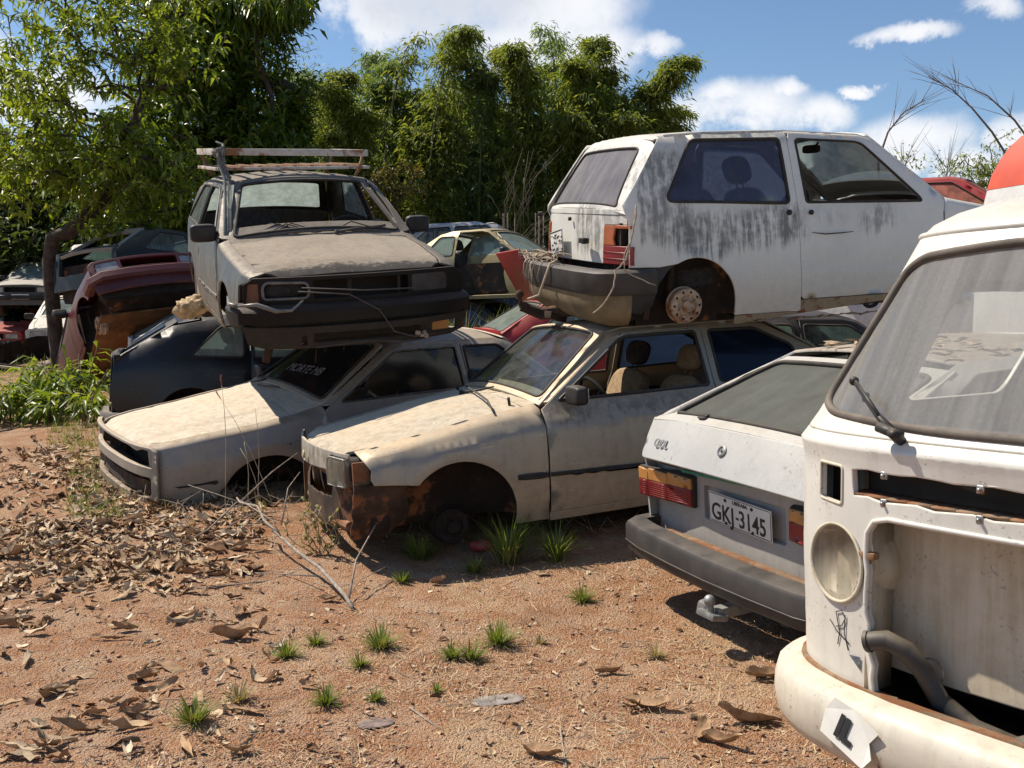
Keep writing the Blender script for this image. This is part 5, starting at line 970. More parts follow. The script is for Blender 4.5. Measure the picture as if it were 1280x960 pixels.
# ================= plain builder for the wrecks further back
def std_car(loc,rot,m,label,name='wrecked_car',L=3.9,qoff=0.0,bmat=None,skip=(),gl=None,nose=True,tailgate=True,lampc=True,hoodmat=None,inter=True,notch=False,screen=True,rl=None,cat='car'):
    R=empty(name,loc,rot,label,cat,'wrecked cars stacked in the yard'); gl=gl or M['glass']; a=-L
    E=[(0,.74),(-.06,.76),(-1.12,.90),(-1.22,.93),(-1.82,1.31),(-1.95,1.34),(a+1.0,1.34),(a+.62,1.27),(a+.10,.98),(a,.92)] if not notch else [(0,.74),(-.06,.76),(-1.12,.90),(-1.22,.93),(-1.82,1.33),(-1.95,1.36),(a+1.45,1.36),(a+1.25,1.32),(a+.70,1.0),(a,.95)]
    B=Body([(0,.62),(-.1,.74),(-.7,.80),(-2,.81),(a+.4,.80),(a,.73)],E,[(0,.74),(-1.2,.90),(a,.93)],k=.38,zw=.52,tuck=.05,bumps=[archbump(-.76,.32,.33,.09,.015),archbump(a+.78,.32,.33,.09,.012)]); nosebody(B,.12,.04)
    xr=a+.9 if not notch else a+1.3; ra=a+.78
    d=dict(dent=.007,step=.09,seed=int(loc[0]*7),
      fender=B.seg(-.08,-1.2)+[(-1.21,.28),(-1.12,.28)]+arc(-.76,.32,.345,.335,180,20,12)+[(-.40,.45),(-.12,.40),(-.10,.72)],
      door=[(-1.22,.30),(-1.22,.88)]+B.seg(-1.25,-2.36,-.03)+[(-2.37,.30)],dwin=rnd([(-1.42,.94),(-1.90,1.26),(-2.33,1.27),(-2.33,.94)],.03),dglass=gl,
      quarter=B.seg(-2.37,a+.06)+[(a+.02,.60),(a+.03,.42),(ra-.40,.38)]+arc(ra,.32,.34,.335,180,0,12)+[(ra+.36,.28),(-2.38,.28)],
      qwin=rnd([(-2.43,.95),(-2.43,1.27),(xr-.02+qoff,1.27),(xr-.40+qoff*1.3 if not notch else xr-.3,.97)],.05),qglass=gl,
      sill=[(-1.21,.285),(ra+.36,.285),(ra+.36,.23),(-1.21,.23)],roof=(-1.83,a+.92 if not notch else a+1.35),hood=(-.03,-1.11),cowl=(-1.12,-1.3),hoodmat=hoodmat or m)
    shell(R,B,m,d,skip=tuple(skip)+(('sill',1),))
    for sg,_ in sides():
        if 'rail' not in skip: panel('roof_rail',B.seg(-1.22,-2.375)+[(x,z-.025) for x,z in B.seg(-1.28,-2.375)[::-1]],B.side(sg),m,R,step=.1,edge=.002)
        if 'mirror' not in skip: mirror(R,-1.40,.76,.97,sg)
    if screen: framed(R,'windscreen_frame',trap(.70,.55,0,.72),patch(-1.17,.965,32,.14,0,0,.72),rnd(trap(.64,.50,.04,.68),.05),m,gl if screen!='open' else None,step=.1)
    if tailgate:
        x0,z0,an,Ls=(a+.03,.985,30,.72) if not notch else (a+.74,1.03,32,.62)
        framed(R,'tailgate',trap(.71,.55,0,Ls),patch(x0,z0,an,.1,0,0,Ls,True),rnd(trap(.62,.50,.06,Ls-.06),.05),m,rl or gl,step=.1,gname='rear_window')
        if not notch: panel('tailgate_lower_panel',trap(.74,.71,0,.58),patch(a-.01,.42,86,.06,0,0,.58,True),m,R,step=.1,dent=.008)
        else: panel('boot_lid',[(a+.78,-.66),(a+.78,.66),(a+.02,.64),(a+.02,-.64)],lambda u,v:B.top(u,v),m,R,step=.1); panel('rear_panel',trap(.72,.70,0,.52),patch(a-.01,.42,88,.05,0,0,.52,True),m,R,step=.1)
    if nose:
        fp=patch(.02,.26,90,.14,.05,0,.5)
        panel('nose_panel',[(-.76,0),(.76,0),(.77,.44),(.70,.485),(-.70,.485),(-.77,.44)],fp,m,R,[rnd([(-.70,.32),(-.40,.32),(-.40,.45),(-.68,.45)],.02),rnd([(-.37,.32),(.37,.32),(.37,.45),(-.37,.45)],.02),rnd([(.40,.32),(.70,.32),(.68,.45),(.40,.45)],.02)],step=.07,lip=.03)
        if lampc:
            for sg in (1,-1): panel('headlamp',[(sg*.41,.325),(sg*.69,.325),(sg*.67,.445),(sg*.41,.445)],fp,plain('lens',(.32,.32,.30),.2,var=.3),R,lip=0,off=-.01,step=.08)
        path=[(-.30,.82,0),(-.10,.80,0),(0.02,.66,0),(.055,.3,0),(.06,0,0),(.055,-.3,0),(.02,-.66,0),(-.10,-.80,0),(-.30,-.82,0)][::-1]
        bm=bmesh.new(); add_sweep(bm,path,[(-.08,.53),(.0,.53),(.03,.50),(.03,.42),(.0,.39),(-.08,.39)]); fin('front_bumper',bm,bmat or M['trim'],R,sharp=40)
        bm=bmesh.new(); add_box(bm,(-.22,0,.5),(.02,1.35,.45)); fin('radiator',bm,M['dark'],R)
    tub(R,B,-.22,a+.12,arches=((-.76,.40),(ra,.40)),zt=.80)
    for x in (-.76,ra):
        for sg in (1,-1): wheel(R,x,sg*.77,.27,.27,sg) if 'wheels' not in skip else drum(R,x,sg*.66,.25,.12,sg)
    if inter: seat(R,-2.1,.36,.45,M['seatd']); seat(R,-2.1,-.36,.45,M['seatd']); dash(R,-1.45,.64,.88,M['dark'])
    return R,B,m
white_hatch(); beige_coupe(); white_saloon(); grey_hatch(); rear_hatch(); van()
# ---------------------------------------------------------------- ground
def hgt(x,y):
    x=np.asarray(x,float); y=np.asarray(y,float); t=np.maximum(y-5.2,0); f=.35+.65*np.clip((x+12)/9,0,1)
    z=f*(.055*np.minimum(t,22)+.012*np.maximum(t-22,0)); z=z+.012*np.sin(x*1.7+y*.9)+.010*np.sin(x*3.1-y*2.3+1)
    return z
def H(x,y): return float(hgt(x,y))
def gpt(u,v,dz=0.0):   # the point of the ground seen at photo pixel u,v
    d=ray(u,v); t=1.0
    for i in range(60):
        p=Vector((0,0,CAMH))+d*t; e=p.z-H(p.x,p.y); t+=e/abs(d.z)*.8 if d.z<0 else 1
        if abs(e)<1e-4: break
    return Vector((p.x,p.y,H(p.x,p.y)+dz))
def ax(segs):
    o=[segs[0][0]]
    for a,b,st in segs: o+=list(np.arange(a+st,b+1e-6,st))
    return np.array(o)
def build_ground():
    xs=np.concatenate([[-900,-400,-200,-100],np.arange(-60,-9,2.5),np.arange(-9,-5,.25),np.arange(-5,3.2,.032),np.arange(3.2,8,.25),np.arange(8,60,3),[100,200,400,900]])
    ys=np.concatenate([[-300,-60,-10],np.arange(-4,2.8,.4),np.arange(2.8,8.0,.032),np.arange(8,16,.12),np.arange(16,40,.8),np.arange(40,100,5),[150,300,800,1800]])
    X,Y=np.meshgrid(xs,ys); Z=hgt(X,Y); fine=(X>-5.2)&(X<3.4)&(Y>2.7)&(Y<9)
    idx=np.argwhere(fine)
    for j,i in idx:
        p=Vector((X[j,i],Y[j,i],0)); Z[j,i]+=.012*noise.noise(p*2.2)+.007*noise.noise(p*7)+.008*noise.noise(p*17)+.004*noise.noise(p*31)
    n=len(xs); j,i=np.meshgrid(np.arange(len(ys)-1),np.arange(n-1),indexing='ij'); a=(j*n+i).ravel()
    Fc=np.stack([a,a+1,a+n+1,a+n],1)
    m,t=newmat('red_sandy_soil'); co=OC(t); n1=t.noise(co,.7,8,.6,.3); n2=t.noise(co,5,8,.68); n3=t.noise(co,45,6,.7); n4=t.noise(co,160,3,.7)
    vr=t.n('ShaderNodeTexVoronoi',co,out=None); vr.inputs['Scale'].default_value=75; vr2=t.n('ShaderNodeTexVoronoi',co,out=None); vr2.inputs['Scale'].default_value=150
    c=t.mix(t.ss(n1,.35,.65),(.54,.255,.12),(.62,.36,.205)); c=t.mix(t.m('MULTIPLY',t.ss(n2,.45,.62),.55),c,(.38,.17,.075)); c=t.mix(t.m('MULTIPLY',t.ss(n2,.55,.36),.6),c,(.62,.45,.31))
    c=t.mix(t.m('MULTIPLY',t.ss(n3,.50,.66),.55),c,(.68,.50,.36)); c=t.mix(t.m('MULTIPLY',t.ss(n4,.56,.70),.6),c,(.13,.06,.035)); c=t.mix(t.m('MULTIPLY',t.ss(n4,.44,.30),.45),c,(.74,.55,.40))
    c=t.mix(t.m('MULTIPLY',t.ss(t.n('ShaderNodeSeparateColor',vr.outputs[1],out=0),.75,.8),.35),c,(.52,.37,.27))
    n5=t.noise(co,1.6,5,.6,.5); c=t.mix(t.m('MULTIPLY',t.ss(n5,.55,.68),.45),c,(.34,.19,.11)); c=t.mix(t.m('MULTIPLY',t.ss(n5,.44,.34),.5),c,(.66,.47,.29))
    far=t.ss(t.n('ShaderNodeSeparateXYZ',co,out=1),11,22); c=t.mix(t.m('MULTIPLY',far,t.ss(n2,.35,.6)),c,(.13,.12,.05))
    b=t.m('ADD',t.m('MULTIPLY',n3,.8),t.m('ADD',t.m('MULTIPLY',n4,.45),t.m('ADD',t.m('MULTIPLY',t.m('SUBTRACT',1.0,vr.outputs[0]),.5),t.m('MULTIPLY',t.m('SUBTRACT',1.0,vr2.outputs[0]),.4)))); bsdf(t,c,.95,0,b,1.0,.035,spec=.2)
    tag(raw('ground',np.stack([X.ravel(),Y.ravel(),Z.ravel()],1),Fc,m,smooth=True),kind='structure')
build_ground()
def islandmat(name,cols,rough=.6,transl=.0,spec=.4,nscale=8,bs=0,noisemix=.3):
    """leaf or stone material that takes a colour of its own on every separate piece"""
    m,t=newmat(name); rnd_=t.n('ShaderNodeNewGeometry',out=None).outputs['Random Per Island']
    cr=t.n('ShaderNodeValToRGB',rnd_,out=None); e=cr.color_ramp.elements
    while len(e)<len(cols): e.new(.5)
    for i,c in enumerate(cols): e[i].position=i/(len(cols)-1); e[i].color=(*c,1)
    co=OC(t); n=t.noise(co,nscale,4,.6); c=t.mix(t.m('MULTIPLY',t.ss(n,.4,.65),noisemix),cr.outputs[0],tuple(x*.5 for x in cols[0]))
    if transl:
        p=t.n('ShaderNodeBsdfPrincipled',out=None); t.put(p.inputs['Base Color'],c); t.put(p.inputs['Roughness'],rough); p.inputs['Specular IOR Level'].default_value=spec
        tr=t.n('ShaderNodeBsdfTranslucent',t.mix(1.0,c,(1.35,1.25,.55),'MULTIPLY')); t.n('ShaderNodeOutputMaterial',t.n('ShaderNodeMixShader',transl,p.outputs[0],tr),out=None)
    else: bsdf(t,c,rough,spec=spec,bump=n if bs else None,bs=bs or .1)
    return m
deadleaf=islandmat('dead_leaves',[(.16,.085,.045),(.46,.32,.19),(.58,.45,.30),(.30,.17,.09),(.68,.56,.41),(.42,.28,.16),(.55,.44,.31),(.10,.055,.035),(.36,.20,.10)],.8,.0,.25,30,bs=.3)
BIG=[.2]
bigleaf=islandmat('large_dead_leaves',[(.26,.15,.08),(.50,.37,.24),(.36,.23,.13),(.56,.44,.30),(.42,.29,.18)],.8,0,.25,25,bs=.4,noisemix=.6)
def dead_leaf(bm,p,L,Wd,yaw,curl,cup,tilt,q,n=7):
    """one curled dry leaf"""
    M_=Matrix.Translation(p)@Euler((q.uniform(-tilt,tilt),q.uniform(-tilt,tilt),yaw)).to_matrix().to_4x4(); rows=[]; tw=q.uniform(-.6,.6)
    s=math.sin; 
    for i in range(n+1):
        t=i/n; a=(t-.5)*curl; x=L*(math.sin(a)/curl if abs(curl)>.05 else t-.5); z=L*((1-math.cos(a))/curl if abs(curl)>.05 else 0); wd=Wd*.5*max(.04,math.sin(math.pi*min(1,t*.93+.05))**.75)*(1+.12*math.sin(9*t+yaw)); ro=tw*(t-.5)
        rows.append([bm.verts.new(M_@Vector((x+L*.05*noise.noise(Vector((y*2,t*3,yaw*9))),y*wd*math.cos(ro)*(1+.35*noise.noise(Vector((y*3,t*4,yaw*5)))),z+abs(y)**1.5*wd*cup+y*wd*math.sin(ro)+L*BIG[0]*noise.noise(Vector((y*1.8+5,t*3.9,yaw*7)))))) for y in (-1,-.5,0,.5,1)])
    for A,B in zip(rows,rows[1:]):
        for k in range(4): bm.faces.new((A[k],A[k+1],B[k+1],B[k])).smooth=True
def litter():
    q=random.Random(21); bm=bmesh.new(); cnt=0
    def dens_(p,u,v):
        nz=noise.noise(Vector((p.x*1.3,p.y*1.3,0)))
        a=max(0,1-abs((u-130)/230))*(1 if 560<v<740 else .25); a=a*.8+nz*.55
        if u<330 and 590<v<720: a+=.45
        if v>745: a=(.10 if u<200 else .02)+nz*.14
        if u<90 and 590<v<650: a-=.45
        if u>345: a-=.3
        if v<570 and u>115: a=-1
        return a
    while cnt<2100:
        u,v=q.uniform(-60,420),q.uniform(545,965)
        p=gpt(u,v)
        if q.random()>dens_(p,u,v)*(5.5/p.y)**-1.0*.9: continue
        cnt+=1; L=q.uniform(.04,.16)*(1 if q.random()<.85 else 1.45)
        dead_leaf(bm,p+Vector((0,0,q.uniform(.002,.022))),L,L*q.uniform(.14,.34),q.uniform(0,6.3),q.uniform(-1.6,2.2),q.uniform(-.4,1.3),.4,q,5)
    tag(fin('leaf_litter',bm,deadleaf),kind='stuff')
    bm=bmesh.new()
    for i in range(700):
        u,v=q.uniform(200,1060),q.uniform(660,990); p=gpt(u,v); L=q.uniform(.012,.05); dead_leaf(bm,p+Vector((0,0,.006)),L,L*q.uniform(.3,.6),q.uniform(0,6.3),q.uniform(-2,2.5),q.uniform(-.5,1.2),.4,q,3)
    tag(fin('leaf_crumbs',bm,deadleaf),kind='stuff')
    # straw: fine dry stalks and blades
    n=9000; V=[];Fc=[]
    for i in range(n):
        u=q.gauss(700,210) if i%3 else q.uniform(150,1050); v=q.uniform(650,985)
        if not -20<u<1090: continue
        p=gpt(u,v)
        if noise.noise(Vector((p.x*1.5,p.y*1.5,4)))<-.15+.1*q.random() and i%4: continue
        L=q.uniform(.015,.06)*(1 if q.random()<.96 else 3); a=q.uniform(0,6.3); e=q.uniform(0,.35); w_=q.uniform(.0009,.0021); d=Vector((math.cos(a)*math.cos(e),math.sin(a)*math.cos(e),math.sin(e))); s=d.cross(Vector((0,0,1))).normalized()*w_
        b=len(V); o=p+Vector((0,0,.003)); V+=[o-s,o+s,o+d*L+s*.3+Vector((0,0,.001)),o+d*L-s*.3]; Fc.append((b,b+1,b+2,b+3))
    straw=islandmat('dry_straw',[(.50,.36,.20),(.62,.50,.32),(.40,.26,.14),(.55,.45,.30)],.8)
    tag(raw('dry_straw_bits',V,np.array(Fc),straw),kind='stuff')
    # gravel
    ico=[(0,0,1),(.9,0,.4),(.28,.85,.45),(-.72,.52,.4),(-.72,-.52,.45),(.28,-.85,.4),(0,0,-.3)]; fi=[(0,1,2),(0,2,3),(0,3,4),(0,4,5),(0,5,1),(6,2,1),(6,3,2),(6,4,3),(6,5,4),(6,1,5)]
    I=np.array(ico); V=[];Fc=[]
    for i in range(26000):
        v=940-300*q.random()**1.4+50; u=q.uniform(-40,1100); p=gpt(u,v) if i%1==0 else None
        r=q.uniform(.0015,.0048)*(1 if q.random()<.94 else q.uniform(1.5,3.6)); a=q.uniform(0,6.3); c,s=math.cos(a),math.sin(a); Q=I*[r*q.uniform(.8,1.3),r*q.uniform(.7,1.1),r*q.uniform(.5,.9)]
        b=7*i; V.append(np.stack([Q[:,0]*c-Q[:,1]*s+p.x,Q[:,0]*s+Q[:,1]*c+p.y,Q[:,2]+p.z+r*.1],1)); Fc+= [(b+f[0],b+f[1],b+f[2]) for f in fi]
    gm=islandmat('gravel',[(.42,.24,.15),(.52,.33,.22),(.30,.15,.09),(.60,.46,.35),(.38,.20,.12),(.24,.13,.09)],.9)
    tag(raw('gravel',np.concatenate(V),np.array(Fc),gm,smooth=False),kind='stuff')
litter()
# large dry leaves one can point to: (u, v, length, width, yaw, curl, cup, label)
BL=[(292,800,.24,.13,.2,1.6,1.2,'big dark dry leaf standing tent-like on bare soil at the left'),
(432,835,.0,0,0,0,0,''),
(308,892,.20,.05,-.15,.5,.3,'long pale strap-like dry leaf lying beside the lone grass tuft near the bottom edge'),
(195,868,.24,.07,.7,1.8,.9,'folded pale dry leaf with one raised end at the lower left'),
(215,838,.17,.08,-.4,.4,.3,'flat buff dry leaf lying just right of the folded pale leaf'),
(180,852,.16,.07,.5,1.2,1.3,'small folded brown leaf between the flat buff leaf and the folded pale one'),
(100,915,.26,.06,.25,1.0,.8,'long thin grey leaf in the lower left corner'),
(62,935,.20,.05,1.2,2.0,.8,'upright rolled leaf in the lower left corner'),
(155,790,.16,.08,.1,1.2,1.4,'dark brown cupped leaf above the bare lower left soil'),
(140,800,.24,.03,-.1,.3,.6,'thin stick-like curled leaf below the leaf litter'),
(172,895,.14,.07,.5,1.6,1.0,'rolled black-brown leaf left of the lone grass tuft'),
(815,885,.27,.10,-.45,1.2,.7,'ribbed tan leaf with a pointed end, left of the van bumper'),
(790,885,.16,.05,.9,1.4,.8,'small upright tan leaf touching the ribbed one'),
(935,905,.30,.11,-.05,1.0,1.0,'largest ribbed brown leaf, flat on the soil by the van bumper'),
(880,920,.17,.10,1.2,1.3,.8,'short dark tan leaf standing on edge beside the largest ribbed leaf'),
(905,932,.20,.07,-.5,1.6,1.4,'grey crumpled leaf just below the largest ribbed leaf'),
(955,850,.20,.10,.0,.7,1.2,'brown leaf half under the end of the van bumper'),
(765,842,.18,.06,.2,1.2,1.0,'small folded brown leaf in the middle of the open soil'),
(680,720,.10,.07,.1,.6,.6,'pale square leaf fragment in front of the beige coupe'),
(548,730,.12,.07,.1,1.4,1.3,'dark brown curled leaf right of the middle grass tufts'),
(680,948,.20,.09,-.6,1.0,.9,'tan leaf cut by the bottom edge of the picture'),
(300,943,.13,.06,.4,1.4,1.0,'small rolled leaf at the bottom edge left of the middle'),
(410,752,.14,.07,.3,1.2,.8,'pale brown leaf under the foot of the dead branch'),
(345,850,.07,.06,.9,2.2,1.5,'little dark rolled leaf between two grass tufts'),
(385,860,.10,.05,-.2,1.0,.8,'pale split leaf piece right of the little dark rolled leaf'),
(78,685,.15,.09,1.3,1.2,.9,'reddish brown leaf standing up in the leaf litter')]
for i,(u,v,L,W_,yw,cu_,cp,lb) in enumerate(BL):
    if not lb: continue
    q=random.Random(100+i); bm=bmesh.new(); p=gpt(u,v); BIG[0]=.085; dead_leaf(bm,Vector((0,0,.012)),L*.85,W_*.62,yw,cu_,cp,.3,q,12)
    o=fin('dry_leaf',bm,bigleaf); o.location=p; tag(o,lb,'dry leaf','large dry leaves on the soil')
# ---------------------------------------------------------------- grasses
grassmat=islandmat('green_grass',[(.10,.17,.02),(.16,.24,.035),(.25,.29,.07),(.13,.19,.03)],.55,.35,.3)
drygrass=islandmat('dry_grass',[(.36,.28,.14),(.48,.38,.22),(.26,.19,.10),(.30,.30,.12)],.75,.25)
def blades(V,Fc,p,n,h,spread,q,w0=.003,seg=4,droop=1.0,up=.25):
    for i in range(n):
        a=q.uniform(0,6.3); r=spread*.22*math.sqrt(q.random()); o=p+Vector((r*math.cos(a),r*math.sin(a),0)); a2=a+q.uniform(-.7,.7); L=h*q.uniform(.55,1.1); el=q.uniform(up,1.35); d=Vector((math.cos(a2)*math.cos(el),math.sin(a2)*math.cos(el),math.sin(el)))
        s=Vector((-math.sin(a2),math.cos(a2),0)); b=len(V); c=o.copy(); w_=w0*q.uniform(.6,1.3)
        for k in range(seg+1):
            t=k/seg; ww=w_*(1-t)**.7+.0002; V.append(c-s*ww); V.append(c+s*ww); c=c+d*(L/seg); d=(d+Vector((0,0,-droop*.35*q.uniform(.5,1.3)/seg*2))).normalized()
        for k in range(seg): Fc.append((b+2*k,b+2*k+1,b+2*k+3,b+2*k+2))
GTJ=random.Random(2)
GT=[(525,698,.12,140,'wide bright grass tuft growing under the wheel opening of the beige coupe'),(593,716,.07,90,'dense low grass tuft in front of the tall grass clumps'),(502,728,.055,60,'small grass tuft left of the wide bright one'),
(635,705,.30,120,'tall spiky grass clump under the fender of the beige coupe'),(695,702,.24,80,'long-bladed silvery grass clump beside the tall spiky one'),(728,752,.075,60,'sparse grass tuft alone on the soil right of the long-bladed clump'),
(476,810,.085,80,'single round grass tuft in the centre, right of the dead branch foot'),(360,822,.07,60,'grass tuft on the left next to a slightly higher smaller one'),(395,806,.055,45,'smaller grass tuft just behind the left one'),(450,833,.05,40,'tiny grass tuft below the single round one'),
(566,822,.06,55,'leftmost grass tuft of the cluster of three'),(590,824,.065,60,'middle and lowest grass tuft of the cluster of three'),(622,806,.09,85,'tallest and rightmost grass tuft of the cluster of three'),
(408,880,.06,60,'round grass tuft near the bottom, right of the strap-like leaf'),(298,876,.07,35,'thin brownish grass tuft above the strap-like leaf'),(243,903,.085,70,'grass tuft with a dark base at the lower left'),(470,876,.04,30,'very small grass tuft right of the round one near the bottom'),
(546,864,.03,24,'barely sprouting grass tuft under the cluster of three'),(675,805,.04,24,'faint dry grass tuft right of the cluster of three'),(820,822,.06,30,'wispy dry grass tuft left of the tow ball shadow')]
for i,(u,v,h,n,lb) in enumerate(GT):
    q=random.Random(300+i); V=[];Fc=[]; dry=i in (14,18,19); h*=1.5 if h<.2 else 1.1; blades(V,Fc,Vector((0,0,0)),int(n*1.5),h,h*(.9 if h<.2 else .35),q,.0036 if h<.2 else .0045,4,.9 if h<.2 else 1.3,.35 if h<.2 else .8)
    V2=[];F2=[]; blades(V2,F2,Vector((0,0,0)),int(n*.9),h*.8,h*1.1,q,.0024,3,1.2,.1); b=len(V); V+=V2; F2=[tuple(k+b for k in f) for f in F2]
    o=raw('grass_tuft',V,np.array(Fc+F2),[drygrass if dry else grassmat,drygrass],mi=[0]*len(Fc)+[1]*len(F2)); o.location=gpt(u,v); tag(o,lb,'grass tuft','grass tufts on the bare soil')
def meadow(name,reg,n,h,mats,q,w0=.003,droop=1.0,ratio=.6,k=3):
    V=[];Fc=[];mi=[]
    for i in range(n):
        p=reg(q)
        if p is None: continue
        f0=len(Fc); blades(V,Fc,p,k,h*q.uniform(.5,1.2),h*.5,q,w0,3,droop,.3); mi+=[0 if q.random()<ratio else 1]*(len(Fc)-f0)
    return tag(raw(name,V,np.array(Fc),mats,mi=mi),kind='stuff')
def uvreg(u0,u1,v0,v1):
    def f(q):
        p=gpt(q.uniform(u0,u1),q.uniform(v0,v1)); return p
    return f
q=random.Random(5)
meadow('sparse_dry_grass',uvreg(430,1000,690,900),900,.028,[drygrass,grassmat],q,.0008,1.0,.93)
meadow('grass_under_saloon',uvreg(85,160,555,650),500,.10,[grassmat,drygrass],q,.003,1.0,.7)
meadow('grass_by_hatchback',uvreg(60,130,520,560),260,.12,[grassmat,drygrass],q,.004,1.0,.6)
def boxreg(x0,x1,y0,y1): return lambda q:(lambda x,y:Vector((x,y,H(x,y))))(q.uniform(x0,x1),q.uniform(y0,y1))
meadow('weeds_behind_cars',boxreg(-2.5,2.2,12.8,16.5),1500,1.0,[grassmat,drygrass],q,.009,1.6,.75,4)
meadow('weeds_under_cars',boxreg(-3,.6,6.6,9.2),500,.18,[drygrass,grassmat],q,.0025,1.3,.8,3)
meadow('far_grass',boxreg(-16,-5,13,30),1500,.28,[grassmat,drygrass],q,.006,1.4,.75,4)
# tall seed stalks in front of the saloon
def stalk(P,rs,mat,name,lb,head=None,cat='grass stalk',grp=None):
    bm=bmesh.new(); add_tube(bm,P,rs,6)
    o=fin(name,bm,mat)
    if head is not None:
        bm=bmesh.new(); qq=random.Random(1); a=Vector(P[-1]); d=(Vector(P[-1])-Vector(P[-2])).normalized()
        for i in range(26): 
            b=a+d*.07*(i/26-.2); add_tube(bm,[b,b+d*.018+Vector((qq.uniform(-.008,.008),qq.uniform(-.008,.008),0))],[.0025,.0005],4)
        fin('seed_head',bm,head,o)
    return tag(o,lb,cat,grp)
pink=plain('pinkish_seed_head',(.30,.12,.10),.9); stm=plain('dry_stalk',(.42,.34,.22),.8)
for (u0,v0,Y0,u1,v1,Y1,hd,lb) in [(345,650,7.0,275,497,7.3,pink,'slanting dry stalk with a pink seed head before the saloon bonnet'),(282,655,7.0,277,480,7.2,pink,'upright dry stalk with the tallest pink seed head before the saloon'),(322,648,6.9,319,510,7.0,None,'thin bare stalk right of the upright pink-headed one'),(330,650,6.9,300,560,7.0,None,'short bare stalk between the pink-headed ones'),(310,655,6.9,305,552,7.0,None,'shortest bare stalk before the saloon wheel opening')]:
    a=at(u0,v0,Y0); a.z=H(a.x,a.y); b=at(u1,v1,Y1); m_=(a+b)/2+Vector((.02,0,.03)); stalk([a,a.lerp(m_,.5)+Vector((0,0,.01)),m_,m_.lerp(b,.5)+Vector((.005,0,.012)),b],[.003,.0028,.0025,.002,.0015],stm,'grass_stalk',lb,hd,grp='dry grass stalks before the saloon')
# dead branch leaning out from the wheel opening
twig=plain('grey_dead_wood',(.30,.25,.20),.85,var=.4,scale=40)
def build_branch():
    Pp=lambda l:[at(u,v,Y) for u,v,Y in l]; bm=bmesh.new()
    main=Pp([(441,768,5.05),(432,745,5.2),(400,710,5.5),(372,690,5.7),(352,672,5.85),(330,650,6.1),(322,633,6.25),(300,628,6.35),(296,622,6.45)]); main[0].z=H(main[0].x,main[0].y)+.012
    add_tube(bm,main,[.013,.012,.011,.010,.009,.0085,.008,.007,.005],8)
    for l,r in ([(296,628,6.4),(260,662,6.3),(225,690,6.15),(205,710,6.0)],.006),([(300,628,6.4),(340,590,6.5),(372,566,6.6)],.006),([(322,640,6.2),(290,655,6.2),(250,690,6.0)],.005),([(352,655,6.0),(360,610,6.2),(375,590,6.4)],.005),([(330,640,6.2),(350,640,6.2)],.004),\
      ([(300,628,6.4),(272,618,6.5),(235,606,6.6)],.004),([(352,672,5.85),(340,650,5.9),(300,625,6.3)],.005),([(395,720,5.4),(350,720,5.6),(290,728,5.6),(220,748,5.6)],.005),([(436,750,5.15),(445,700,5.4),(470,655,5.8),(495,610,6.1),(515,580,6.25),(537,570,6.3)],.006),([(436,745,5.2),(450,725,5.4),(500,700,5.7)],.004),([(370,690,5.7),(355,700,5.7),(340,720,5.7)],.003),([(340,660,6.0),(345,690,5.9),(350,700,5.8)],.003),([(537,572,6.3),(560,600,6.3),(578,615,6.3)],.003),([(410,735,5.3),(395,728,5.4),(382,735,5.4)],.003),([(205,745,5.6),(260,700,5.9),(330,672,6.1)],.003):
        P=Pp(l); 
        for p in P: p.z=max(p.z,H(p.x,p.y)+r)
        add_tube(bm,P,[r*(1-.6*i/(len(P)-1)) for i in range(len(P))],6)
    tag(fin('dead_branch',bm,twig),'forked grey dead branch leaning from the soil up to the saloon and coupe noses','branch')
build_branch()
for l,lb in (([(700,912),(708,962)],'short dark stick at the bottom edge'),([(512,886),(552,915)],'thin pale straight twig on the soil near the bottom'),([(200,742),(330,728),(405,705)],'long thin twig lying across the soil left of the dead branch')):
    bm=bmesh.new(); add_tube(bm,[gpt(u,v,.006) for u,v in l],.004,6); tag(fin('twig',bm,twig),lb,'twig','twigs on the soil')
def lump(name,u,v,s,mat,lb,cat,p=2.6,rot=(0,0,.3),seed=1):
    bm=bmesh.new(); add_super(bm,(0,0,0),s,p,Euler(rot),n=10)
    for vv in bm.verts: vv.co+=vv.co.normalized()*noise.noise(vv.co*14+Vector((seed,0,0)))*min(s)*.35
    o=fin(name,bm,mat); o.location=gpt(u,v,s[2]*.6); tag(o,lb,cat); return o
lump('stone',622,876,(.11,.05,.005),plain('grey_stone',(.24,.21,.19),.9,var=.4,scale=20),'flat grey stone in the open soil near the bottom','stone')
lump('stone',470,905,(.07,.04,.005),plain('dark_stone',(.20,.15,.13),.9,var=.4,scale=20),'dark flat stone just left of the pale straight twig','stone',seed=4)
def bottle():
    bm=bmesh.new(); add_lathe(bm,[(.001,0),(.030,.0),(.034,.01),(.033,.05),(.036,.09),(.030,.115),(.015,.135),(.014,.15),(.001,.15)],Matrix(),20)
    for v in bm.verts: v.co.x*=1+.15*noise.noise(v.co*30)
    o=fin('plastic_bottle',bm,plain('faded_red_plastic',(.40,.035,.045),.5,dust=.4,dcol=(.3,.18,.14))); o.rotation_euler=(rad(82),0,rad(70)); o.location=gpt(590,690,.036); tag(o,'crushed faded red plastic bottle lying in the shade under the coupe','bottle')
bottle()
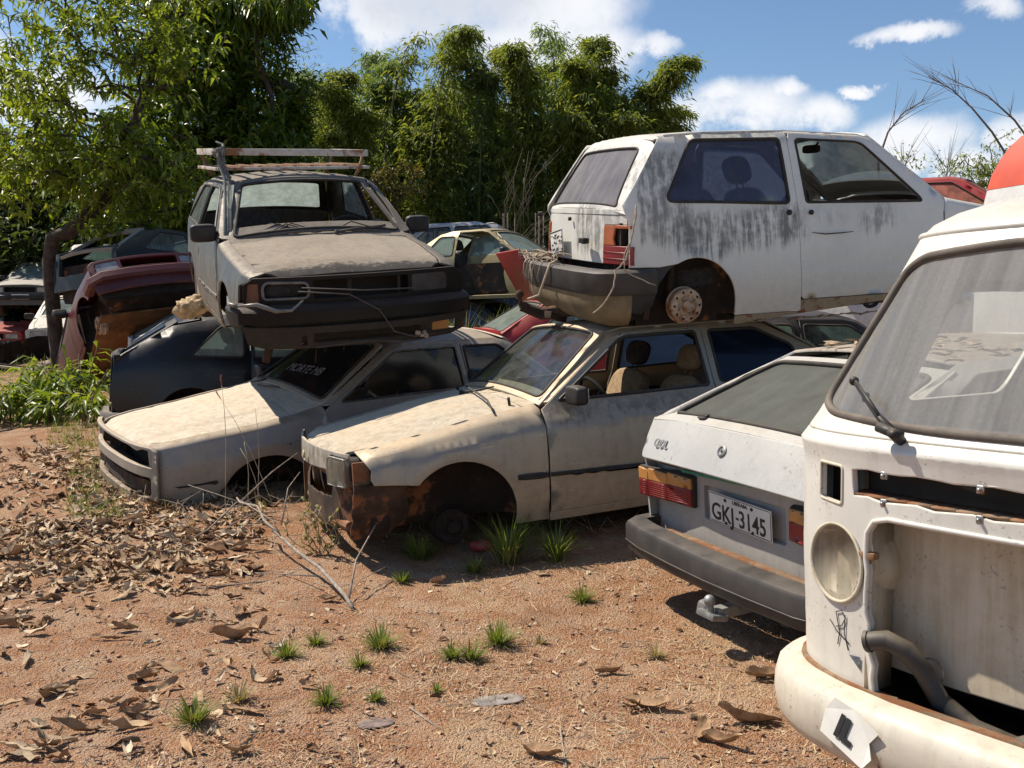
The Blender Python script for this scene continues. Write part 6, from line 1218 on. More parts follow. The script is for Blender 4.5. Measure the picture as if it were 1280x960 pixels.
# ---------------------------------------------------------------- wrecks further back
def background():
    # dark hatchback without its tailgate, behind the saloon
    dk=paint('dark_blue_black_paint',(.007,.010,.017),dust=(.17,.15,.12),top=.45,low=.03,rust=.05,grime=.1,rough=.3)
    R,B,m=std_car((-.72,11.85,.04),(0,0,rad(19)),dk,'dark blue hatchback with its tailgate gone, wedged behind the silver-white saloon',name='hatchback_car',L=3.75,qoff=.22,gl=M['glasspale'],tailgate=False)
    a=-3.75; hole=rnd(trap(.62,.50,.05,.60),.05); panel('tailgate_opening_frame',trap(.71,.55,0,.72),patch(a+.03,.985,30,.1,0,0,.72,True),dk,R,[hole],step=.08,lip=.05)
    panel('tailgate_opening_frame',[(-.74,0),(.74,0),(.71,.58),(-.71,.58)],patch(a-.01,.42,86,.06,0,0,.58,True),dk,R,[rnd([(-.60,.10),(.60,.10),(.60,.56),(-.60,.56)],.05)],step=.08,lip=.06)
    loop('opening_seal',rnd([(-.60,.10),(.60,.10),(.60,.56),(-.60,.56)],.05),patch(a-.02,.42,86,.06,0,0,.58,True),.012,M['rubber'],R)
    bm=bmesh.new(); add_sweep(bm,[(a+.45,.83,0),(a+.1,.82,0),(a-.06,.66,0),(a-.09,.2,0),(a-.09,-.2,0),(a-.06,-.66,0),(a+.1,-.82,0),(a+.45,-.83,0)],[(-.06,.42),(0,.42),(.03,.38),(.02,.26),(-.06,.24)]); fin('rear_bumper',bm,paint('dusty_black_bumper',(.05,.05,.05),dust=(.30,.24,.18),low=.6,rust=0),R,sharp=40)
    # maroon car, nose up
    mr=paint('dull_maroon_paint',(.085,.012,.018),dust=(.20,.10,.08),top=.35,low=.35,rust=.35,grime=.25,rough=.35)
    R,B,m=std_car((-4.45,12.9,1.58),(rad(8),rad(-38),rad(-56)),mr,'maroon car tipped nose up, showing its rusty underside and an empty wheel opening',L=4.1,gl=M['glassdark'],skip=('wheels',),lampc=True,screen='open',bmat=mr)
    bm=bmesh.new(); add_box(bm,(-2.1,0,.22),(3.2,1.35,.03)); fin('underside',bm,plain('orange_rusty_underside',(.22,.10,.035),.9,var=.5,scale=4,rust=.3),R)
    # dark hatchback on top of it
    gd=paint('dark_grey_paint',(.018,.021,.020),dust=(.24,.22,.18),top=.5,low=.08,rust=.1,grime=.2,rough=.4,spec=.3)
    C_=std_car((-4.25,17.9,1.12),(rad(-5),rad(3),rad(58)),gd,'dark grey hatchback with an open tail, highest in the heap beside the tree trunk',L=3.8,gl=M['glassgreen'],tailgate=False,name='hatchback_car')
    a=-3.8; panel('tail_opening_frame',trap(.71,.55,0,.72),patch(a+.03,.985,30,.1,0,0,.72,True),paint('pale_grey_frame',(.20,.21,.20),dust=(.45,.42,.36),top=.8,low=.1,rust=.1),C_[0],[rnd(trap(.62,.50,.05,.62),.05)],step=.08,lip=.05)
    panel('tail_opening_frame',[(-.74,0),(.74,0),(.71,.58),(-.71,.58)],patch(a-.01,.42,86,.06,0,0,.58,True),gd,C_[0],[rnd([(-.62,.22),(.62,.22),(.62,.57),(-.62,.57)],.05)],step=.08,lip=.06)
    # far left
    bk=paint('black_faded_paint',(.03,.03,.032),dust=(.42,.38,.33),top=.85,low=.15,rust=.05,grime=.2,rough=.35)
    R,B,m=std_car((-12.35,25.2,1.15),(0,0,rad(-82)),bk,'faded black car with intact windscreen lying on a red one at the left edge',L=4.1,gl=M['glasspale'],name='saloon_car',notch=True,hoodmat=paint('faded_hood',(.05,.05,.05),dust=(.50,.46,.40),top=1.0,low=0))
    bm=bmesh.new(); add_box(bm,(.075,.03,.47),(.01,.42,.13)); fin('number_plate',bm,M['plate'],R)
    rd=paint('red_paint',(.35,.02,.025),dust=(.35,.18,.12),top=.5,low=.3,rust=.1,rough=.35)
    std_car((-12.9,24.6,.0),(0,0,rad(-80)),rd,'red car crushed under the faded black one at the left edge',L=4.0,gl=M['glassdark'])
    wh=paint('old_white_paint',(.60,.60,.56),dust=(.48,.38,.25),top=.5,low=.45,rust=.2,grime=.3)
    std_car((-8.7,19.6,.25),(0,0,rad(-72)),wh,'white saloon standing behind the tree trunk, its bonnet raised slightly',L=4.1,gl=M['glasspale'],name='saloon_car',notch=True)
    std_car((-8.7,21.6,1.35),(0,rad(3),rad(-65)),wh,'pale white car lying higher than the others behind the tree trunk',L=3.9,gl=M['glasspale'])
    cr=paint('cream_rusty_paint',(.45,.38,.28),dust=(.42,.33,.22),top=.5,low=.5,rust=.9,grime=.5)
    R,B,m=std_car((-8.5,16.3,-.22),(rad(-6),rad(6),rad(-98)),cr,'smashed cream car front lying low against the foot of the tree',L=3.6,skip=('roof','rail','door','quarter','mirror','sill','hood','cowl'),gl=M['glass'],tailgate=False,inter=False,screen=None,lampc=False,name='wrecked_car')
    std_car((-1.35,14.6,.10),(0,0,rad(21)),wh,'white car whose roof and rear window show between the dark hatchback and the maroon car',L=4.0,gl=M['glasspale'])
    # gold car with its door swung open
    gl_=paint('gold_beige_paint',(.34,.28,.15),dust=(.46,.38,.24),top=.5,low=.3,rust=.2,grime=.25,rough=.35,metal=.3)
    bl=paint('blue_grey_wing_paint',(.06,.075,.09),dust=(.3,.28,.25),top=.4,low=.2,rust=.2,grime=.3)
    R,B,m=std_car((1.55,16.0,1.42),(0,rad(-2),rad(-28)),gl_,'gold car with its door swung wide open and a blue-grey front wing',L=4.0,gl=M['glasspale'],skip=(('door',-1),('fender',-1),'wheels'),name='saloon_car',notch=True)
    panel('front_wing',B.seg(-.08,-1.2)+[(-1.21,.28),(-1.12,.28)]+arc(-.76,.32,.345,.335,180,20,12)+[(-.40,.45),(-.12,.40),(-.10,.72)],B.side(-1),bl,R,step=.09,dent=.01)
    P=rnd([(-1.42,.94),(-1.90,1.26),(-2.33,1.27),(-2.33,.94)],.03); hx,hy=-1.22,-.80; an=rad(-16)
    def dm(u,v):
        x=np.asarray(u,float)-hx; y=-B.w(u,v)-hy; return hx+x*math.cos(an)-y*math.sin(an)*-1*-1, hy+x*math.sin(an)*-1*-1+y*math.cos(an), v
    dd=panel('open_door',[(-1.22,.30),(-1.22,.88)]+B.seg(-1.25,-2.36,-.03)+[(-2.37,.30)],dm,gl_,R,[P],step=.09,dent=.012)
    panel('window_glass',P,dm,M['glasspale'],dd,lip=0,edge=0,step=.1); loop('door_moulding',[(-1.24,.72),(-2.36,.72)],dm,.012,M['steel'],dd,closed=False)
    bm=bmesh.new(); p=pt(dm,-2.25,.80); add_box(bm,p,(.03,.03,.03)); add_box(bm,p,(.12,.04,.03)); fin('door_handle',bm,M['trim'],dd)
    std_car((1.3,16.3,.20),(0,0,rad(-25)),gd,'dark wreck buried in weeds underneath the gold car',L=4.0,gl=M['glassdark'],inter=False)
    std_car((-3.6,20.6,1.62),(0,rad(4),rad(200)),paint('silver_shell_paint',(.50,.52,.54),dust=(.4,.35,.3),top=.4,low=.2,rust=.05),'silver-white car shell with empty windows seen past the grey hatchback bonnet',L=4.0,gl=None,skip=('mirror',),screen='open',inter=False)
    std_car((-3.2,20.2,.45),(0,0,rad(205)),wh,'white wreck hidden below the silver-white shell',L=4.0,gl=M['glassdark'],inter=False)
    # red hatchback with its tailgate up, behind the coupe
    R,B,m=std_car((3.22,12.75,.24),(0,0,rad(14)),rd,'bright red hatchback with its tailgate up, squeezed behind the beige coupe',L=3.7,gl=M['glasspale'],name='hatchback_car')
    bm=bmesh.new(); add_box(bm,(-3.20,.0,1.60),(.03,1.1,.72),Euler((0,rad(-30),0)),bev=.01); fin('raised_tailgate',bm,rd,R)
    # black car under the white hatchback
    std_car((4.75,9.75,.10),(0,0,rad(9)),paint('black_paint',(.014,.014,.015),dust=(.10,.08,.06),top=.5,low=.2,rust=.1,rough=.4),'black car in deep shade under the front of the white hatchback',L=3.6,gl=M['glassgreen'])
    # red car high up on the right, on a wreck
    R,B,m=std_car((7.75,12.9,1.86),(0,0,rad(-32)),rd,'red car with a rust-brown windscreen lying high up beside the white and orange ambulance',L=3.8,gl=plain('rusty_dust_screen',(.24,.075,.05),.8,var=.5,scale=9,rust=.3))
    std_car((7.6,13.4,.60),(0,0,rad(-30)),wh,'white wreck carrying the red car on the right',L=3.9,gl=M['glassdark'],inter=False)
background()
def ambulance():
    R=empty('ambulance',(5.85,10.3,.70),(0,0,rad(10)),'white and orange ambulance body with a dark red side window at the right edge','ambulance')
    wm=paint('ambulance_white',(.66,.66,.64),dust=(.4,.35,.28),top=.4,low=.4,rust=.08,grime=.25); om=paint('ambulance_orange',(.62,.10,.05),dust=(.5,.3,.2),top=.3,low=.1,rust=.05,grime=.15)
    Lx,Wy=4.2,1.9
    # rounded box section swept: rear wall at x=0
    def ring(z,ins,nn=8):
        P=rnd([(ins,ins*.4),(Lx,ins*.4),(Lx,Wy-ins*.4),(ins,Wy-ins*.4)],[.22,.02,.02,.22],8); return [(x,y,z) for x,y in P]
    def body(name,zs,mat):
        rs=[ring(z,i) for z,i in zs]; n=len(rs[0]); V=[p for r in rs for p in r]; Fc=[(j*n+i,j*n+(i+1)%n,(j+1)*n+(i+1)%n,(j+1)*n+i) for j in range(len(rs)-1) for i in range(n)]
        if name=='roof': Fc.append(tuple(range((len(rs)-1)*n,len(rs)*n)))
        return raw(name,V,Fc,mat,R,smooth=True)
    body('body',[(.30,.0),(1.0,.0),(1.9,.04),(2.17,.09)],wm); body('orange_band',[(2.172,.087),(2.35,.13),(2.55,.22),(2.70,.32)],om)
    body('roof',[(2.70,.322),(2.80,.42),(2.86,.60),(2.87,.80)],om)
    mw=plain('dark_red_window',(.055,.008,.012),.15,var=.2)
    f=lambda u,v:(u,v*0-.002+.4*np.interp(v,[1.0,1.9,2.17,2.35,2.55,2.7],[0,.04,.09,.13,.22,.32])-.006,v)
    w_=panel('side_window',rnd([(.30,2.25),(1.3,2.25),(1.3,2.52),(.36,2.52)],.05),f,mw,R,ref=(2,1,1.5),step=.08,lip=.02,off=.003); loop('window_seal',rnd([(.30,2.25),(1.3,2.25),(1.3,2.52),(.36,2.52)],.05),f,.014,M['rubber'],w_)
    loop('wheel_arch_trim',[(.42+.5*(1-math.cos(a)),1.75+.42*math.sin(a)) for a in [math.pi*i/20 for i in range(21)]],f,.02,M['trimgrey'],R,closed=False)
    loop('body_seam',[(.16,.4),(.16,2.15)],lambda u,v:(u,v*0-.008,v),.004,M['rubber'],R,closed=False)
    for x in (.9,3.6):
        for y,s in ((.1,-1),(1.8,1)): wheel(R,x,y,.02,.33,s)
ambulance()
# ---------------------------------------------------------------- trees and plants
def leafgeo(P,D,L,W_,q,fold=.25,droop=.35,four=True):
    """arrays of leaves: P base points, D directions, L lengths, W widths"""
    P=np.asarray(P,float); D=np.asarray(D,float); D/=np.linalg.norm(D,axis=1)[:,None]+1e-9; n=len(P); L=np.asarray(L)[:,None]*np.ones((n,1)); W_=np.asarray(W_)[:,None]*np.ones((n,1))
    up=q.normal(size=(n,3))*.45+[0,0,1]; S=np.cross(D,up); S/=np.linalg.norm(S,axis=1)[:,None]+1e-9; N_=np.cross(S,D)
    if four:
        mid=P+D*L*.5; tip=P+D*L-np.array([0,0,1])*L*droop*.6; mid=mid+[0,0,0]
        A=mid+S*W_*.5+N_*W_*fold; B=mid-S*W_*.5+N_*W_*fold
        V=np.stack([P,A,mid,B,tip],1).reshape(-1,3); b=np.arange(n)[:,None]*5
        Fc=np.concatenate([b+[0,1,2],b+[0,2,3],b+[2,1,4],b+[3,2,4]],1).reshape(-1,3)
    else:
        m=P+D*L*.45; V=np.stack([P,m+S*W_*.5+N_*W_*fold,P+D*L-np.array([0,0,1])*L*droop*.4,m-S*W_*.5+N_*W_*fold],1).reshape(-1,3); b=np.arange(n)[:,None]*4
        Fc=np.concatenate([b+[0,1,2],b+[0,2,3]],1).reshape(-1,3)
    return V,Fc
def grow(base,top,targets,r0,rs,q,sag=.06):
    """skeleton: a trunk polyline and branches reaching for every target; returns polylines with radii and tips"""
    nodes=[Vector(p) for p in base]; par=[-1]+list(range(len(base)-1)); start=max(0,int(len(base)*.55))
    ts=sorted(targets,key=lambda p:(p-nodes[-1]).length if top is None else (p-top).length); tips=[]
    for t in ts:
        A=np.array([tuple(n) for n in nodes[start:]]); d=np.linalg.norm(A-np.array(t),axis=1); lowp=np.maximum(A[:,2]-t.z,0)*.8; k=int(np.argmin(d+lowp))+start
        a=nodes[k]; dist=(t-a).length; n=max(2,int(dist/.28)); pr=k
        side=Vector((q.uniform(-1,1),q.uniform(-1,1),q.uniform(-.3,.8)))*dist*.14
        for i in range(1,n+1):
            s=i/n; p=a.lerp(t,s)+side*math.sin(math.pi*s)+Vector((q.uniform(-1,1),q.uniform(-1,1),q.uniform(-1,1)))*.02
            nodes.append(p); par.append(pr); pr=len(nodes)-1
        tips.append(pr)
    w_=[0.0]*len(nodes)
    for t in tips:
        k=t
        while k>=0: w_[k]+=1; k=par[k]
    mx=max(w_); R_=[rs*(max(x,1))**.5 for x in w_]; sc_=r0/(rs*mx**.5)
    R_=[rs+(r-rs)*sc_ for r in R_]
    return nodes,par,R_,tips
def wood(nodes,par,R_,mat,parent,name='trunk',minr=0):
    ch={}; 
    for i,p in enumerate(par): ch.setdefault(p,[]).append(i)
    bm=bmesh.new(); done=set()
    for i in sorted(range(len(nodes)),key=lambda k:-R_[k]):
        if i in done or R_[i]<minr: continue
        P=[i]; k=i
        if par[i]>=0: P=[par[i],i]
        done.add(i)
        while k in ch:
            c=[j for j in ch[k] if j not in done]
            if not c: break
            k=max(c,key=lambda j:R_[j]); done.add(k); P.append(k)
        rr=[R_[j] for j in P]; rr[0]=min(rr[0],rr[1]*1.15); add_tube(bm,[nodes[j] for j in P],rr,7 if rr[1]>.02 else 4,caps=rr[1]>.02)
    return fin(name,bm,mat,parent)
bark=plain('dark_bark',(.055,.042,.034),.95,var=.5,scale=14,bs=.8); barkg=plain('grey_bark',(.16,.13,.10),.95,var=.4,scale=18,bs=.6)
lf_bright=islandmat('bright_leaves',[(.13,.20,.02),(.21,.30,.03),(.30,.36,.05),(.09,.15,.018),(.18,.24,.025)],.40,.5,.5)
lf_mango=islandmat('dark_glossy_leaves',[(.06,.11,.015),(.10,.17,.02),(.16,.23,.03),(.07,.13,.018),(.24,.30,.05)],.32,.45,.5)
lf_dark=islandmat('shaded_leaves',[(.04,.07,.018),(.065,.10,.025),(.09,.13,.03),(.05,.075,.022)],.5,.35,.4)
lf_bamboo=islandmat('bamboo_leaves',[(.12,.18,.04),(.18,.25,.055),(.26,.31,.07),(.09,.14,.035),(.34,.36,.11)],.5,.58,.4)
lf_teal=islandmat('cool_green_leaves',[(.13,.21,.09),(.18,.27,.11),(.25,.33,.14),(.10,.16,.07)],.45,.5,.5)
lf_yel=islandmat('yellowing_leaves',[(.18,.16,.03),(.12,.13,.02),(.24,.17,.03),(.09,.10,.02)],.55,.3)
def tree(name,trunk,crowns,ntar,lmat,wmat,label,nleaf=9,L=.17,W_=.045,r0=.18,rs=.006,seed=1,cat='tree',group=None,cluster=.12,droop=.5,four=True,extra=0):
    q=random.Random(seed); g=np.random.default_rng(seed); R=empty(name,trunk[0],(0,0,0),label,cat,group); o0=Vector(trunk[0])
    T=[]
    tot=sum(c[2] for c in crowns)
    for c,s,wt in crowns:
        for i in range(int(ntar*wt/tot)):
            v=Vector((q.gauss(0,1),q.gauss(0,1),q.gauss(0,1))).normalized()*(q.random()**.45); p=Vector(c)+Vector((v.x*s[0],v.y*s[1],v.z*s[2])); T.append(p)
    tr=[Vector(p) for p in trunk]; nodes,par,R_,tips=grow(tr,None,T,r0,rs,q)
    nodes2=[n-o0 for n in nodes]; wood(nodes2,par,R_,wmat,R)
    P=[];D=[]
    for t in tips:
        k=t; pts=[nodes2[t]]
        for _ in range(2+extra):
            if par[k]>=0: k=par[k]; pts.append(nodes2[k])
        ax_=(nodes2[t]-nodes2[par[t]]).normalized()
        for i in range(nleaf):
            c=q.choice(pts) if q.random()<.45 else pts[0]; d=Vector((q.gauss(0,1),q.gauss(0,1),q.gauss(0,.7)-droop*.5))+ax_*.5; P.append(c+Vector((q.gauss(0,1),q.gauss(0,1),q.gauss(0,1)))*cluster*.4); D.append(d)
    n=len(P); V,Fc=leafgeo(P,D,L*g.uniform(.6,1.15,n),W_*g.uniform(.75,1.2,n),g,four=four,droop=droop); raw('crown',V,Fc,lmat,R); return R
X=lambda u,v,Y: at(u,v,Y)
def gz(u,Y):
    p=at(u,400,Y); return Vector((p.x,p.y,H(p.x,p.y)-.1))
# forked tree in front on the left
b=gz(72,16); tree('broadleaf_tree',[b,X(72,440,16),X(66,380,16),X(62,330,16),X(66,296,16),X(85,292,16),X(110,270,16),X(135,245,16.2),X(160,190,16.4),X(175,130,16.5),X(190,90,16.5)],
  [(X(60,110,15.5),(1.2,1.3,1.1),1.0),(X(150,80,16),(1.3,1.4,1.1),1.3),(X(110,200,15.5),(1.5,1.2,.75),1.6),(X(30,220,15.2),(.8,1,.6),.6),(X(200,220,15.5),(1.0,1.0,.7),1.2),(X(100,-10,16),(1.6,1.2,.7),.9),(X(215,30,16),(1.0,1.0,.9),.8),(X(150,285,15.6),(.7,.6,.25),.35)],700,lf_bright,bark,'open-crowned tree with yellow-green leaves and a thick dark forked trunk among the wrecks',10,.21,.056,.115,.006,3)
tree('broadleaf_tree',[gz(-40,17),X(-20,250,17),X(50,150,17),X(20,90,17),X(10,20,17)],[(X(20,100,17),(.9,.9,1.3),1),(X(-40,150,17),(1.0,1,1.2),1),(X(60,160,17.4),(.7,.7,.7),.5)],150,lf_bright,bark,'sparse thin-stemmed tree at the left edge behind the forked tree',11,.22,.06,.03,.006,4)
# big mango behind
tree('mango_tree',[gz(265,22),X(268,300,22),X(272,200,22),X(285,120,22),X(300,60,22)],
  [(X(285,110,21.5),(1.9,2.0,1.7),2.2),(X(250,20,21.5),(1.6,1.6,1.5),1.4),(X(220,180,21),(1.5,1.5,1.3),1.5),(X(340,200,21),(1.0,1.3,1.1),1.1),(X(300,-40,22),(2.0,1.5,1.0),1.2),(X(345,15,21.5),(.8,.8,.5),.5),(X(270,260,20.5),(1.9,1.2,.9),1.2),(X(365,150,21.3),(.5,.6,.45),.3),(X(160,240,21.5),(1.6,1.2,1.0),.8)],1250,lf_mango,bark,'big dense mango tree rising out of the picture behind the roof rack',24,.24,.078,.26,.008,5,cluster=.25,droop=.45)
tree('mango_tree',[gz(345,20.5),X(340,120,20.5),X(322,75,20.5),X(318,40,20.5)],[(X(345,8,20.3),(.75,.6,.35),1),(X(300,10,20.3),(.4,.4,.3),.5)],60,lf_mango,bark,'dark drooping leaf tufts on a bare branch at the top, right of the big mango',16,.26,.06,.05,.008,15,cluster=.15,droop=1.2)
# dark undergrowth and trees further back
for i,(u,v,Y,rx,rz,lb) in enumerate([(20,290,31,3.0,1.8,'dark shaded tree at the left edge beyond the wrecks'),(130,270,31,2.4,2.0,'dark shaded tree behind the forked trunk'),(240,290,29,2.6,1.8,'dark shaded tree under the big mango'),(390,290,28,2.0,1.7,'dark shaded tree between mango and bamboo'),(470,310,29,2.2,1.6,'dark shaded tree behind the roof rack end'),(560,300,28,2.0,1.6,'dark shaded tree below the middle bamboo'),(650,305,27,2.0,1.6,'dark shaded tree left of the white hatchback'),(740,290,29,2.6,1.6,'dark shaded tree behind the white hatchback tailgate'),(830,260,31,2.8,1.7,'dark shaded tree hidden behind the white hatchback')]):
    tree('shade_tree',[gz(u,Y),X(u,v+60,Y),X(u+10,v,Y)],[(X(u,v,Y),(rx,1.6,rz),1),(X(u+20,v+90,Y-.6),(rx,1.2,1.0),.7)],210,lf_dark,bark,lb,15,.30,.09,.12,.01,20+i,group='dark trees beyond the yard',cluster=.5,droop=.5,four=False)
tree('shrub',[gz(490,19),X(490,300,19),X(490,260,19)],[(X(490,225,19),(.75,.6,.42),1),(X(470,260,19),(.5,.5,.5),.6)],130,lf_yel,bark,'yellow-brown bush just right of the roof rack',14,.10,.035,.04,.005,41,cat='shrub',cluster=.12)
tree('small_tree',[gz(352,24),X(360,200,24),X(368,120,24)],[(X(370,110,24),(.9,.8,1.1),1)],90,lf_teal,barkg,'thin airy sapling showing sky through its leaves beside the mango',7,.17,.03,.03,.005,42,cluster=.2)
tree('small_tree',[gz(1270,22),X(1250,260,22),X(1240,230,22)],[(X(1235,215,22),(.8,.7,.55),1),(X(1275,200,22),(.7,.7,.8),.8),(X(1205,235,22),(.4,.4,.3),.3)],170,lf_bamboo,barkg,'bushy green tree beyond the ambulance on the right',12,.14,.035,.06,.006,43,cluster=.15)
def bare(u0,v0,Y,P,lb,seed,sprig=False):
    q=random.Random(seed); R=empty('bare_sapling',gz(u0,Y),(0,0,0),lb,'sapling','bare saplings on the right'); o=R.location.copy(); bm=bmesh.new(); pts=[Vector(o)]+[at(a,b_,Y) for a,b_ in P]; n=len(pts); add_tube(bm,[p-o for p in pts],[.03*(1-.8*i/(n-1)) for i in range(n)],6)
    for k in range(16):
        i=q.randint(n//2,n-2); s=q.random(); p=pts[i].lerp(pts[i+1],s); d=(pts[i+1]-pts[i]).normalized()+Vector((q.uniform(-1,1),q.uniform(-.5,.5),q.uniform(-.2,.6))); add_tube(bm,[p-o,p-o+d*q.uniform(.2,.4),p-o+d*q.uniform(.45,.7)+Vector((0,0,-.03))],[.006,.004,.002],4)
    fin('stem',bm,barkg,R)
    if sprig:
        g=np.random.default_rng(seed); c=pts[-1]-o; Pn=g.normal(size=(90,3))*[.22,.2,.1]+np.array(c); D=g.normal(size=(90,3)); V,Fc=leafgeo(Pn,D,.13*g.uniform(.6,1.1,90),.035*np.ones(90),g); raw('leaves',V,Fc,lf_bamboo,R)
bare(1280,200,20,[(1262,200),(1240,165),(1215,135),(1190,112),(1160,95)],'bare arching sapling reaching farthest left above the ambulance',61); bare(1290,200,19,[(1290,180),(1268,150),(1235,120),(1195,102)],'bare arching sapling close right of the farthest-reaching one',62)
bare(1100,300,19,[(1098,200),(1110,165),(1130,140),(1155,125)],'thin twiggy sapling behind the white hatchback windscreen pillar',63); bare(1125,300,21,[(1128,230),(1130,200)],'leafy shoot showing over the windscreen pillar of the white hatchback',64,True); bare(1182,300,21,[(1183,230),(1184,208)],'tiny leafy shoot over the red car',65,True)
def bamboo(ub,Y,culms,lab,seed,mat=None,n_leaf=520,wid=.42,lam=None):
    q=random.Random(seed); g=np.random.default_rng(seed); R=empty('bamboo_clump',gz(ub,Y),(0,0,0),lab,'bamboo','bamboo clumps beyond the wrecks'); o=Vector(R.location); cm=bamboo.cm
    P=[];D=[]
    for (ut,vt,dn) in culms:
        tip=at(ut+q.uniform(-3,3),vt+q.uniform(-3,3),Y+q.uniform(-1,1)); b0=o+Vector((q.uniform(-.5,.5),q.uniform(-.5,.5),0)); hgt_=(tip.z-b0.z); c1=b0+Vector(((tip.x-b0.x)*.15,0,hgt_*.75)); c2=Vector((b0.x+(tip.x-b0.x)*.55,(b0.y+tip.y)/2,b0.z+hgt_*1.12)); pts=[]
        for i in range(25):
            t=i/24; pts.append(b0*(1-t)**3+c1*3*t*(1-t)**2+c2*3*t*t*(1-t)+tip*t**3)
        bm=bmesh.new(); add_tube(bm,[p-o for p in pts],[.035*(1-.9*i/24)+.002 for i in range(25)],6); fin('culm',bm,cm,R)
        for i in range(int(n_leaf*1.25*dn)):
            t=q.uniform(.12,1)**.75; k=min(23,int(t*24)); p=pts[k].lerp(pts[k+1],t*24-k) if k<24 else pts[-1]
            wd=wid*(.45+1.15*(1-t))*(2.3 if q.random()<.22 else 1) ; a=q.uniform(0,6.3); r=wd*math.sqrt(q.random()); c=p+Vector((r*math.cos(a),r*math.sin(a),q.uniform(-.45,.1)*wd*1.6))
            for j in range(5): P.append(c-o+Vector((q.gauss(0,.05),q.gauss(0,.05),q.gauss(0,.05)))); D.append(Vector((math.cos(a)*.6+q.gauss(0,.5),math.sin(a)*.6+q.gauss(0,.5),-.55+q.gauss(0,.4))))
    n=len(P); V,Fc=leafgeo(P,D,.20*g.uniform(.6,1.2,n),.034*g.uniform(.8,1.3,n),g,four=False,droop=.3); raw('foliage',V,Fc,mat or lf_bamboo,R)
bamboo.cm=plain('bamboo_culm',(.16,.17,.06),.5,var=.3)
bamboo(430,25,[(405,110,.9),(435,100,1),(455,140,1),(415,170,1),(395,200,.8),(450,220,.9),(420,250,.8)],'leftmost bamboo clump with rounded airy tops behind the roof rack',71,n_leaf=460)
bamboo(455,27,[(478,78,.6),(500,85,.6),(480,110,1),(505,120,1),(500,180,1),(520,210,1),(475,200,1)],'second bamboo clump from the left with dark cool-green foliage',72,lf_teal,480)
bamboo(470,25.5,[(538,52,.25),(525,75,.3)],'lone thin sparse bamboo cane arching between the second and third clumps',73,n_leaf=260,wid=.3)
bamboo(545,25,[(590,44,.9),(575,60,.9),(530,140,1),(515,170,1),(560,200,1),(545,230,.9)],'bamboo clump with one thick plume curling over to the right',74,n_leaf=470,wid=.34)
bamboo(600,26,[(580,75,.9),(612,100,1),(600,130,1),(625,180,1),(590,210,1),(640,230,.9)],'bamboo clump with a leafy top leaning to the left in the middle',75,lf_teal,460)
bamboo(665,25,[(640,62,1),(622,72,.9),(650,90,1),(655,150,1),(640,190,1)],'bamboo clump whose tall hooked plume stands in the middle of the row',76,n_leaf=500,wid=.34)
bamboo(690,26.5,[(672,40,.25),(690,60,.4),(684,90,.6),(700,120,.7),(690,150,1)],'sparse feathery bamboo clump with the tallest thin tips',77,lf_teal,330)
bamboo(735,25,[(742,63,1),(722,80,1),(762,95,1),(745,120,1),(775,130,1),(715,150,1),(700,170,1),(790,150,.9)],'broad bushy bamboo clump directly behind the white hatchback tailgate',78,n_leaf=520)
bamboo(790,25.5,[(868,80,.9),(845,95,.9),(862,140,.5),(820,115,.9),(850,160,.5),(810,150,1)],'rightmost bamboo clump with plumes arching far to the right',79,n_leaf=430,wid=.33)
bamboo(500,28.5,[(440,150,1),(470,160,1),(500,150,1),(530,165,1),(485,200,1)],'low bamboo clump filling the gap behind the second and third clumps',80,n_leaf=420,wid=.6)
bamboo(610,28.5,[(570,140,1),(600,160,1),(635,150,1),(660,160,1),(615,200,1)],'low bamboo clump filling the gap behind the middle ones',81,lf_teal,420,wid=.6)
bamboo(400,27.5,[(370,95,.5),(385,120,.8),(430,130,.9),(350,130,.5),(405,160,1),(370,190,1)],'airy bamboo clump farthest left, touching the mango',82,lf_teal,420,wid=.75)
bamboo(560,27.5,[(520,115,.8),(555,120,.8),(590,110,.7),(620,130,.8),(540,160,1),(600,190,1)],'broad airy bamboo clump behind the curling thick plume',83,None,430,wid=.8)
bamboo(700,28,[(670,110,.8),(705,105,.7),(735,120,.8),(690,160,1),(790,135,.8),(820,150,.8),(760,170,1)],'broad airy bamboo clump behind the hooked plume',84,lf_teal,430,wid=.8)
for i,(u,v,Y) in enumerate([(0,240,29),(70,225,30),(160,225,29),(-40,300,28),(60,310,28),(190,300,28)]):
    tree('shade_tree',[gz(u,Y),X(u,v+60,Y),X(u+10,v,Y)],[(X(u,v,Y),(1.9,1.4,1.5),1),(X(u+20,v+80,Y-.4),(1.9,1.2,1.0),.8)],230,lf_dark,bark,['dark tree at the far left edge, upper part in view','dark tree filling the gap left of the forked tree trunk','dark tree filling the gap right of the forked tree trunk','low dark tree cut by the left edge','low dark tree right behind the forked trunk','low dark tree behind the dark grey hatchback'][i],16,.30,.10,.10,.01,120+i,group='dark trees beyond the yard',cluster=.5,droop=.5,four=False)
# tangle of bare canes
def canes():
    q=random.Random(88); bm=bmesh.new(); c=at(650,330,20)
    for i in range(26): 
        a=at(q.uniform(630,665),q.uniform(260,330),20+q.uniform(-.5,.5)); d=Vector((q.uniform(-.5,1.0),q.uniform(-.3,.3),q.uniform(.5,1))).normalized(); L=q.uniform(.8,1.9); add_tube(bm,[a,a+d*L*.5+Vector((0,0,.05)),a+d*L+Vector((.2,0,-.12))],[.007,.005,.002],4)
    for i in range(8): a=c+Vector((q.uniform(-.6,.6),0,0)); add_tube(bm,[Vector((a.x,a.y,H(a.x,a.y))),a+Vector((0,0,1))],.012,5)
    tag(fin('dead_shrub',bm,barkg),'tangle of bare grey canes left of the white hatchback','dead shrub')
canes()
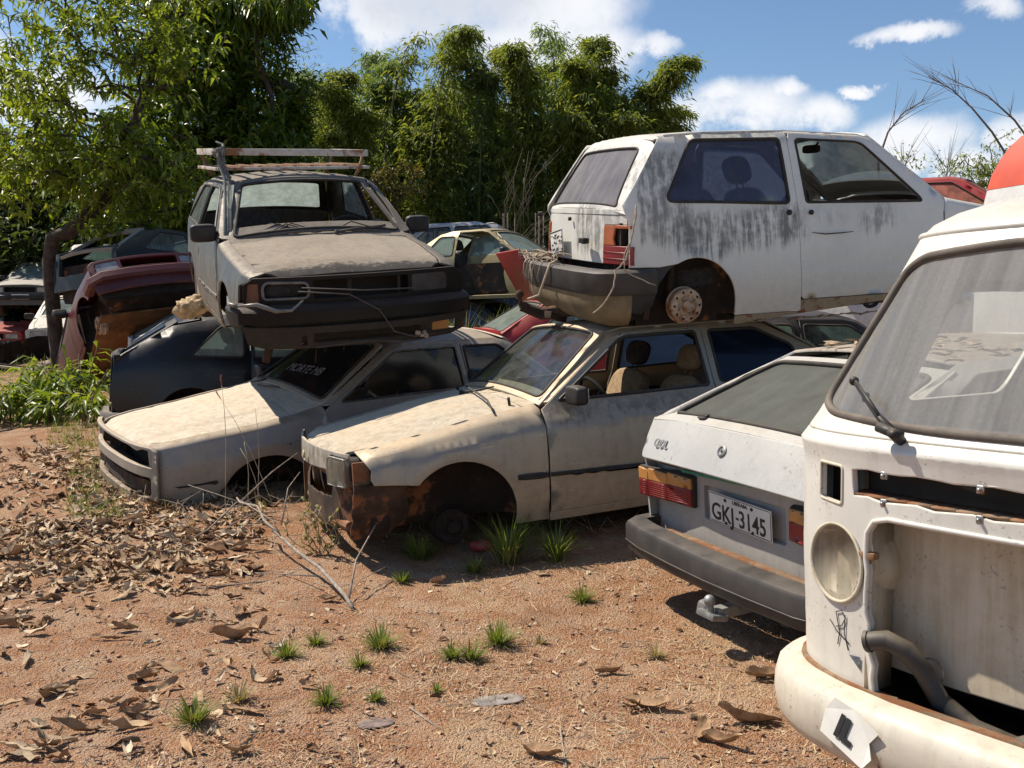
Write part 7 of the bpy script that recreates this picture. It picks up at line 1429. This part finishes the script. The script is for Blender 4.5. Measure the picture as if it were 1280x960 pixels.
# leafy plants at the foot of the tree
def leafy(u,v,Y,h,n,lb,seed,L=.30):
    q=random.Random(seed); g=np.random.default_rng(seed); p=gz(u,Y); p.z+=.08; R=empty('leafy_plant',p,(0,0,0),lb,'plant','leafy plants at the foot of the tree'); P=[];D=[]; bm=bmesh.new()
    for i in range(n):
        a=q.uniform(0,6.3); e=q.uniform(.7,1.4); d=Vector((math.cos(a)*math.cos(e),math.sin(a)*math.cos(e),math.sin(e))); t=d*h*q.uniform(.6,1.1); add_tube(bm,[(0,0,0),t*.5+Vector((0,0,.02)),t],[.008,.006,.003],5)
        for k in range(9): b_=t*q.uniform(.45,1.0); P.append(b_); D.append(Vector((math.cos(a)*.5+q.gauss(0,.8),math.sin(a)*.5+q.gauss(0,.8),q.gauss(.1,.4))))
    fin('stem',bm,barkg,R); n=len(P); V,Fc=leafgeo(P,D,L*g.uniform(.6,1.1,n),.045*g.uniform(.8,1.2,n),g,droop=.7); raw('leaves',V,Fc,lf_bright,R)
for i,(u,Y,h,n,lb) in enumerate([(95,11.3,.75,16,'tallest leafy plant, touching the dark hatchback'),(72,11.6,.65,15,'leafy plant directly under the tree trunk'),(50,11.4,.55,13,'leafy plant left of the trunk'),(22,11.0,.45,12,'low leafy plant near the left edge of the path'),(-5,10.8,.55,12,'leafy plant cut by the left edge'),(105,10.6,.40,10,'lowest leafy plant, in front of the dark hatchback rear'),(60,10.7,.4,10,'small leafy plant in front of the others')]): leafy(u,480,Y,h,n,lb,90+i)
def vine():
    q=random.Random(7); g=np.random.default_rng(7); bm=bmesh.new(); o=at(400,655,6.0); o.z=H(o.x,o.y); P=[];D=[]
    for i in range(12):
        pts=[Vector((q.uniform(-.05,.05),0,0))]
        for k in range(5): pts.append(pts[-1]+Vector((q.uniform(-.06,.06),q.uniform(-.04,.04),q.uniform(.03,.09)))); P.append(pts[-1].copy()); D.append(Vector((q.gauss(0,1),q.gauss(0,1),q.gauss(0,1))))
        add_tube(bm,pts,.003,4)
    R=fin('creeping_weed',bm,stm); R.location=o; tag(R,'dry creeping weed climbing the rusty nose of the beige coupe','weed'); P=P*3; D=[d+Vector(g.normal(size=3)) for d in D*3]; V,Fc=leafgeo(P,D,.035*g.uniform(.6,1.2,len(P)),.02*np.ones(len(P)),g); raw('leaves',V,Fc,islandmat('weed_leaves',[(.20,.22,.05),(.35,.30,.14),(.14,.18,.04)],.6,.3),R)
vine()
# ---------------------------------------------------------------- small loose things
def wpt(pose,p): return Vector(pose[0])+Euler(pose[1]).to_matrix()@Vector(p)
UNO=((3.8643,8.1069,1.4752),(.0904,-.062,.3024)); ESC=((-1.0549,7.1232,1.0367),(.071,.131,-1.1585)); GOLP=None
def extras():
    q=random.Random(77)
    # dry vines tangled over the white hatchback's bumper
    bm=bmesh.new()
    for i in range(26):
        y=q.uniform(.15,.72); x=-3.66-q.uniform(0,.08); z=.60+q.uniform(0,.03); P=[wpt(UNO,(x,y,z))]; d=q.choice((-1,1))
        for k in range(5): y+=d*q.uniform(.03,.10); x+=q.uniform(-.03,.03); z=max(.598,min(.67,z+q.uniform(-.02,.03))); P.append(wpt(UNO,(max(-3.745,min(-3.63,x)),max(-.1,min(.74,y)),z)))
        add_tube(bm,P,.0045*q.uniform(.5,1.2),5)
    for i in range(9):
        y=q.uniform(.2,.72); z=.60; P=[(-3.74,y,.605),(-3.765,y+q.uniform(-.03,.03),.57),(-3.77,y+q.uniform(-.05,.05),.50),(-3.765,y+q.uniform(-.08,.08),.44-q.uniform(0,.1))]; add_tube(bm,[wpt(UNO,p) for p in P],[.004,.0035,.003,.0015],5)
    tag(fin('dry_vine',bm,M['rope']),'tangle of dry vines lying on the bumper of the white streaked hatchback','vine')
    bm=bmesh.new(); add_tube(bm,[wpt(UNO,p) for p in [(-3.70,.02,.62),(-3.76,.0,.60),(-3.79,.03,.50),(-3.82,.08,.38),(-3.90,.17,.34)]],[.010,.010,.009,.009,.008],7)
    tag(fin('rope',bm,plain('pale_rope',(.42,.34,.24),.9,scale=50)),'short pale rope hanging from the white hatchback bumper to its rusty tow hitch','rope')
    for k,(P,lb) in enumerate([([(-3.46,-.765,.98),(-3.475,-.79,.93),(-3.49,-.785,.86),(-3.52,-.80,.76),(-3.56,-.82,.66),(-3.62,-.81,.60),(-3.64,-.83,.50),(-3.70,-.82,.40),(-3.73,-.70,.33)],'long thick wire trailing down the tail lamp of the white streaked hatchback'),
                       ([(-3.46,-.77,.99),(-3.50,-.79,.80),(-3.56,-.82,.70),(-3.58,-.84,.60),(-3.50,-.86,.55),(-3.38,-.87,.50)],'thin wire curling away to the wheel side of the white streaked hatchback')]):
        bm=bmesh.new(); pts=[wpt(UNO,p) for p in P]; sm=[]
        for i in range(len(pts)-1):
            for t in (0,.33,.66): sm.append(pts[i].lerp(pts[i+1],t)+Vector((q.uniform(-.006,.006),0,q.uniform(-.004,.004))))
        sm.append(pts[-1]); add_tube(bm,sm,.0055 if k==0 else .0035,6); tag(fin('loose_wire',bm,M['rope']),lb,'wire')
    # rag between the grey hatchback and the roof below
    bm=bmesh.new(); bmesh.ops.create_icosphere(bm,subdivisions=4,radius=1)
    for v in bm.verts: n_=v.co.copy(); v.co=Vector((n_.x*.16,n_.y*.12,n_.z*.10))+n_*(.05*noise.noise(n_*2.2)+.035*noise.noise(n_*5))+Vector((.05*n_.z,0,0))
    o=fin('crumpled_rag',bm,plain('tan_rag',(.45,.34,.20),.95,var=.4,scale=9)); o.location=at(241,384,9.2); tag(o,'crumpled tan rag stuck under the grey-brown hatchback sill','rag')
    # rusty strap under the front of the grey hatchback
    for i in range(6):
        bm=bmesh.new(); a=wpt(ESC,(q.uniform(-.5,-.05),q.uniform(-.6,.3),.27)); add_tube(bm,[a,a+Vector((q.uniform(-.04,.04),q.uniform(-.03,.03),-q.uniform(.08,.24)))],[.006,.003],5); tag(fin('hanging_scrap',bm,M['rust']),'thin rusty strip hanging below the front of the grey-brown hatchback','scrap','rusty strips under the grey-brown hatchback')
    bm=bmesh.new(); add_box(bm,wpt(ESC,(-.25,-.62,.20)),(.05,.05,.16),Euler((.2,.3,0)),bev=.008); tag(fin('rusty_post',bm,M['rust']),'short rusty post propping the front corner of the grey-brown hatchback','scrap')
    # scrap bits on the soil and twigs under the cars
    bm=bmesh.new()
    for i in range(240):
        x,y=q.uniform(-3.2,.8),q.uniform(6.3,8.6); z=H(x,y); L=q.uniform(.08,.45); a=q.uniform(0,6.3); add_tube(bm,[(x,y,z+.004),(x+L*.5*math.cos(a),y+L*.5*math.sin(a),z+q.uniform(.01,.12)),(x+L*math.cos(a+.3),y+L*math.sin(a+.3),z+q.uniform(.005,.2))],[.003,.002,.001],4)
    tag(fin('brushwood',bm,twig),kind='stuff')
    qq=random.Random(8); bm=bmesh.new()
    for i in range(420):
        u,v=qq.uniform(60,1040),qq.uniform(640,985); p=gpt(u,v,.004); L=qq.uniform(.04,.16); a=qq.uniform(0,6.3); add_tube(bm,[p,p+Vector((L*.5*math.cos(a),L*.5*math.sin(a),qq.uniform(.0,.012))),p+Vector((L*math.cos(a+.25),L*math.sin(a+.25),qq.uniform(0,.015)))],[.0018,.0014,.0008],4)
    tag(fin('fallen_twiglets',bm,twig),kind='stuff')
extras()
